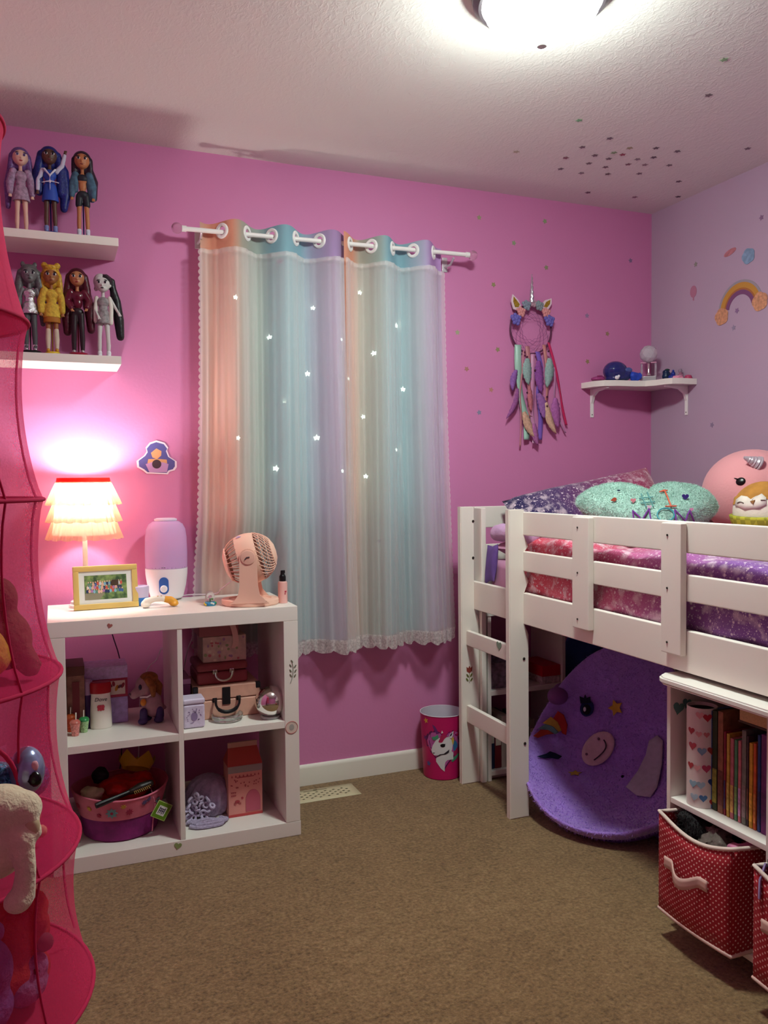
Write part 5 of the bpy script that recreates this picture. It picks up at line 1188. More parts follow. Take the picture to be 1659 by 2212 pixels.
cap_patch('face_mask', [(1590, 1093), (1593, 1080), (1604, 1072), (1616, 1074), (1626, 1082), (1634, 1074), (1646, 1068), (1655, 1076), (1655, 1090), (1640, 1098), (1610, 1100)], '#e9e0d2', .004)
b = BM(); tube(b, [on_ball(1596+13*k/6, 1088+4*math.sin(PI*(1-k/6))*-.6, c, rad, .0065).to_translation() for k in range(7)], .0014, 6); tube(b, [on_ball(1644+10*k/6, 1082, c, rad, .0065).to_translation() for k in range(7)], .0014, 6); obj('closed_eyes', b, mat('#4a3322', .6), t, True)
b = BM(); prism(b, [(-.008, .005), (.008, .005), (0, -.008)], 0, .004, on_ball(1628, 1086, c, rad, .005)); obj('beak', b, mat('#8c5a26', .6), t, True)
b = BM()
def scarf(u, v):
    a = 2*PI*u; zz_ = -.010-.032*v; r = math.sqrt(1-(zz_/rad[2])**2)+.06; return Vector((c.x+rad[0]*r*math.cos(a), c.y+rad[1]*r*math.sin(a), c.z+zz_+.006*math.sin(a+1)))
sheet(b, scarf, 40, 4, cu=True)
ms = bpy.data.materials.new('green check'); ms.use_nodes = True; nt = ms.node_tree; ck = nt.nodes.new('ShaderNodeTexChecker'); ck.inputs['Scale'].default_value = 55; ck.inputs[1].default_value = (*lin('#b9b536'), 1); ck.inputs[2].default_value = (*lin('#98962a'), 1); tcx = nt.nodes.new('ShaderNodeTexCoord'); nt.links.new(tcx.outputs['Object'], ck.inputs[0]); nt.links.new(ck.outputs[0], nt.nodes['Principled BSDF'].inputs['Base Color']); nt.nodes['Principled BSDF'].inputs['Roughness'].default_value = .9
o = obj('scarf', b, ms, t, True, sharp=80); sd = o.modifiers.new('t', 'SOLIDIFY'); sd.thickness = .010; sd.offset = 0
b = BM(); ear = px(1592, 1080, 'x', c.x-.02); ell(b, ear, (.012, .010, .014)); obj('ear', b, mat('#c09a4a', .4, .3), t, True)
# grey fuzzy cushion behind
c = Vector((-.335, -.610, 1.078)); b = BM(); ell(b, c, (.115, .085, .080), 26, 16)
for v in b.verts: v.co += Vector((noise.noise(v.co*20), noise.noise(v.co*20+Vector((5, 0, 0))), noise.noise(v.co*20+Vector((0, 5, 0)))))*.010
o = tag(obj('fur_cushion', b, mat('#a58f98', .9, var=(30, .2)), sharp=80), 'grey pink fuzzy cushion behind the mint heart pillow', 'cushion'); fur(o, 5000, .018, mat('#a08a94', .9, var=(30, .25)), 'fuzzy_pile', .0012, 8, .7)
# ================================================================= bookcase under the bed, against the window wall
def panel(t, name, x0, x1, y0, y1, z0, z1, m=None, bev=.0015):
    b = BM(); box(b, x0, x1, y0, y1, z0, z1, bev); return obj(name, b, m or m_white, t, True)
t = thing('bookcase', 'low white bookcase against the pink wall under the bed', 'bookcase', (-.84, -.14, 0))
BX0, BX1, BYF, BYB = -1.022, -.655, -.262, -.018
panel(t, 'side_panel', BX0, BX0+.016, BYF, BYB, 0, .668); panel(t, 'side_panel', BX1-.016, BX1, BYF, BYB, 0, .668)
panel(t, 'top_panel', BX0-.004, BX1+.004, BYF-.004, BYB, .668, .684)
for z0 in (.020, .345): panel(t, 'shelf_board', BX0+.016, BX1-.016, BYF+.002, BYB, z0, z0+.020)
panel(t, 'plinth', BX0+.016, BX1-.016, BYF+.03, BYF+.042, 0, .020)
def sbox(name, label, x0, x1, y0, y1, z0, z1, c, lid=None, lh=.03, cat='box'):
    t = thing(name, label, cat, ((x0+x1)/2, (y0+y1)/2, z0))
    panel(t, 'box_body', x0, x1, y0, y1, z0, z1-(lh if lid else 0), c); 
    if lid: panel(t, 'lid', x0-.002, x1+.002, y0-.002, y1+.002, z1-lh+.0005, z1, lid)
    return t
zs = .3655
x0 = px(1170, 1470, 'y', -.245).x
sbox('storage_box', 'white box with a bright red lid on the dark shelf under the bed', x0, -.676, -.25, -.08, zs, px(1190, 1437, 'y', -.25).z, mat('#d2c4bc', .7, var=(90, .3)), mat('#c01830', .45), .045)
sbox('patterned_box', 'dark floral patterned box behind the ladder under the bed', -1.002, -.895, -.235, -.06, zs, .50, mat('#7c6a78', .6, var=(55, .55)), mat('#5e5264', .6, var=(60, .5)), .03)
q = Vector((-.845, -.20, zs)); t = thing('storage_jar', 'olive green jar next to the red lidded box', 'jar', q)
b = BM(); lathe(b, [(0, 0), (.033, 0), (.036, .004), (.036, .075), (.030, .086)], 24); obj('jar_body', b, mat('#8a8a50', .35, var=(40, .3)), t)
b = BM(); lathe(b, [(.032, .085), (.034, .088), (.034, .105), (.030, .108), (0, .108)], 24); obj('lid', b, mat('#6e7a44', .4), t)
b = BM(); lathe(b, [(.0365, .025), (.0365, .062)], 24); obj('label_band', b, mat('#b8a85a', .5), t)
zz0 = .0405; cols5 = [('#2a3a5c', .19), ('#7a2a34', .17), ('#c8c0b4', .21), ('#33566e', .20), ('#b23a2c', .16), ('#2c3a2c', .19), ('#8c8478', .18)]
lbl5 = ['navy book leftmost on the lowest shelf of the bookcase under the bed', 'maroon book beside the navy book on the lowest shelf', 'cream book on the lowest shelf under the bed', 'teal blue book on the lowest shelf under the bed', 'red leaning book on the lowest shelf under the bed', 'dark green book on the lowest shelf under the bed', 'grey book last on the lowest shelf under the bed']
yb = -.98; xx = BX0+.018
for i, (c, h) in enumerate(cols5):
    w_ = .024+.006*(i % 3); t = thing('book', lbl5[i], 'book', (xx+w_/2, -.15, zz0), group='books on the lowest shelf under the bed')
    panel(t, 'cover', xx, xx+w_, -.24, -.08, zz0, zz0+h, mat(c, .5), .002); panel(t, 'spine_label', xx+.003, xx+w_-.003, -.2406, -.2398, zz0+h*.55, zz0+h*.8, mat('#d8cfc0', .5), 0); xx += w_+.0015
# blue backpack leaning in the dark corner
t = thing('backpack', 'blue backpack in the dark corner beneath the bed', 'backpack', (-.47, -.16, 0))
b = meld([P_ell((-.47, -.16, .20), (.13, .085, .20)), P_ell((-.47, -.16, .42), (.125, .085, .17)), P_ell((-.47, -.235, .17), (.10, .045, .12))], .010, 3); obj('bag_body', b, mat('#2a4a86', .7, var=(20, .2)), t, True)
b = BM(); tube(b, [(-.50, -.16, .57), (-.49, -.16, .615), (-.45, -.16, .615), (-.44, -.16, .57)], .007, 8); obj('grab_loop', b, mat('#1f3460', .7), t, True)
b = BM(); tube(b, [(-.565, -.255, .26), (-.47, -.285, .285), (-.375, -.255, .26)], .003, 6); obj('pocket_zip', b, mat('#c9ced8', .4, .5), t, True)

# ================================================================= purple plush saucer chair
O_ = Vector((-.775, -.745, .222)); nC = Vector((-.50, -.30, .80)).normalized(); uC = (Vector((0, 0, 1))-nC*nC.z).normalized(); rC = uC.cross(nC)
RC = .315
CM = Matrix(((rC.x, uC.x, nC.x, O_.x), (rC.y, uC.y, nC.y, O_.y), (rC.z, uC.z, nC.z, O_.z), (0, 0, 0, 1)))
t = chair = thing('saucer_chair', 'purple plush saucer chair with a smiling unicorn face under the bed', 'chair', (O_.x, O_.y, 0))
def bowl(u, v, e=0):
    a = 2*PI*u; r = RC*v; dz = -.14*(1-v**2)**.9; 
    # the seat folds forward, the back stays up
    dz += .20*(max(0, math.sin(a))*v)**2
    return CM @ Vector((r*math.cos(a)*1.0, r*math.sin(a)*1.02, dz+e+.004*noise.noise(Vector((r*math.cos(a)*14, r*math.sin(a)*14, 0)))))
b = BM(); N = 64
sheet(b, lambda u, v: bowl(u, .02+.98*v, .022), N, 18, cu=True); sheet(b, lambda u, v: bowl(u, .02+.98*v, -.022), N, 18, cu=True)
def rim(u, v):
    a = 2*PI*u; p = bowl(u, 1, 0); p2 = bowl(u, .98, 0); out = (p-p2).normalized(); th = PI*(v-.5)
    return p+nC*(.022*math.sin(th))+out*(.022*math.cos(th))
sheet(b, rim, N, 6, cu=True); bmesh.ops.remove_doubles(b, verts=b.verts, dist=1e-4)
m_plu = mat('#a47cd8', .95, var=(9, .12), bump=(70, .8, .010), sheen=.5)
pad = obj('plush_pad', b, m_plu, t, True, sharp=80)
fur(pad, 14000, .010, mat('#aa84dc', .95, var=(12, .15)), 'plush_pile', .0012, 3, .8)
bvC = BVHTree.FromPolygons([v.co for v in pad.data.vertices], [tuple(p.vertices) for p in pad.data.polygons])
def on_chair(x, y, lift=.010):
    d_ = (px(x, y, 'x', -.5)-CAM).normalized(); h = bvC.ray_cast(CAM-Vector(t.location), d_)
    return (h[0]-d_*lift) if h[0] is not None else None
def patch(name, pts, c, lift=.010, n=4):
    cx = sum(p[0] for p in pts)/len(pts); cy = sum(p[1] for p in pts)/len(pts); b = BM(); rings = []
    for k in range(n+1):
        f_ = 1-k/n; rings.append([on_chair(cx+(x-cx)*f_, cy+(y-cy)*f_, lift) for x, y in pts])
    if any(q is None for r_ in rings for q in r_): b.free(); return
    m_ = len(pts); add(b, [q for r_ in rings for q in r_], [(j*m_+i, j*m_+(i+1) % m_, (j+1)*m_+(i+1) % m_, (j+1)*m_+i) for j in range(n) for i in range(m_)])
    bmesh.ops.remove_doubles(b, verts=b.verts, dist=1e-5)
    o = obj(name, b, mat(c, .9, var=(60, .08)), t, sharp=80); sd = o.modifiers.new('t', 'SOLIDIFY'); sd.thickness = .002; sd.offset = 0
def el(cx, cy, a, b_, rot=0, n=22): return [(cx+a*math.cos(2*PI*i/n)*math.cos(rot)-b_*math.sin(2*PI*i/n)*math.sin(rot), cy+a*math.cos(2*PI*i/n)*math.sin(rot)+b_*math.sin(2*PI*i/n)*math.cos(rot)) for i in range(n)]
patch('muzzle', el(1292, 1617, 42, 30, -.85), '#cbb0b8')
patch('star_patch', [(1330+x*17, 1529-y*19) for x, y in star(1, .5, 5, 1.9)], '#c9a23e')
patch('star_patch', [(1242+x*16, 1670-y*6) for x, y in star(1, .5, 5, 1.5)], '#b09440')
patch('open_eye', el(1268, 1530, 15, 18, .2), '#1b2458', .011); patch('pupil', el(1267, 1533, 9, 11), '#0d0d18', .016); patch('eye_glint', el(1263, 1532, 3, 5), '#c8c8d4', .020)
patch('eyelash', [(1254, 1520), (1252, 1504), (1260, 1510), (1264, 1500), (1268, 1510), (1275, 1505), (1276, 1518)], '#12142c', .012)
patch('closed_eye', [(1160, 1634), (1180, 1628), (1188, 1623), (1200, 1627), (1214, 1634), (1206, 1640), (1190, 1637), (1176, 1638)], '#141a3c')
patch('wing_patch', [(1352, 1700), (1378, 1665), (1395, 1630), (1402, 1600), (1420, 1588), (1432, 1600), (1430, 1650), (1420, 1700), (1405, 1722), (1375, 1718)], '#b4aebc', .011)
b = BM(); ps = [on_chair(1283+26*math.sin(a*1.0)-0, 1642-44*(a/2.2)+0, .016) for a in [2.2*i/10 for i in range(11)]]; ps = [q for q in ps if q is not None]
if len(ps) > 2: tube(b, ps, .0022, 6); obj('smile', b, mat('#3a2436', .7), t)
else: b.free()
for cx, cy in ((1293, 1596), (1267, 1629)):
    q = on_chair(cx, cy, .016)
    if q is not None: b = BM(); ell(b, q, .005, 10, 7); obj('nostril', b, mat('#6f5262', .8), t)
# rainbow horn appliqued at the left of the face, ear on the rim
patch('horn_stripe', [(1194, 1553), (1205, 1536), (1218, 1544), (1226, 1566), (1223, 1588), (1214, 1584), (1209, 1567)], '#a82a24', .012)
patch('horn_stripe', [(1172, 1562), (1190, 1548), (1205, 1560), (1213, 1578), (1207, 1581), (1192, 1568)], '#b9963c', .013)
patch('horn_stripe', [(1162, 1574), (1178, 1564), (1196, 1570), (1207, 1582), (1200, 1586), (1180, 1576)], '#5f8080', .014)
patch('horn_stripe', [(1152, 1590), (1168, 1576), (1184, 1577), (1197, 1585), (1180, 1587), (1162, 1594)], '#a83a2c', .015)
ec = bowl(148/360, 1.0, .01)
b = meld([P_ell(ec-Vector(t.location), (.045, .035, .035)), P_ell(ec-Vector(t.location)+Vector((.03, .02, .012)), (.035, .03, .03))], .005, 3); obj('ear', b, mat('#7d4a86', .9), t)
# folding tube frame
b = BM(); ring = [bowl(i/40, .93, -.034) for i in range(40)]
tube(b, ring, .0085, 8, closed=True); obj('frame_ring', b, mat('#5a3a86', .35), t, True)
for (a, fx, fy) in ((-2.2, -.12, .05), (-.95, .02, -.22), (.6, .24, .02), (2.5, .04, .22)):
    p = bowl((a/(2*PI)) % 1, .93, -.034); b = BM()
    tube(b, [p, p*.5+Vector((O_.x+fx*.9, O_.y+fy*.9, .04))*.5, Vector((O_.x+fx, O_.y+fy, .0095))], .0095, 8); obj('leg', b, mat('#5a3a86', .35), t, True)

# ================================================================= bookcase with books and red bins at the right
t = bc = thing('bookcase', 'white storage bookcase with books and red dotted bins under the bed rail', 'bookcase', (-.95, -1.8, 0))
CX0, CX1, CY0, CY1 = -1.100, -.790, -2.20, -1.386
for y1 in (CY1, -1.720, CY0+.014):
    panel(t, 'side_panel', CX0, CX1, y1-.014, y1, .0722, .664); panel(t, 'foot', CX0+.12, CX1, y1-.014, y1, 0, .0720)
b = BM(); r_ = .04; out = [(CX1, CY1+.022), (CX1, CY0-.01), (CX0-.028, CY0-.01), (CX0-.028, CY1+.022-r_)]+[(CX0-.028+r_-r_*math.cos(a), CY1+.022-r_+r_*math.sin(a)) for a in [PI/2*i/6 for i in range(1, 7)]]
prism(b, out, .665, .684); bmesh.ops.bevel(b, geom=[e for e in b.edges if abs(e.verts[0].co.z-e.verts[1].co.z) < 1e-6], offset=.005, segments=3, affect='EDGES'); obj('top_board', b, m_white, t, True)
for y0, y1 in ((-1.720, CY1-.014), (CY0+.014, -1.734)):
    panel(t, 'shelf_board', CX0+.001, CX1, y0, y1, .342, .357); panel(t, 'bottom_board', CX0+.001, CX1, y0, y1, .056, .072); panel(t, 'toe_board', CX0+.12, CX0+.132, y0, y1, 0, .056); panel(t, 'back_panel', CX1-.006, CX1-.0005, y0, y1, .0725, .664)
# books
z = .3575
XF = -1.060
def ypx(x, y=1620, X=XF): return px(x, y, 'x', X).y
# printed cylinder with hearts
y0, y1 = ypx(1476, 1620, -1.085), ypx(1527, 1620, -1.085); rr_ = abs(y1-y0)/2*.90
hc_ = Vector((-1.055, (y0+y1)/2+.007, z)); zt = px(1500, 1527, 'x', -1.085).z
t = thing('heart_canister', 'white tube canister printed with red and blue hearts beside the books', 'canister', hc_)
b = BM(); lathe(b, [(0, 0), (rr_, 0), (rr_, zt-z), (rr_-.002, zt-z), (rr_-.002, .01), (0, .01)], 32); cn = obj('tube_wall', b, mat('#d9cfc9', .55), t)
b = BM(); cyl(b, rr_-.0025, zt-z-.012, zt-z-.009, 28); obj('shade_disc', b, mat('#141214', .8), t)  # black disc under the rim stands in for the shade inside the tube
H_ = zt-z; fa = math.atan2(CAM.y-hc_.y, CAM.x-hc_.x)
def heart_on(a, zf, s_, c):
    s_ *= 1.3; b = BM(); o_ = heart(s_, 18); vs = [((rr_+e)*math.cos(fa+a+x/rr_), (rr_+e)*math.sin(fa+a+x/rr_), zf*H_+y) for e in (.0002, .0009) for x, y in o_]; n = len(o_)
    add(b, vs, [tuple(range(n, 2*n))]+[(i, (i+1) % n, n+(i+1) % n, n+i) for i in range(n)]); obj('printed_heart', b, mat(c, .5), cn)
for a, zf, s_, c in ((.35, .91, .0095, '#b8283a'), (-.15, .93, .0085, '#d8a0a0'), (-.75, .76, .0085, '#a83a48'), (-.2, .74, .0070, '#d09a9a'), (.30, .74, .0065, '#c07a7c'), (.95, .78, .008, '#a84a5a'), (-.65, .61, .0095, '#b04a56'), (.0, .57, .0095, '#7ea4bc'), (.65, .58, .0095, '#a8423e'), (-.8, .41, .008, '#a83a40'), (-.3, .40, .0075, '#d8a8a4'), (.3, .40, .0095, '#b83a62'), (-.6, .23, .009, '#8fb4c4'), (-.05, .23, .009, '#9cbcc8'), (.7, .26, .0095, '#2f4a86'), (-.5, .10, .009, '#a4c0cc'), (.1, .10, .0085, '#4a76a4'), (.75, .06, .008, '#b83a3e')):
    heart_on(a, zf, s_, c)
hs = []
for (x, y, s_) in ((1465, 1531, .020), (1483, 1520, .016)):                     # teal hearts stuck on the inner side wall
    q = px(x, y, 'y', CY1-.0145); b = BM(); prism(b, heart(s_), 0, .0006, Matrix.Translation(q+Vector((0, -.0008, 0))) @ Matrix.Rotation(R(90), 4, 'X') @ Matrix.Rotation(R(-15), 4, 'Z')); hs.append(obj('heart_sticker', b, mat('#5c8f88', .6), bc, True))
bk = [(1527, 1537, 1533, '#5a78b4', '#3f8fb8', 'blue and lilac thin book right beside the heart canister'), (1538, 1549, 1535, '#2e3a22', '#8a8a3a', 'dark green book second from the heart canister'), (1550, 1562, 1537, '#8a5a42', '#6a3a34', 'brown wooden looking tall book on the bed shelf'), (1563, 1568, 1580, '#8c1f3c', '#3a2a5c', 'thin crimson paperback after the brown book'), (1569, 1576, 1585, '#b99a3c', '#b9a24a', 'yellow paperback on the bed shelf'), (1577, 1585, 1595, '#b86a72', '#c9a45a', 'pink paperback with a yellow foot on the bed shelf'), (1586, 1593, 1598, '#4f8a62', '#7aa058', 'green paperback on the bed shelf'), (1594, 1601, 1600, '#c07078', '#b88ab8', 'rose paperback right of the green paperback'), (1602, 1612, 1578, '#74746a', '#8a7a78', 'grey hardback in the middle of the paperbacks'), (1613, 1617, 1590, '#4a3040', '#8c5a50', 'thin plum book after the grey hardback'), (1618, 1626, 1605, '#c9982c', '#d8a63a', 'golden yellow paperback on the bed shelf'), (1627, 1634, 1606, '#c0552a', '#c87a3c', 'orange paperback on the bed shelf'), (1636, 1643, 1588, '#233a78', '#2c2a5c', 'navy blue book near the shelf divider'), (1644, 1657, 1588, '#6a2068', '#5a1a5a', 'deep magenta book beside the shelf divider')]
for x0_, x1_, yt, c, c2, lab in bk:
    ya, yb_ = ypx(x0_), ypx(x1_); zt_ = min(.64, px((x0_+x1_)/2, yt, 'x', XF).z)
    t = thing('book', lab, 'book', (XF+.06, (ya+yb_)/2, z), group='books standing on the bed shelf')
    panel(t, 'cover', XF, XF+.125, yb_+.0006, ya-.0006, z, zt_, mat(c, .5, var=(70, .25)), .0015); panel(t, 'spine_print', XF-.0006, XF+.0004, yb_+.0016, ya-.0016, z+(zt_-z)*.08, z+(zt_-z)*.42, mat(c2, .5, var=(90, .4)), 0)
y0, y1 = ypx(1592, 1545), -1.716
t = thing('book', 'beige thick book lying flat on top of the paperbacks', 'book', (XF+.06, (y0+y1)/2, .60), group='books lying on the standing books'); zb_ = px(1625, 1590, 'x', XF).z
panel(t, 'cover', XF+.004, XF+.12, y1, y0, .6070, .612, mat('#4a3628', .6)); panel(t, 'pages', XF+.006, XF+.118, y1+.002, y0-.002, .6122, .642, mat('#c9a678', .7, var=(200, .1))); panel(t, 'back_cover', XF+.004, XF+.12, y1, y0, .6422, .646, mat('#4a3628', .6))

# red dotted bins
def dots():
    m = bpy.data.materials.new('red cloth with white dots'); m.use_nodes = True; nt = m.node_tree; bs = nt.nodes['Principled BSDF']; bs.inputs['Roughness'].default_value = .8
    uv = nt.nodes.new('ShaderNodeUVMap'); mp = nt.nodes.new('ShaderNodeMapping'); mp.inputs['Rotation'].default_value = (0, 0, R(45)); mp.inputs['Scale'].default_value = (88, 88, 88)
    v = nt.nodes.new('ShaderNodeTexVoronoi'); v.voronoi_dimensions = '2D'; v.inputs['Scale'].default_value = 1; v.inputs['Randomness'].default_value = 0
    nt.links.new(uv.outputs[0], mp.inputs[0]); nt.links.new(mp.outputs[0], v.inputs['Vector'])
    q = nt.nodes.new('ShaderNodeMapRange'); q.inputs['From Min'].default_value = .17; q.inputs['From Max'].default_value = .22; nt.links.new(v.outputs['Distance'], q.inputs['Value'])
    x = nt.nodes.new('ShaderNodeMix'); x.data_type = 'RGBA'; x.inputs[6].default_value = (*lin('#e2b4ac'), 1); x.inputs[7].default_value = (*lin('#9c0d20'), 1)
    nt.links.new(q.outputs[0], x.inputs[0]); nt.links.new(x.outputs[2], bs.inputs['Base Color']); return m
m_dot = dots()
def bin_(label, y1, y0, xf, z0, h, depth=.25, sag=.03):
    t = thing('storage_bin', label, 'bin', (xf+depth/2, (y0+y1)/2, z0), group='red dotted fabric bins')
    b = BM(); uvl = b.loops.layers.uv.new('UVMap'); n = 12
    cs = [((xf, y1), (xf, y0)), ((xf, y0), (xf+depth, y0)), ((xf+depth, y0), (xf+depth, y1)), ((xf+depth, y1), (xf, y1))]
    tops = []
    for wi, ((ax_, ay_), (bx_, by_)) in enumerate(cs):
        L = math.hypot(bx_-ax_, by_-ay_); nx, ny = (by_-ay_)/L, -(bx_-ax_)/L
        def S(u, v):
            sg = -sag*math.sin(PI*u)*(1 if wi in (0, 2) else .35)*v
            bow = .014*math.sin(PI*u)*math.sin(PI*min(1, .2+v*.8))*(1 if wi == 0 else .5)
            dx, dy = (-1, 0) if wi == 0 else ((0, -1) if wi == 1 else ((1, 0) if wi == 2 else (0, 1)))
            k = bow if wi == 0 else -bow*.4
            return Vector((ax_+(bx_-ax_)*u+dx*k, ay_+(by_-ay_)*u+dy*k, z0+h*v+sg))
        g = [[b.verts.new(S(i/n, j/6)) for i in range(n+1)] for j in range(7)]
        for j in range(6):
            for i in range(n):
                f_ = b.faces.new((g[j][i], g[j][i+1], g[j+1][i+1], g[j+1][i]))
                for lp, (ii, jj) in zip(f_.loops, ((i, j), (i+1, j), (i+1, j+1), (i, j+1))): lp[uvl].uv = (ii/n*L+wi*.3, jj/6*h)
        tops += [S(i/n, 1) for i in range(n)]
    f_ = None
    o = obj('bin_walls', b, m_dot, t, True, sharp=60); sd = o.modifiers.new('t', 'SOLIDIFY'); sd.thickness = .004; sd.offset = 0
    b = BM(); box(b, xf+.002, xf+depth-.002, y0+.002, y1-.002, z0, z0+.003); obj('bin_floor', b, mat('#8c1020', .8), t, True)
    b = BM(); tube(b, tops, .0052, 8, closed=True, flat=1); obj('top_binding', b, mat('#dcc8bc', .7), t, True, sharp=80)
    b = BM(); bot = []
    for wi, ((ax_, ay_), (bx_, by_)) in enumerate(cs): bot += [(ax_+(bx_-ax_)*i/8, ay_+(by_-ay_)*i/8, z0+.003) for i in range(8)]
    bot = [(x-(.0075*math.sin(PI*((-y+y1)/(y1-y0))) if abs(x-xf) < 1e-6 else 0), y, zz_) for x, y, zz_ in bot]
    tube(b, bot, .0055, 8, closed=True); obj('bottom_binding', b, mat('#d8b8ac', .7), t, True, sharp=80)
    ym = (y0+y1)/2+.012; zm = z0+h*.56; b = BM()
    def strap(u, v):
        s_ = (u-.5)*.150; bulge = .016*math.cos(PI*(u-.5)*1.0)**2 if abs(u-.5) < .3 else .004
        return Vector((xf-.017-(.022*max(0, math.cos(PI*(u-.5)/.62)) if abs(u-.5) < .31 else 0), ym-s_, zm+.014-.028*v-(.020*math.cos(PI*(u-.5)/.62) if abs(u-.5) < .31 else 0)))
    sheet(b, strap, 24, 3); o = obj('strap_handle', b, mat('#d9b4a8', .6), t, True, sharp=80); sd = o.modifiers.new('t', 'SOLIDIFY'); sd.thickness = .003
    return t
bin_('red dotted fabric bin with a pink strap handle, pulled halfway out', -1.420, -1.668, -1.152, .0725, .262)
bin_('red dotted fabric bin at the right edge of the frame', -1.750, -1.995, -1.165, .0725, .262)
# bin contents
t = thing('black_purse', 'black fuzzy purse sticking out of the first red bin', 'purse', (-1.08, -1.475, .30))
b = meld([P_ell((-1.075, -1.478, .285), (.050, .046, .055)), P_ell((-1.03, -1.50, .28), (.05, .06, .05)), P_ell((-1.10, -1.462, .322), (.022, .026, .018))], .006, 2); pu = obj('purse_body', b, mat('#151214', .8, bump=(80, .8, .006)), t, True); fur(pu, 2500, .012, mat('#1a1618', .8), 'fuzzy_pile', .001, 5)
t = thing('plastic_pouch', 'clear crinkled plastic pouch between the purse and pink cloth', 'pouch', (-1.08, -1.56, .28))
b = meld([P_ell((-1.085, -1.555, .275), (.042, .058, .040)), P_ell((-1.075, -1.545, .298), (.030, .040, .028))], .006, 1)
for v in b.verts: v.co += Vector((noise.noise(v.co*70), noise.noise(v.co*70+Vector((3, 0, 0))), noise.noise(v.co*70+Vector((0, 3, 0)))))*.010
obj('pouch_film', b, mat('#8a7c74', .12, trans=.35, ior=1.2, alpha=.8), t, True, sharp=25)
b = BM(); ell(b, (-1.09, -1.598, .268), (.020, .018, .012)); obj('orange_item', b, mat('#c88a3c', .5), t, True)
crumple('pink_cloth', 'pink and lilac crumpled cloth in the corner of the first red bin', 'cloth', '#c07a96', (-1.085, -1.632, .285), (.040, .030, .034), 15, mat('#c8789a', .7, var=(35, .35)), 6, .005)
t = thing('navy_bag', 'shiny navy purple bag with a handle in the second red bin', 'bag', (-1.10, -1.80, .30))
b = meld([P_ell((-1.10, -1.815, .300), (.055, .060, .060)), P_ell((-1.07, -1.89, .29), (.06, .07, .05))], .006, 2); obj('bag_body', b, mat('#2c2358', .25, coat=.3), t, True)
b = BM(); tube(b, [(-1.14, -1.772, .315), (-1.145, -1.775, .352), (-1.140, -1.81, .372), (-1.135, -1.84, .36)], .006, 8); obj('bag_handle', b, mat('#17142c', .3), t, True)
b = BM(); tube(b, [(-1.150, -1.768, .345), (-1.168, -1.769, .31), (-1.172, -1.771, .27)], .008, 8, flat=.4); obj('lilac_strap', b, mat('#9a86b4', .6), t, True)
# ================================================================= hanging mesh toy organiser at the left
OC = Vector((-2.835, -1.80, 0))
t = org = thing('hanging_organizer', 'hot pink mesh hanging toy organizer with stacked round tiers', 'organizer', (OC.x, OC.y, .45))
RING = [(2.02, .125), (1.735, .162), (1.45, .188), (1.19, .203), (.93, .222), (.68, .243), (.453, .258)]
m_mesh = sheer('#ee4f80', .25, translu=.5, name='pink mesh', weave=(380, .16), edge=.55); m_solid = sheer('#ee5a80', .72, translu=.5, name='pink tier cloth', weave=(200, .10), edge=.5); m_band = mat('#cc2a58', .9, translu=.25, name='pink binding'); m_floor = sheer('#cc3464', .85, translu=.3, name='pink tier cloth')
def rad_at(k, f):
    (z0, r0), (z1, r1) = RING[k], RING[k+1]
    return r0+(r1-r0)*f-.018*math.sin(PI*f)**.75, z0+(z1-z0)*f
FA = math.atan2(CAM.y-OC.y, CAM.x-OC.x)          # the side turned to the door
for k in range(len(RING)-1):
    b = BM(); N, M_ = 72, 16; g = {}
    hole = k in (1, 2, 3, 4)
    for j in range(M_+1):
        for i in range(N):
            a = 2*PI*i/N; r, z_ = rad_at(k, j/M_)
            g[i, j] = (OC.x+r*math.cos(a), OC.y+r*math.sin(a), z_)
    vs = [g[i, j] for j in range(M_+1) for i in range(N)]; fs = []
    # oval access hole, tier four only shows it to the photo; the others open to the left
    fa = FA if k == 4 else FA-1.25
    for j in range(M_):
        for i in range(N):
            a = 2*PI*(i+.5)/N; da = (a-fa+PI) % (2*PI)-PI; fz = (j+.5)/M_-.52
            if hole and (da/R(41))**2+(fz/.42)**2 < 1: continue
            fs.append((j*N+i, j*N+(i+1) % N, (j+1)*N+(i+1) % N, (j+1)*N+i))
    add(b, vs, fs); obj('mesh_tier', b, m_solid if k < 2 else m_mesh, t, True, sharp=80)
    if hole:
        b = BM(); ps = []
        for i in range(48):
            th = 2*PI*i/48; a = fa+R(41)*math.cos(th); f = .52+.42*math.sin(th); r, z_ = rad_at(k, f); ps.append((OC.x+r*math.cos(a), OC.y+r*math.sin(a), z_))
        tube(b, ps, .0032, 8, closed=True); obj('opening_binding', b, m_band, t, True, sharp=80)
for k, (z_, r) in enumerate(RING[1:]):
    b = BM(); tube(b, [(OC.x+r*math.cos(2*PI*i/72), OC.y+r*math.sin(2*PI*i/72), z_) for i in range(72)], .0032, 8, closed=True); obj('wire_ring', b, m_band, t, True, sharp=80)
    b = BM(); lathe(b, [(0, z_-.004), (r*.5, z_-.003), (r, z_)], 48, TR(OC.x, OC.y, 0)); obj('tier_floor', b, m_floor if k < 5 else mat('#cc2a54', .9, translu=.2), t, True, sharp=80)
for k in range(6):                                # side seams
    a = FA+.72+k*PI/3; b = BM(); ps = []
    for q in range(len(RING)-1):
        for j in range(8): r, z_ = rad_at(q, j/8); ps.append((OC.x+(r+.001)*math.cos(a), OC.y+(r+.001)*math.sin(a), z_))
    tube(b, ps, .0018, 6); obj('side_seam', b, m_band, t, True, sharp=80)
b = BM(); r0 = .125
for j in range(3): a = j*2.09; tube(b, [(OC.x+r0*math.cos(a), OC.y+r0*math.sin(a), 2.02), (OC.x, OC.y, 2.30)], .003, 6)
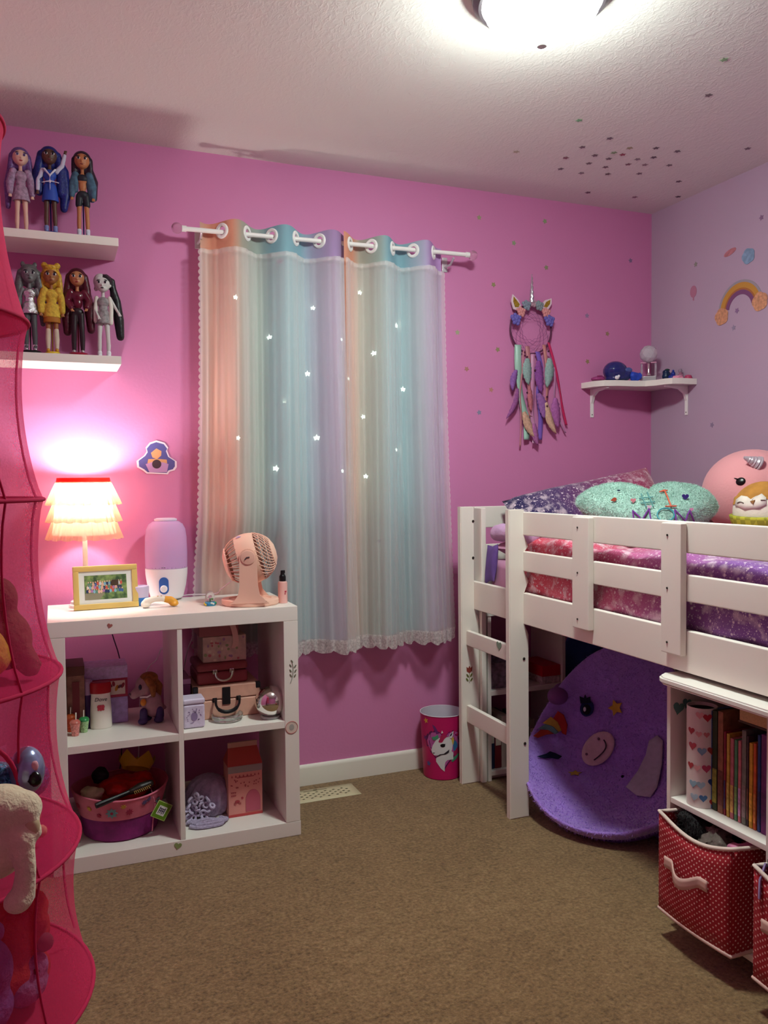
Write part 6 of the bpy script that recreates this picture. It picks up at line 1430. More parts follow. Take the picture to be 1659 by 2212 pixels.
tube(b, [(OC.x, OC.y, 2.295), (OC.x, OC.y, 2.40)], .004, 6); tube(b, [(OC.x+.018*math.cos(a), OC.y, 2.418+.018*math.sin(a)) for a in [PI*2*i/16 for i in range(16)]], .003, 6, closed=True); cyl(b, .012, 2.43, 2.4395, 12, TR(OC.x, OC.y, 0)); obj('hanging_hook', b, mat('#c8b8bc', .3, .7), t, True)
# ---- toys in the tiers
def plush(name, label, c, prims, m=None, vox=.007, extras=(), furn=0):
    t = thing(name, label, 'plush toy', c); b = meld(prims, vox, 3); o = obj('body', b, m, t, True, sharp=80)
    for nm, pr, mm in extras: b2 = meld(pr, min(vox, .004), 2); obj(nm, b2, mm, t, True, sharp=80)
    if furn: fur(o, furn, .008, m, 'short_pile', .0009, len(label))
    return t
def at(x, y, d=-1.80): return px(x, y, 'y', d)
def tier(x, y, keep, d=-1.80):
    """photo point on the organizer's middle plane, pulled in so that a toy of radius keep stays behind the mesh"""
    p = px(x, y, 'y', d); q = p-OC; q.z = 0; k = [r for z_, r in RING if z_ < p.z+.02]; lim = (k[0] if k else .25)-.030-keep
    if q.length > lim: q *= lim/q.length
    return Vector((OC.x+q.x, OC.y+q.y, p.z))
blk = mat('#17100e', .2)
p = tier(18, 985, .075, -1.83)
plush('plush_dog', 'reddish brown plush dog in the second visible tier of the pink organizer', (p.x, p.y, 1.195), [P_ell((p.x-.01, p.y, 1.245), (.062, .06, .055)), P_ell((p.x, p.y-.01, 1.305), (.042, .045, .040)), P_lim([(p.x-.045, p.y-.02, 1.318), (p.x-.058, p.y-.02, 1.27)], [.018, .014]), P_lim([(p.x+.02, p.y, 1.25), (p.x+.035, p.y-.05, 1.215)], [.022, .018])], mat('#8a4a20', .95, bump=(60, .8, .01)), extras=[('paw', [P_ell((p.x+.02, p.y-.055, 1.215), (.022, .02, .018))], mat('#7a2a3c', .9)), ('nose', [P_ell((p.x-.012, p.y-.055, 1.302), (.010, .008, .008))], blk)])
p = tier(48, 1350, .055, -1.83)
plush('plush_bear', 'brown plush bear slumped in the third tier of the pink organizer', (p.x, p.y, .935), [P_ell((p.x-.002, p.y, 1.045), (.034, .034, .036)), P_ell((p.x+.010, p.y, .985), (.040, .045, .045)), P_ell((p.x-.030, p.y, 1.065), (.020, .018, .018)), P_lim([(p.x+.02, p.y-.01, .99), (p.x+.045, p.y-.03, .95)], [.020, .017])], mat('#7c4438', .95, bump=(60, .8, .01)), extras=[('ear_lining', [P_ell((p.x-.033, p.y-.014, 1.064), (.012, .008, .012))], mat('#a8606a', .9)), ('nose', [P_ell((p.x-.012, p.y-.034, 1.042), (.009, .007, .007))], blk)])
p = tier(10, 1440, .060, -1.87)
plush('plush_cat', 'orange yellow plush cat lying in the third tier', (p.x, p.y, .935), [P_ell((p.x-.01, p.y, .970), (.050, .05, .036)), P_ell((p.x+.002, p.y-.01, .985), (.030, .03, .028)), P_lim([(p.x+.004, p.y-.005, 1.0), (p.x+.008, p.y-.005, 1.022)], [.012, .004]), P_lim([(p.x-.025, p.y-.005, 1.0), (p.x-.030, p.y-.005, 1.020)], [.012, .004])], mat('#dca03c', .95, bump=(60, .7, .008)), extras=[('belly', [P_ell((p.x-.02, p.y-.035, .963), (.03, .02, .024))], mat('#d8905c', .9))])
p = tier(-25, 1340, .05, -1.84)
plush('plush_rabbit', 'grey lavender plush rabbit at the left edge in the third tier', (p.x, p.y, 1.0), [P_ell((p.x-.02, p.y+.03, 1.005), (.034, .034, .040)), P_lim([(p.x-.02, p.y+.03, 1.03), (p.x-.03, p.y+.03, 1.075)], [.016, .010]), P_ell((p.x-.025, p.y+.04, .965), (.04, .035, .030))], mat('#8f7c9c', .95, bump=(60, .8, .01)), extras=[('ear_tip', [P_ell((p.x-.03, p.y+.03, 1.08), (.012, .010, .014))], mat('#a893b4', .9))])
# tier four
p = at(34, 1655, -1.90)
mq = mat('#4a94bc', .25, .55, var=(140, .7), bump=(150, 1.0, .012), name='blue sequins')
plush('sequin_plush', 'blue sequin plush with a shiny lavender face in the organizer opening', (p.x, p.y, .70), [P_ell((p.x-.030, p.y, .775), (.055, .05, .055)), P_ell((p.x+.018, p.y+.005, .802), (.016, .014, .016))], mq, .005, extras=[('face', [P_ell((at(58, 1668, -1.925).x, -1.918, at(58, 1668, -1.925).z), (.024, .028, .034))], mat('#8f96bc', .22, .55, var=(40, .15))), ('eye', [P_ell((at(76, 1683, -1.943).x, -1.944, at(76, 1683, -1.943).z), (.010, .007, .011))], blk), ('cheek', [P_ell((at(74, 1655, -1.938).x, -1.938, at(74, 1655, -1.938).z), (.007, .006, .009))], mat('#d89aa4', .6))])
p = tier(112, 1705, .036, -1.84)
plush('sparkle_plush', 'purple glitter plush leaning inside the fourth tier', (p.x, p.y, .70), [P_ell((p.x, p.y, .778), (.030, .030, .028)), P_ell((p.x-.018, p.y-.012, .800), (.016, .016, .020)), P_lim([(p.x-.014, p.y-.02, .77), (p.x-.018, p.y-.028, .735)], [.012, .012])], mat('#7a3a86', .3, .4, var=(150, .6), bump=(170, .9, .008)), .005, extras=[('cuff', [P_ell((p.x-.018, p.y-.030, .733), (.013, .012, .012))], mat('#8a5a9c', .4))])
p = tier(118, 1815, .062, -1.84)
plush('peach_plush', 'smooth peach round plush resting on the floor of the fourth tier', (p.x, p.y, .69), [P_ell((p.x-.010, p.y, .722), (.052, .05, .040)), P_ell((p.x-.03, p.y-.01, .715), (.03, .03, .03))], mat('#e08468', .85, var=(6, .06)), .006, extras=[('tail', [P_ell((p.x+.040, p.y-.01, .700), (.010, .010, .010))], mat('#e8937a', .85))])
p = at(25, 1745, -2.05)
crm = mat('#e2cfae', .95, var=(25, .08), bump=(120, .7, .006), sheen=.3); X, Y, Z_ = p.x, -2.045, p.z
L0, L1, L2 = at(50, 1815, -2.07), at(56, 1880, -2.075), at(50, 1935, -2.075)
plush('cream_dog_plush', 'cream plush dog hanging out of the organizer opening by one leg', (X, Y, Z_-.05), [P_ell((X-.012, Y, Z_), (.036, .034, .028)), P_ell((X+.010, Y-.004, Z_-.003), (.026, .026, .022)), P_ell((X-.020, Y+.01, Z_-.048), (.040, .04, .042)), P_lim([(X-.01, Y, Z_-.03), L0, L1, L2], [.022, .0145, .0125, .0145]), P_ell((L2.x-.006, L2.y-.004, L2.z-.004), (.017, .016, .014)), P_lim([(X+.020, Y-.018, Z_-.005), (X+.026, Y-.018, Z_-.030)], [.010, .009])], crm, .0042, extras=[('stitched_seam', [P_lim([(X-.030, Y-.034, Z_-.03), (X-.034, Y-.036, Z_-.06)], [.0022, .0022])], mat('#b08a6a', .9)), ('ear', [P_ell((X+.022, Y-.020, Z_-.022), (.011, .010, .016))], mat('#c9b08a', .95))])
# tier five
p = tier(85, 2030, .075, -1.84)
plush('red_bear_plush', 'bright red plush bear at the bottom of the organizer', (p.x, p.y, .458), [P_ell((p.x-.01, p.y, .555), (.060, .055, .050)), P_ell((p.x+.022, p.y-.01, .590), (.026, .026, .028)), P_lim([(p.x+.01, p.y-.02, .61), (p.x+.035, p.y-.03, .575)], [.014, .013]), P_ell((p.x-.02, p.y-.01, .50), (.070, .06, .045))], mat('#c0301e', .9, bump=(60, .8, .01)), extras=[('foot_pad', [P_ell((p.x+.040, p.y-.03, .545), (.014, .012, .014))], mat('#8a3a4c', .9))])
p = tier(-20, 2060, .06, -1.90)
plush('violet_plush', 'violet plush at the left of the lowest organizer tier', (p.x, p.y, .458), [P_ell((p.x-.01, p.y, .54), (.040, .04, .045)), P_ell((p.x-.02, p.y, .49), (.05, .05, .04)), P_ell((p.x-.012, p.y-.015, .585), (.026, .025, .024))], mat('#7a4a8c', .95, bump=(60, .8, .01)), extras=[('ear', [P_ell((p.x+.01, p.y-.015, .60), (.010, .010, .014))], mat('#8f5fa0', .9))])
p = tier(140, 2120, .062, -1.86)
plush('lilac_plush', 'lilac and plum plush at the right of the lowest organizer tier', (p.x, p.y, .458), [P_ell((p.x, p.y, .490), (.036, .06, .032)), P_ell((p.x+.015, p.y-.02, .515), (.022, .02, .020)), P_lim([(p.x-.02, p.y-.03, .49), (p.x-.05, p.y-.04, .478)], [.016, .014])], mat('#9a6a98', .95, bump=(60, .8, .01)), extras=[('nose', [P_ell((p.x+.018, p.y-.040, .516), (.006, .005, .005))], blk)])
# ================================================================= unicorn dream catcher
c = px(1147, 712, 'y', -.022); hr = .103
t = thing('dream_catcher', 'unicorn dream catcher with silver horn, ribbons and feathers on the pink wall', 'wall hanging', c)
W = lambda x, y, d=-.022: px(x, y, 'y', d)-c
def flat_(pts, bm, th=.0012, mi=0, d=-.022, dz=0):
    b_ = [W(x, y, d) for x, y in pts]; add(bm, [v+Vector((0, -th, 0)) for v in b_]+[v for v in b_], [tuple(range(len(b_))), tuple(range(2*len(b_)-1, len(b_)-1, -1))]+[(i, (i+1) % len(b_), len(b_)+(i+1) % len(b_), len(b_)+i) for i in range(len(b_))], None, mi)
b = BM(); tube(b, [(hr*math.cos(2*PI*i/56), 0, hr*math.sin(2*PI*i/56)*1.02) for i in range(56)], .0042, 8, closed=True); obj('hoop', b, mat('#5a2446', .6), t)
b = BM(); N = 11; prev = [(hr*math.cos(2*PI*i/N), hr*math.sin(2*PI*i/N)) for i in range(N)]
for k in range(6):
    nx = [((prev[i][0]+prev[(i+1) % N][0])/2*.90, (prev[i][1]+prev[(i+1) % N][1])/2*.90) for i in range(N)]
    for i in range(N):
        for q in (prev[i], prev[(i+1) % N]): tube(b, [(q[0], 0, q[1]), (nx[i][0], 0, nx[i][1])], .0006, 4)
    prev = nx
obj('web', b, mat('#7a3a70', .6), t)
b = BM(); tip, root = W(1146, 594), W(1145, 655); tube(b, [root+(tip-root)*i/24+Vector((.0012*math.sin(i*1.6), -.012, 0)) for i in range(25)], [.0105*(1-i/25)+.0012+.0008*math.sin(i*1.6) for i in range(25)], 10); obj('horn', b, mat('#cfccd4', .2, .85, bump=(90, .5, .004)), t)
for pts, inn in (([(1106, 636), (1103, 650), (1108, 668), (1118, 672), (1124, 662), (1118, 648)], [(1108, 641), (1107, 652), (1111, 664), (1118, 664), (1121, 658)]), ([(1190, 645), (1190, 657), (1184, 668), (1174, 670), (1166, 660), (1176, 649)], [(1187, 648), (1186, 657), (1180, 665), (1173, 663), (1178, 653)])):
    b = BM(); flat_(pts, b, .006); e_ = obj('ear', b, mat('#dcc4cc', .7), t); b = BM(); flat_(inn, b, .0075); obj('gold_lining', b, mat('#a88a2c', .4, .5, var=(200, .4)), e_)
def rose(x, y, r, c_):
    b = BM(); o_ = W(x, y)+Vector((0, -.010, 0))
    for i in range(11): a = i*2.4; q = r*.26*math.sqrt(i); ell(b, o_+Vector((q*math.cos(a), -r*.28+.5*q*.3, q*math.sin(a))), (r*.36, r*.30, r*.36), 8, 6)
    o = obj('flower', b, mat(c_, .7), t); o['kind'] = 'stuff'
for x, y, r, c_ in ((1111, 690, .026, '#6a62b0'), (1183, 693, .026, '#6a62b0'), (1122, 674, .022, '#d08a8a'), (1176, 676, .022, '#d08a8a'), (1134, 660, .022, '#7f8a98'), (1161, 661, .022, '#7f8a90'), (1148, 655, .018, '#b08a98')): rose(x, y, r, c_)
def ribbon(name, pts, w, c_, d=-.022, m=None):
    b = BM(); ps = [W(x, y, d)+Vector((0, -.006*math.sin(i*1.3)-.004, 0)) for i, (x, y) in enumerate(pts)]; sm = []
    for i in range(len(ps)-1):
        p0, p1, p2, p3 = (ps[max(0, min(len(ps)-1, i+k))] for k in (-1, 0, 1, 2))
        for j in range(6): u = j/6; sm.append(.5*((2*p1)+(p2-p0)*u+(2*p0-5*p1+4*p2-p3)*u*u+(3*p1-p0-3*p2+p3)*u**3))
    sm.append(ps[-1]); L = len(sm); V_ = []
    for i, p_ in enumerate(sm):
        tw = .5*math.sin(i*.35); V_ += [p_+Vector((-w/2*math.cos(tw), w/2*math.sin(tw)*.5, 0)), p_+Vector((w/2*math.cos(tw), -w/2*math.sin(tw)*.5, 0))]
    add(b, V_, [(2*i, 2*i+1, 2*i+3, 2*i+2) for i in range(L-1)]); o = obj(name, b, m or mat(c_, .3), t, sharp=80); sd = o.modifiers.new('t', 'SOLIDIFY'); sd.thickness = .0008
ribbon('ribbon', [(1118, 745), (1116, 780), (1120, 830), (1130, 880), (1138, 910), (1136, 950)], 0.0324, '#9fc4b4')
ribbon('ribbon', [(1184, 740), (1196, 790), (1207, 840), (1216, 885), (1224, 918)], 0.0121, '#c4285c')
ribbon('ribbon', [(1150, 765), (1148, 800), (1149, 860), (1150, 900), (1156, 935), (1152, 958)], 0.0203, '#c88ab0')
ribbon('ribbon', [(1160, 760), (1166, 800), (1160, 850), (1168, 900), (1166, 950)], 0.0230, '#7a5ab4')
ribbon('ribbon', [(1130, 758), (1126, 800), (1122, 850), (1126, 900), (1124, 965)], 0.0081, '#c07a86')
ribbon('ribbon', [(1190, 765), (1196, 810), (1196, 860), (1206, 900), (1222, 935)], 0.0081, '#b880a8')
ribbon('ribbon', [(1174, 745), (1178, 790), (1180, 850), (1176, 880)], 0.0162, '#c4807e')
ribbon('ribbon', [(1138, 748), (1140, 790), (1142, 850), (1146, 900)], 0.0216, '#b8767e')
def feather(x0, y0, x1, y1, w, c_, bend=0):
    b = BM(); A_, B3 = W(x0, y0), W(x1, y1); D_ = B3-A_; s_ = Vector((D_.z, 0, -D_.x)).normalized(); n = 14; V_ = []
    for i in range(n+1):
        f = i/n; p_ = A_+D_*f+s_*bend*math.sin(PI*f)+Vector((0, -.012, 0)); ww = w*math.sin(PI*min(1, f*.92+.08))**.7*(1+.12*math.sin(i*2.7)); V_ += [p_-s_*ww/2, p_+Vector((0, -.004, 0)), p_+s_*ww/2]
    add(b, V_, [q for i in range(n) for q in ((3*i, 3*i+1, 3*i+4, 3*i+3), (3*i+1, 3*i+2, 3*i+5, 3*i+4))]); o = obj('feather', b, mat(c_, .8, var=(120, .2)), t, sharp=80); sd = o.modifiers.new('t', 'SOLIDIFY'); sd.thickness = .0010
for q in ((1136, 775, 1138, 832, 0.0442, '#8fa8a4', .004), (1184, 775, 1178, 838, 0.0468, '#8fa8a4', -.006), (1160, 780, 1166, 850, 0.0442, '#8a4a94', .004), (1112, 800, 1104, 845, 0.0312, '#8a5aa0', .006), (1116, 840, 1090, 905, 0.0260, '#8f4f88', -.014), (1128, 890, 1150, 945, 0.0390, '#c9a088', .004), (1176, 870, 1198, 938, 0.0364, '#cda68e', .010), (1160, 850, 1172, 905, 0.0442, '#9560a2', -.008), (1196, 860, 1202, 925, 0.0468, '#a860a0', .004), (1140, 835, 1144, 890, 0.0260, '#b86a74', 0), (1150, 915, 1158, 962, 0.0338, '#a8629a', .004)): feather(*q)
b = BM()
for x, y in ((1134, 849), (1151, 801), (1177, 858), (1177, 878), (1134, 772), (1180, 760)): ell(b, W(x, y)+Vector((0, -.018, 0)), .0045, 8, 6)
o = obj('beads', b, mat('#4a1a34', .4), t); o['kind'] = 'stuff'

# ================================================================= corner shelf
t = thing('corner_shelf', 'white corner shelf with curved front on two brackets', 'shelf', (-.14, -.10, 1.618))
zt = 1.6435; fr = [px(1255, 838, 'z', 1.6285), px(1268, 832, 'z', 1.6285), px(1300, 832, 'z', 1.6285), px(1350, 838, 'z', 1.6285), px(1392, 840, 'z', 1.6285), px(1420, 835, 'z', 1.6285), px(1450, 829, 'z', 1.6285), px(1478, 831, 'z', 1.6285), px(1503, 834, 'z', 1.6285)]
fr = [(-.392, -.001), (-.385, -.085), (-.36, -.125), (-.30, -.145), (-.23, -.150), (-.17, -.165), (-.145, -.205), (-.14, -.255), (-.125, -.285), (-.085, -.297), (-.001, -.297)]
out = [(-.001, -.001)]+fr
b = BM(); prism(b, out[::-1], 1.6185, 1.6435); obj('shelf_board', b, m_white, t, True)
for kk, (bx, by, w_) in enumerate(((-.335, 0, 'x'), (0, -.235, 'y'))):
    b = BM()
    if w_ == 'x':
        box(b, bx-.009, bx+.009, -.004, -.0006, 1.490, 1.618, .001); prism(b, [(-.0006, 1.6175), (-.12, 1.6175), (-.12, 1.611), (-.045, 1.603), (-.018, 1.585), (-.006, 1.555), (-.0006, 1.55)], bx-.007, bx+.007, Matrix(((0, 0, 1, 0), (1, 0, 0, 0), (0, 1, 0, 0), (0, 0, 0, 1))))
        o = obj('bracket', b, m_rod, t, True); 
        for zz_ in (1.502, 1.56): b = BM(); ell(b, (bx, -.0045, zz_), (.0028, .0014, .0028), 8, 6); obj('screw', b, m_bolt, o, True)
    else:
        box(b, -.004, -.0006, by-.009, by+.009, 1.490, 1.618, .001); prism(b, [(-.0006, 1.6175), (-.12, 1.6175), (-.12, 1.611), (-.045, 1.603), (-.018, 1.585), (-.006, 1.555), (-.0006, 1.55)], by-.007, by+.007, Matrix(((1, 0, 0, 0), (0, 0, 1, 0), (0, 1, 0, 0), (0, 0, 0, 1))))
        o = obj('bracket', b, m_rod, t, True)
        for zz_ in (1.502, 1.56): b = BM(); ell(b, (-.0045, by, zz_), (.0014, .0028, .0028), 8, 6); obj('screw', b, m_bolt, o, True)
zt = 1.644
q = Vector((-.262, -.075, zt)); t = thing('skull_bank', 'shiny dark blue helmet shaped ornament on the corner shelf', 'ornament', q)
b = meld([P_ell((0, 0, .048), (.058, .050, .046)), P_ell((.036, -.018, .034), (.034, .032, .030)), P_ell((0, 0, .012), (.05, .042, .012))], .004, 4); obj('dome', b, mat('#232a6a', .15, coat=.4), t)
b = BM(); ell(b, (.040, -.042, .050), (.020, .008, .012), 12, 8, None); obj('pale_visor', b, mat('#4a5a94', .2), t)
b = BM(); ell(b, (-.028, -.048, .014), (.011, .008, .009)); ell(b, (-.020, -.050, .020), (.006, .006, .006)); obj('white_bow', b, mat('#e6e2ea', .4), t)
crumple('blue_cloth', 'bright blue cloth bundle beside the crystal clock', 'cloth', '#2a4ab4', (-.182, -.115, zt+.020), (.028, .022, .020), 33, mat('#2a48b8', .5, var=(40, .3)), 6, .0035)
q = Vector((-.305, -.045, zt)); t = thing('geode_stone', 'dark pink flat stone at the left end of the corner shelf', 'stone', (-.345, -.06, zt))
b = meld([P_ell((0, 0, .012), (.034, .028, .012)), P_ell((.01, 0, .018), (.022, .02, .010))], .004, 2); obj('stone', b, mat('#9a3a74', .35, var=(60, .3)), t)
b = BM(); ell(b, (.004, -.008, .0262), (.012, .009, .003)); obj('polished_face', b, mat('#b05a8c', .15), t)
q = Vector((-.108, -.112, zt)); t = thing('crystal_clock', 'cut crystal globe on a clear pillared stand, tallest thing on the corner shelf', 'ornament', q, -.75)
m_cry = mat('#f2ecf2', .04, trans=.75, ior=1.35, name='cut crystal')
b = BM(); box(b, -.034, .034, -.026, .026, 0, .026, .003); obj('crystal_base', b, mat('#dcd6da', .12, trans=.5, ior=1.3), t)
for sx in (-.030, .030): b = BM(); tube(b, [(sx, 0, .025), (sx, 0, .088)], .0045, 8); obj('pillar', b, m_cry, t)
b = BM(); box(b, -.034, -.010, -.010, .010, .086, .0895, .001); b2 = b; obj('pink_clip', b, mat('#f0a8c8', .4), t)
b = BM(); box(b, .010, .034, -.010, .010, .086, .0895, .001); obj('pink_clip', b, mat('#f0a8c8', .4), t)
b = BM(); bmesh.ops.create_icosphere(b, subdivisions=2, radius=.040, matrix=Matrix.Translation((0, 0, .127))); obj('cut_globe', b, mat('#e6dce4', .06, trans=.45, ior=1.4), t, sharp=5)
b = BM(); cyl(b, .026, -.002, .002, 24, TR(0, -.026, .127, R(90))); obj('clock_face', b, mat('#cfc0d0', .3), t)
b = BM(); lathe(b, [(0, .030), (.010, .032), (.004, .045), (.005, .085), (0, .086)], 14); obj('pendulum', b, mat('#e4dcd8', .1, .8), t)
q = Vector((-.052, -.168, zt)); t = thing('dark_figurine', 'dark blue green figurine right of the crystal clock', 'ornament', q)
b = meld([P_ell((0, 0, .022), (.024, .020, .022)), P_ell((-.006, 0, .040), (.016, .016, .013))], .003, 2); obj('figurine_body', b, mat('#16284a', .3, var=(50, .3)), t)
b = BM(); ell(b, (-.004, -.006, .050), (.012, .010, .006)); obj('figurine_cap', b, mat('#1d3a34', .4), t)
q = Vector((-.060, -.212, zt)); t = thing('blue_figurine', 'small royal blue figurine with a round knob', 'ornament', q)
b = meld([P_ell((0, 0, .013), (.020, .016, .013)), P_ell((.004, 0, .030), (.010, .010, .010))], .003, 2); obj('figurine_body', b, mat('#1c2e86', .3), t)
b = BM(); ell(b, (.004, 0, .042), (.005, .005, .004)); obj('knob', b, mat('#24389a', .3), t)
q = Vector((-.075, -.262, zt)); t = thing('pink_dish', 'light pink star shaped dish on the corner shelf', 'dish', q)
b = BM(); prism(b, star(.024, .7), 0, .012); bmesh.ops.bevel(b, geom=list(b.edges), offset=.003, segments=2, affect='EDGES'); obj('dish_body', b, mat('#f09ab8', .4), t)
b = BM(); cyl(b, .010, .0121, .0126, 16); obj('dish_well', b, mat('#f4b4ca', .4), t)
q = Vector((-.026, -.272, zt)); t = thing('magenta_trinket', 'small magenta trinket box at the right end of the corner shelf', 'trinket', q)
b = BM(); lathe(b, [(0, 0), (.016, 0), (.017, .004), (.016, .009), (0, .009)], 18); obj('trinket_base', b, mat('#b83a62', .4), t)
b = BM(); lathe(b, [(.0165, .0095), (.013, .015), (.004, .018), (0, .018)], 18); obj('trinket_lid', b, mat('#c04a70', .4), t)
q = Vector((-.028, -.225, zt)); t = thing('glass_bottle', 'tiny pinkish glass perfume bottle behind the pink dish', 'bottle', q)
b = BM(); lathe(b, [(0, 0), (.013, 0), (.015, .006), (.013, .022), (.006, .028), (.006, .034)], 16); obj('bottle_body', b, mat('#c88aa4', .1, trans=.4, ior=1.3), t)
b = BM(); lathe(b, [(0, .034), (.007, .034), (.009, .042), (.005, .050), (0, .051)], 12); obj('stopper', b, mat('#b4a0b0', .1, trans=.5, ior=1.3), t)

# ================================================================= stickers on walls, ceiling and furniture
NB = Matrix.Rotation(R(90), 4, 'X'); NR = Matrix.Rotation(R(-90), 4, 'Z') @ Matrix.Rotation(R(90), 4, 'X')
def stick(name, label, out, p, M4, c_, th=.0008, cat='sticker', group=None, rough=.5):
    b = BM(); prism(b, out, 0, th, M4); o = obj(name, b, mat(c_, rough)); o.location = p; tag(o, label, cat, group); return o
gs = [(1035, 470, '#a09a78', 'highest star sticker on the pink wall, right of the curtain rod end'), (1177, 478, '#8c9a70', 'star sticker high on the pink wall straight above the dream catcher horn'), (1110, 525, '#8f9a78', 'star sticker up left of the silver horn on the pink wall'), (1180, 578, '#8a8a6a', 'star sticker just right of the silver horn tip'), (1066, 615, '#928a62', 'olive star sticker level with the horn, left of the dream catcher'), (988, 718, '#a0a080', 'pale star sticker closest to the curtain edge'), (1075, 755, '#8f8660', 'olive star sticker directly left of the dream catcher hoop'), (1061, 842, '#b87e74', 'peach star sticker left of the hanging feathers'), (1035, 891, '#8a84a0', 'grey violet star sticker, lowest on the pink wall'), (1008, 797, '#b07a70', 'peach star sticker nearest the curtain below the pale star'), (1268, 682, '#94789a', 'mauve star sticker between dream catcher and room corner'), (1269, 781, '#98805c', 'tan star sticker above the left end of the corner shelf'), (1312, 721, '#9a7a64', 'tan star sticker above the dark blue ornament'), (1362, 563, '#84668a', 'mauve star sticker high up beside the room corner')]
for i, (x, y, c_, lab) in enumerate(gs):
    stick('star_sticker', lab, star(.0125, .55, 5, 1.57+.5*i), px(x, y, 'y', -.0003), NB, c_, group='star stickers on the pink wall')
for i, (x, y, c_, lab) in enumerate(((1503, 571, '#8c8a80', 'grey star sticker above the pink balloon on the lavender wall'), (1592, 671, '#8c6a90', 'violet star sticker under the rainbow arch'), (1585, 708, '#94869e', 'grey star sticker below the rainbow'), (1538, 918, '#8a7a94', 'lowest star sticker on the lavender wall, under the corner shelf'), (1645, 470, '#8a6a88', 'highest star sticker on the lavender wall'))):
    stick('star_sticker', lab, star(.0125, .55, 5, 1.57+.7*i), px(x, y, 'x', -.0003), NR, c_, group='star stickers on the lavender wall')
cl = [(1564, 129, '#8fae86'), (1530, 206, '#7a6a70'), (1251, 260, '#7fb48a'), (1317, 299, '#7a6a74'), (1258, 318, '#7a686e'), (1222, 341, '#8a6068'), (1285, 336, '#76666c'), (1326, 330, '#8aa07c'), (1345, 334, '#9a4a58'), (1360, 320, '#a0987a'), (1417, 320, '#6e6068'), (1463, 327, '#76646c'), (1315, 343, '#76666c'), (1412, 340, '#705f68'), (1272, 353, '#78686c'), (1308, 361, '#786468'), (1357, 355, '#84606a'), (1377, 344, '#8a7a80'), (1393, 356, '#927a80'), (1446, 357, '#7c6a72'), (1211, 365, '#786a70'), (1256, 374, '#8a7c80'), (1313, 376, '#786468'), (1381, 375, '#7a666e'), (1466, 392, '#705a66'), (1270, 416, '#6c5060'), (1371, 426, '#8a6a78'), (1465, 425, '#5a4654'), (1115, 328, '#b0a890'), (1615, 321, '#7a6470')]
own = {0: 'green star sticker on the ceiling, the one farthest from the pink wall', 1: 'lone dark star sticker on the ceiling below the farthest green one', 2: 'green star sticker on the ceiling nearest the lamp, above the cluster', 7: 'pale green star sticker inside the ceiling cluster', 8: 'red star sticker inside the ceiling cluster', 9: 'tan star sticker inside the ceiling cluster', 25: 'plum star sticker on the ceiling close to the pink wall', 27: 'darkest star sticker on the ceiling near the room corner', 28: 'cream star sticker alone on the ceiling left of the cluster', 29: 'rightmost star sticker on the ceiling by the lavender wall'}
for i, (x, y, c_) in enumerate(cl):
    stick('star_sticker', own.get(i, 'small dark star sticker of the grey cluster on the ceiling'), star(.0135, .55, 5, .6*i), px(x, y, 'z', CZ-.001), Matrix.Rotation(R(180), 4, 'X'), c_, group='star stickers on the ceiling' if i in own else 'grey star cluster on the ceiling')
# rainbow with clouds on the lavender wall
ctr = px(1599, 668, 'x', -.0006); t = thing('rainbow_decal', 'orange and purple rainbow wall sticker with two peach clouds', 'sticker', ctr)
def arc(r0, r1, a0=R(18), a1=R(178), n=24): return [(r1*math.cos(a0+(a1-a0)*i/n), r1*math.sin(a0+(a1-a0)*i/n)) for i in range(n+1)]+[(r0*math.cos(a1-(a1-a0)*i/n), r0*math.sin(a1-(a1-a0)*i/n)) for i in range(n+1)]
# on the right wall +x of the sticker runs toward the door
SL = NR @ Matrix.Rotation(R(-6), 4, 'Z')
for nm, r0, r1, c_ in (('outer_band', .108, .118, '#9a9098'), ('orange_band', .086, .108, '#c08a3c'), ('brown_band', .078, .086, '#a8683c'), ('purple_band', .060, .078, '#7a4a72')):
    b = BM(); prism(b, arc(r0, r1), 0, .0012, SL); obj(nm, b, mat(c_, .6), t)
def cloud_b(bm, cx, cy, s_, M4, th=.0018):
    o_ = []
    for i in range(40):
        a = 2*PI*i/40; r = s_*(1+.13*abs(math.sin(2.5*a))); o_.append((cx+r*math.cos(a), cy+r*math.sin(a)*.95))
    prism(bm, o_, .0013, th, M4)
for cx, cy, s_ in ((-.098, -.022, .034), (.100, .022, .036)):
    b = BM(); cloud_b(b, cx, cy, s_, SL); obj('cloud', b, mat('#c98f6c', .6, var=(90, .25)), t)
b = BM(); prism(b, [(x*.034, y*.012) for x, y in oval(1, 1, 18)], 0, .0010, NR @ Matrix.Rotation(R(14), 4, 'Z')); o = obj('cloud_sticker', b, mat('#b8747c', .6, var=(60, .2))); o.location = px(1577, 545, 'x', -.0005); tag(o, 'dusty pink oblong cloud sticker above the rainbow', 'sticker')
b = BM(); cloud_b(b, 0, 0, .030, NR, .0020); o = obj('cloud_sticker', b, mat('#7f98b4', .6, var=(60, .2))); o.location = px(1617, 553, 'x', -.0005); tag(o, 'blue cloud sticker above the rainbow', 'sticker')
b = BM(); prism(b, oval(.020, .026, 16), 0, .001, NR); prism(b, [(-.003, -.024), (.004, -.024), (.004, -.040), (-.003, -.038)], 0, .001, NR); o = obj('balloon_sticker', b, mat('#b0748c', .6)); o.location = px(1498, 630, 'x', -.0005); tag(o, 'small pink balloon sticker left of the rainbow', 'sticker')
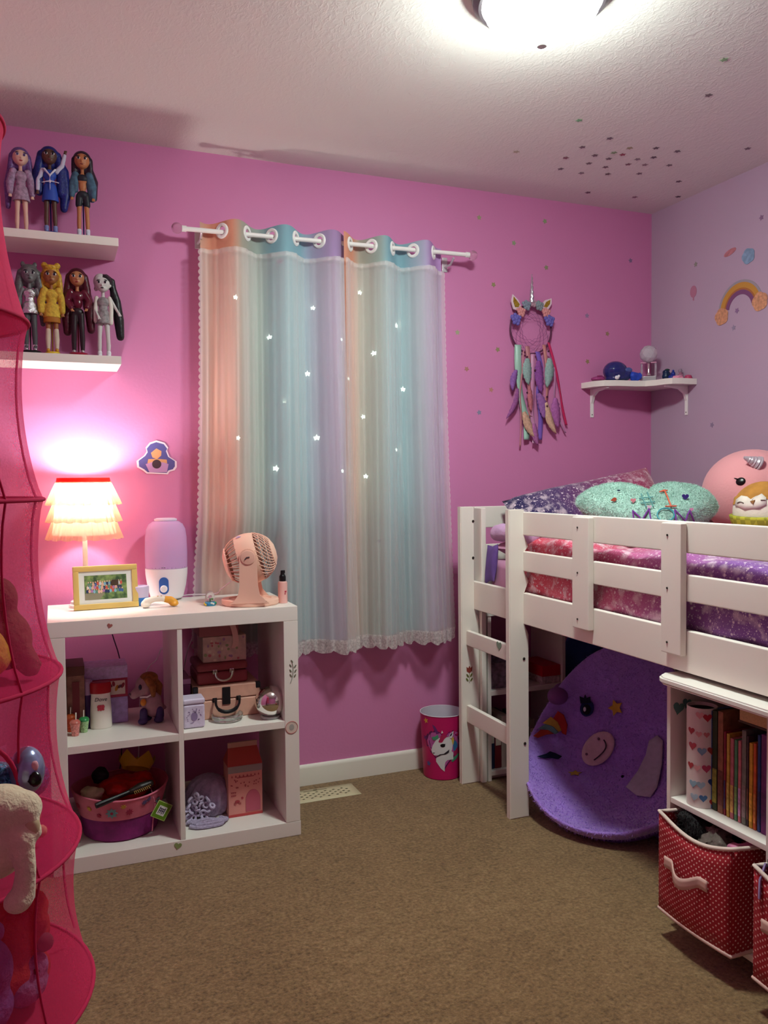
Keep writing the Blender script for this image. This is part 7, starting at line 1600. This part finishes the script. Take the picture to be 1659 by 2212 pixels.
# stickers on the cube shelf front
def front(x, y): return px(x, y, 'y', KY0-.0006)
stick('heart_sticker', 'small red heart sticker on the top edge of the cube shelf', heart(.0085), front(237, 1352), NB @ Matrix.Rotation(R(-18), 4, 'Z'), '#a8645c')
stick('heart_sticker', 'pale green heart sticker on the bottom edge of the cube shelf', heart(.013), front(384, 1828), NB @ Matrix.Rotation(R(-15), 4, 'Z'), '#8f9f66')
t = thing('leaf_sticker', 'grey green leaf sprig sticker on the right side of the cube shelf', 'sticker', front(631, 1450))
b = BM(); tube(b, [(-.006, -.0006, -.040), (.002, -.0006, -.015), (.004, -.0006, .012), (.0, -.0006, .030)], .0009, 5); obj('stem', b, mat('#6a6a58', .6), t)
for i, (u, w_) in enumerate(((-.010, .016), (.012, .012), (-.010, -.002), (.013, -.004), (-.003, .030), (.010, -.020), (-.009, -.018))):
    b = BM(); prism(b, oval(.0022, .0062, 10), 0, .0008, Matrix.Translation((u*.75+.002, 0, w_+.004)) @ NB @ Matrix.Rotation(.6 if u < 0 else -.6, 4, 'Z')); obj('leaf', b, mat('#6e705c', .6), t)
t = thing('round_sticker', 'round white sticker with a pink ring on the cube shelf side', 'sticker', front(630, 1571))
b = BM(); prism(b, oval(.0225, .0225, 28), 0, .0006, NB); obj('disc', b, mat('#d8c4b8', .5), t)
b = BM(); tube(b, [(.0205*math.cos(2*PI*i/36), -.0007, .0205*math.sin(2*PI*i/36)) for i in range(36)], .0011, 5, closed=True); obj('pink_ring', b, mat('#c8807c', .5), t)
b = BM(); prism(b, oval(.009, .011, 14), .0006, .0010, NB); obj('grey_print', b, mat('#a8a29c', .5), t)
# stickers on the bed
q = px(1014, 1456, 'y', -.2501); t = thing('flower_sticker', 'red tulip sticker on the far ladder post', 'sticker', q)
b = BM(); prism(b, [(-.012, .012), (-.013, .030), (-.005, .024), (0, .033), (.005, .024), (.013, .030), (.012, .012), (0, .004)][::-1], 0, .0006, NB); obj('bloom', b, mat('#8c3a30', .6), t)
b = BM(); prism(b, [(-.001, -.036), (.001, -.036), (.001, .005), (-.001, .005)], 0, .0005, NB); obj('stem', b, mat('#7a6a3c', .6), t)
for u, w_, a in ((-.008, -.006, .6), (.008, -.005, -.6), (-.010, -.022, .6), (.009, -.023, -.6)):
    b = BM(); prism(b, oval(.0035, .0085, 10), 0, .0006, Matrix.Translation((u, 0, w_)) @ NB @ Matrix.Rotation(a, 4, 'Z')); obj('leaf', b, mat('#6a6a34', .6), t)
stick('heart_sticker', 'grey green heart sticker on the upper ladder rung', heart(.020), px(1078, 1396, 'x', -1.1125), NR, '#869a86')
b = BM(); o_ = [(.012*math.cos(a), .010*math.sin(a)) for a in [2*PI*i/14 for i in range(14)]]

# ================================================================= floor register
p0, p1, p2 = Vector((-1.80, -.183, 0)), Vector((-1.532, -.183, 0)), Vector((-1.538, -.058, 0))
t = thing('floor_vent', 'cream metal floor register in the carpet by the baseboard', 'vent', (-1.72, -.12, 0))
b = BM(); VX0, VX1, VY0, VY1 = -1.90, -1.535, -.183, -.060
cols_, rows_ = 18, 5; hx0, hx1, hy0, hy1 = VX0+.03, VX1-.030, VY0+.022, VY1-.034
xs = [VX0, hx0]+[hx0+(hx1-hx0)*(i+f)/cols_ for i in range(cols_) for f in (.25, .8)]+[hx1, VX1]; ys = [VY0, hy0]+[hy0+(hy1-hy0)*(j+f)/rows_ for j in range(rows_) for f in (.2, .75)]+[hy1, VY1]
V_ = {}
for i, x in enumerate(xs):
    for j, y in enumerate(ys): V_[i, j] = b.verts.new((x, y, .004 if 0 < i < len(xs)-1 and 0 < j < len(ys)-1 else .0012))
for i in range(len(xs)-1):
    for j in range(len(ys)-1):
        ci, cj = (i-2), (j-2)
        if ci >= 0 and cj >= 0 and ci < 2*cols_-1 and cj < 2*rows_-1 and ci % 2 == 0 and cj % 2 == 0 and (ci//2+cj//2) % 2 == 0: continue
        b.faces.new((V_[i, j], V_[i+1, j], V_[i+1, j+1], V_[i, j+1]))
o = obj('perforated_plate', b, mat('#c9bc98', .5), t, True, sharp=60); sd = o.modifiers.new('t', 'SOLIDIFY'); sd.thickness = .0012
b = BM(); box(b, VX0+.01, VX1-.01, VY0+.008, VY1-.008, .0004, .0010); obj('duct_shade', b, mat('#2a2420', .9), t, True)  # flat dark sheet below the holes, painted in place of the shade there
b = BM(); box(b, VX0+.20, VX0+.215, VY1-.026, VY1-.020, .004, .008, .001); box(b, VX0+.16, VX0+.255, VY1-.0245, VY1-.0215, .0035, .0045, 0); obj('damper_lever', b, mat('#8a7f66', .5), t, True)

# ================================================================= unicorn waste bin
tc_ = Vector((-1.152, -.108, 0)); TH = .262; RB, RT_ = .078, .090
t = thing('waste_bin', 'hot pink round waste bin printed with a white unicorn beside the bed', 'waste bin', tc_)
m_hp = mat('#c01a62', .35, var=(5, .06)); m_in = mat('#cfc6d2', .4)
b = BM(); lathe(b, [(0, 0), (RB-.003, 0), (RB, .003), (RT_, TH), (RT_-.0015, TH)], 56); bi = obj('bin_wall', b, m_hp, t)
b = BM(); lathe(b, [(RT_-.0015, TH), (RB-.002, .005), (0, .005)], 56); obj('white_lining', b, m_in, t)
b = BM(); tube(b, [((RT_)*math.cos(2*PI*i/56), (RT_)*math.sin(2*PI*i/56), TH) for i in range(56)], .0018, 6, closed=True); obj('rim', b, m_in, t)
fa = math.atan2(CAM.y-tc_.y, CAM.x-tc_.x)
def bp(u, v, e):          # photo crop coordinates (0..1548, 0..2212 of the bin view) -> bin surface
    x, y = 880+u/11.06, 1500+v/11.06
    z_ = (1683-y)/133*TH*.985+.004; z_ = max(.004, min(TH-.004, z_)); r = RB+(RT_-RB)*z_/TH; s_ = max(-.97, min(.97, (x-952)/(52*(r/RT_)))); a = fa+math.asin(s_)
    return Vector(((r+e)*math.cos(a), (r+e)*math.sin(a), z_))
def prnt(name, pts, c_, lay):
    b = BM(); n = len(pts); cu = sum(p[0] for p in pts)/n; cv = sum(p[1] for p in pts)/n; K = 5; vs = []
    for k in range(K+1):
        f = 1-k/K
        vs += [bp(cu+(u-cu)*f, cv+(v-cv)*f, .0004+.00025*lay) for u, v in pts]
    add(b, vs, [(k*n+i, k*n+(i+1) % n, (k+1)*n+(i+1) % n, (k+1)*n+i) for k in range(K) for i in range(n)]); bmesh.ops.remove_doubles(b, verts=b.verts, dist=1e-6)
    o = obj(name, b, mat(c_, .4), bi, sharp=80); return o
def hrt(cu, cv, w_, h_, n=28): return [(cu+x*w_, cv-y*h_) for x, y in heart(1, n)]
prnt('dark_heart', hrt(850, 1330, 510, 560), '#5a1450', 0); prnt('lilac_heart', hrt(850, 1320, 460, 510), '#b85aa0', 1)
prnt('mane_blue', [(1080, 1110), (1150, 1140), (1190, 1230), (1180, 1330), (1120, 1400), (1080, 1350), (1070, 1220)], '#3a72a4', 2)
prnt('mane_yellow', [(1010, 1090), (1080, 1020), (1100, 1110), (1080, 1220), (1030, 1160)], '#d0ae4e', 3)
prnt('mane_rose', [(1090, 1380), (1180, 1290), (1215, 1400), (1160, 1480), (1100, 1500)], '#a8285c', 3)
prnt('mane_green', [(1020, 1600), (1080, 1520), (1200, 1440), (1230, 1480), (1150, 1570), (1060, 1620)], '#4a9474', 4)
prnt('horn', [(545, 740), (620, 780), (720, 940), (650, 960), (590, 860)], '#6a2a6c', 2)
prnt('neck', [(880, 1420), (1000, 1330), (1075, 1400), (1075, 1560), (960, 1540), (880, 1600), (850, 1680), (855, 1830), (760, 1760), (640, 1600), (640, 1520), (740, 1440)], '#d6d6d8', 5)
prnt('head', [(525, 1330), (560, 1220), (640, 1100), (720, 1040), (850, 1020), (960, 1020), (1030, 1090), (1060, 1220), (1040, 1340), (960, 1400), (840, 1410), (700, 1450), (600, 1460), (540, 1410)], '#dcdcde', 6)
prnt('ear', [(955, 1030), (990, 950), (1080, 890), (1075, 980), (1030, 1060)], '#dcdcde', 7); prnt('inner_ear', [(970, 1020), (1000, 960), (1055, 920), (1040, 985)], '#4a2a4c', 8)
prnt('forelock_rose', [(700, 1130), (740, 1050), (760, 980), (860, 960), (930, 1000), (850, 1060), (800, 1140), (740, 1150)], '#b02858', 8)
prnt('forelock_green', [(530, 1040), (620, 1010), (690, 960), (710, 1040), (640, 1090), (580, 1110)], '#4a9a76', 8)
prnt('forelock_white', [(770, 930), (795, 860), (825, 920)], '#e0e0dc', 8)
prnt('eye', [(750+60+62*math.cos(2*PI*i/16), 1215+42*math.sin(2*PI*i/16)) for i in range(16)], '#141016', 9); prnt('eyelash', [(740, 1200), (800, 1175), (890, 1175), (860, 1195), (800, 1190)], '#141016', 9)
prnt('jaw_line', [(640, 1480), (740, 1420), (860, 1405), (940, 1370), (975, 1310), (960, 1385), (880, 1425), (750, 1440), (660, 1490)], '#2a2430', 9)
prnt('nostril', [(540, 1400), (600, 1395), (620, 1385), (590, 1420)], '#2a2430', 9)
prnt('yellow_star', [(385+x*62, 680-y*75) for x, y in star(1, .45, 5, 1.9)], '#d8a83c', 2)
prnt('purple_star', [(370+x*60, 1090-y*70) for x, y in star(1, .45, 5, 1.2)], '#6a1a70', 2)
prnt('blue_star', [(450+x*60, 1680-y*75) for x, y in star(1, .5, 5, 1.5)], '#5a5a94', 2)
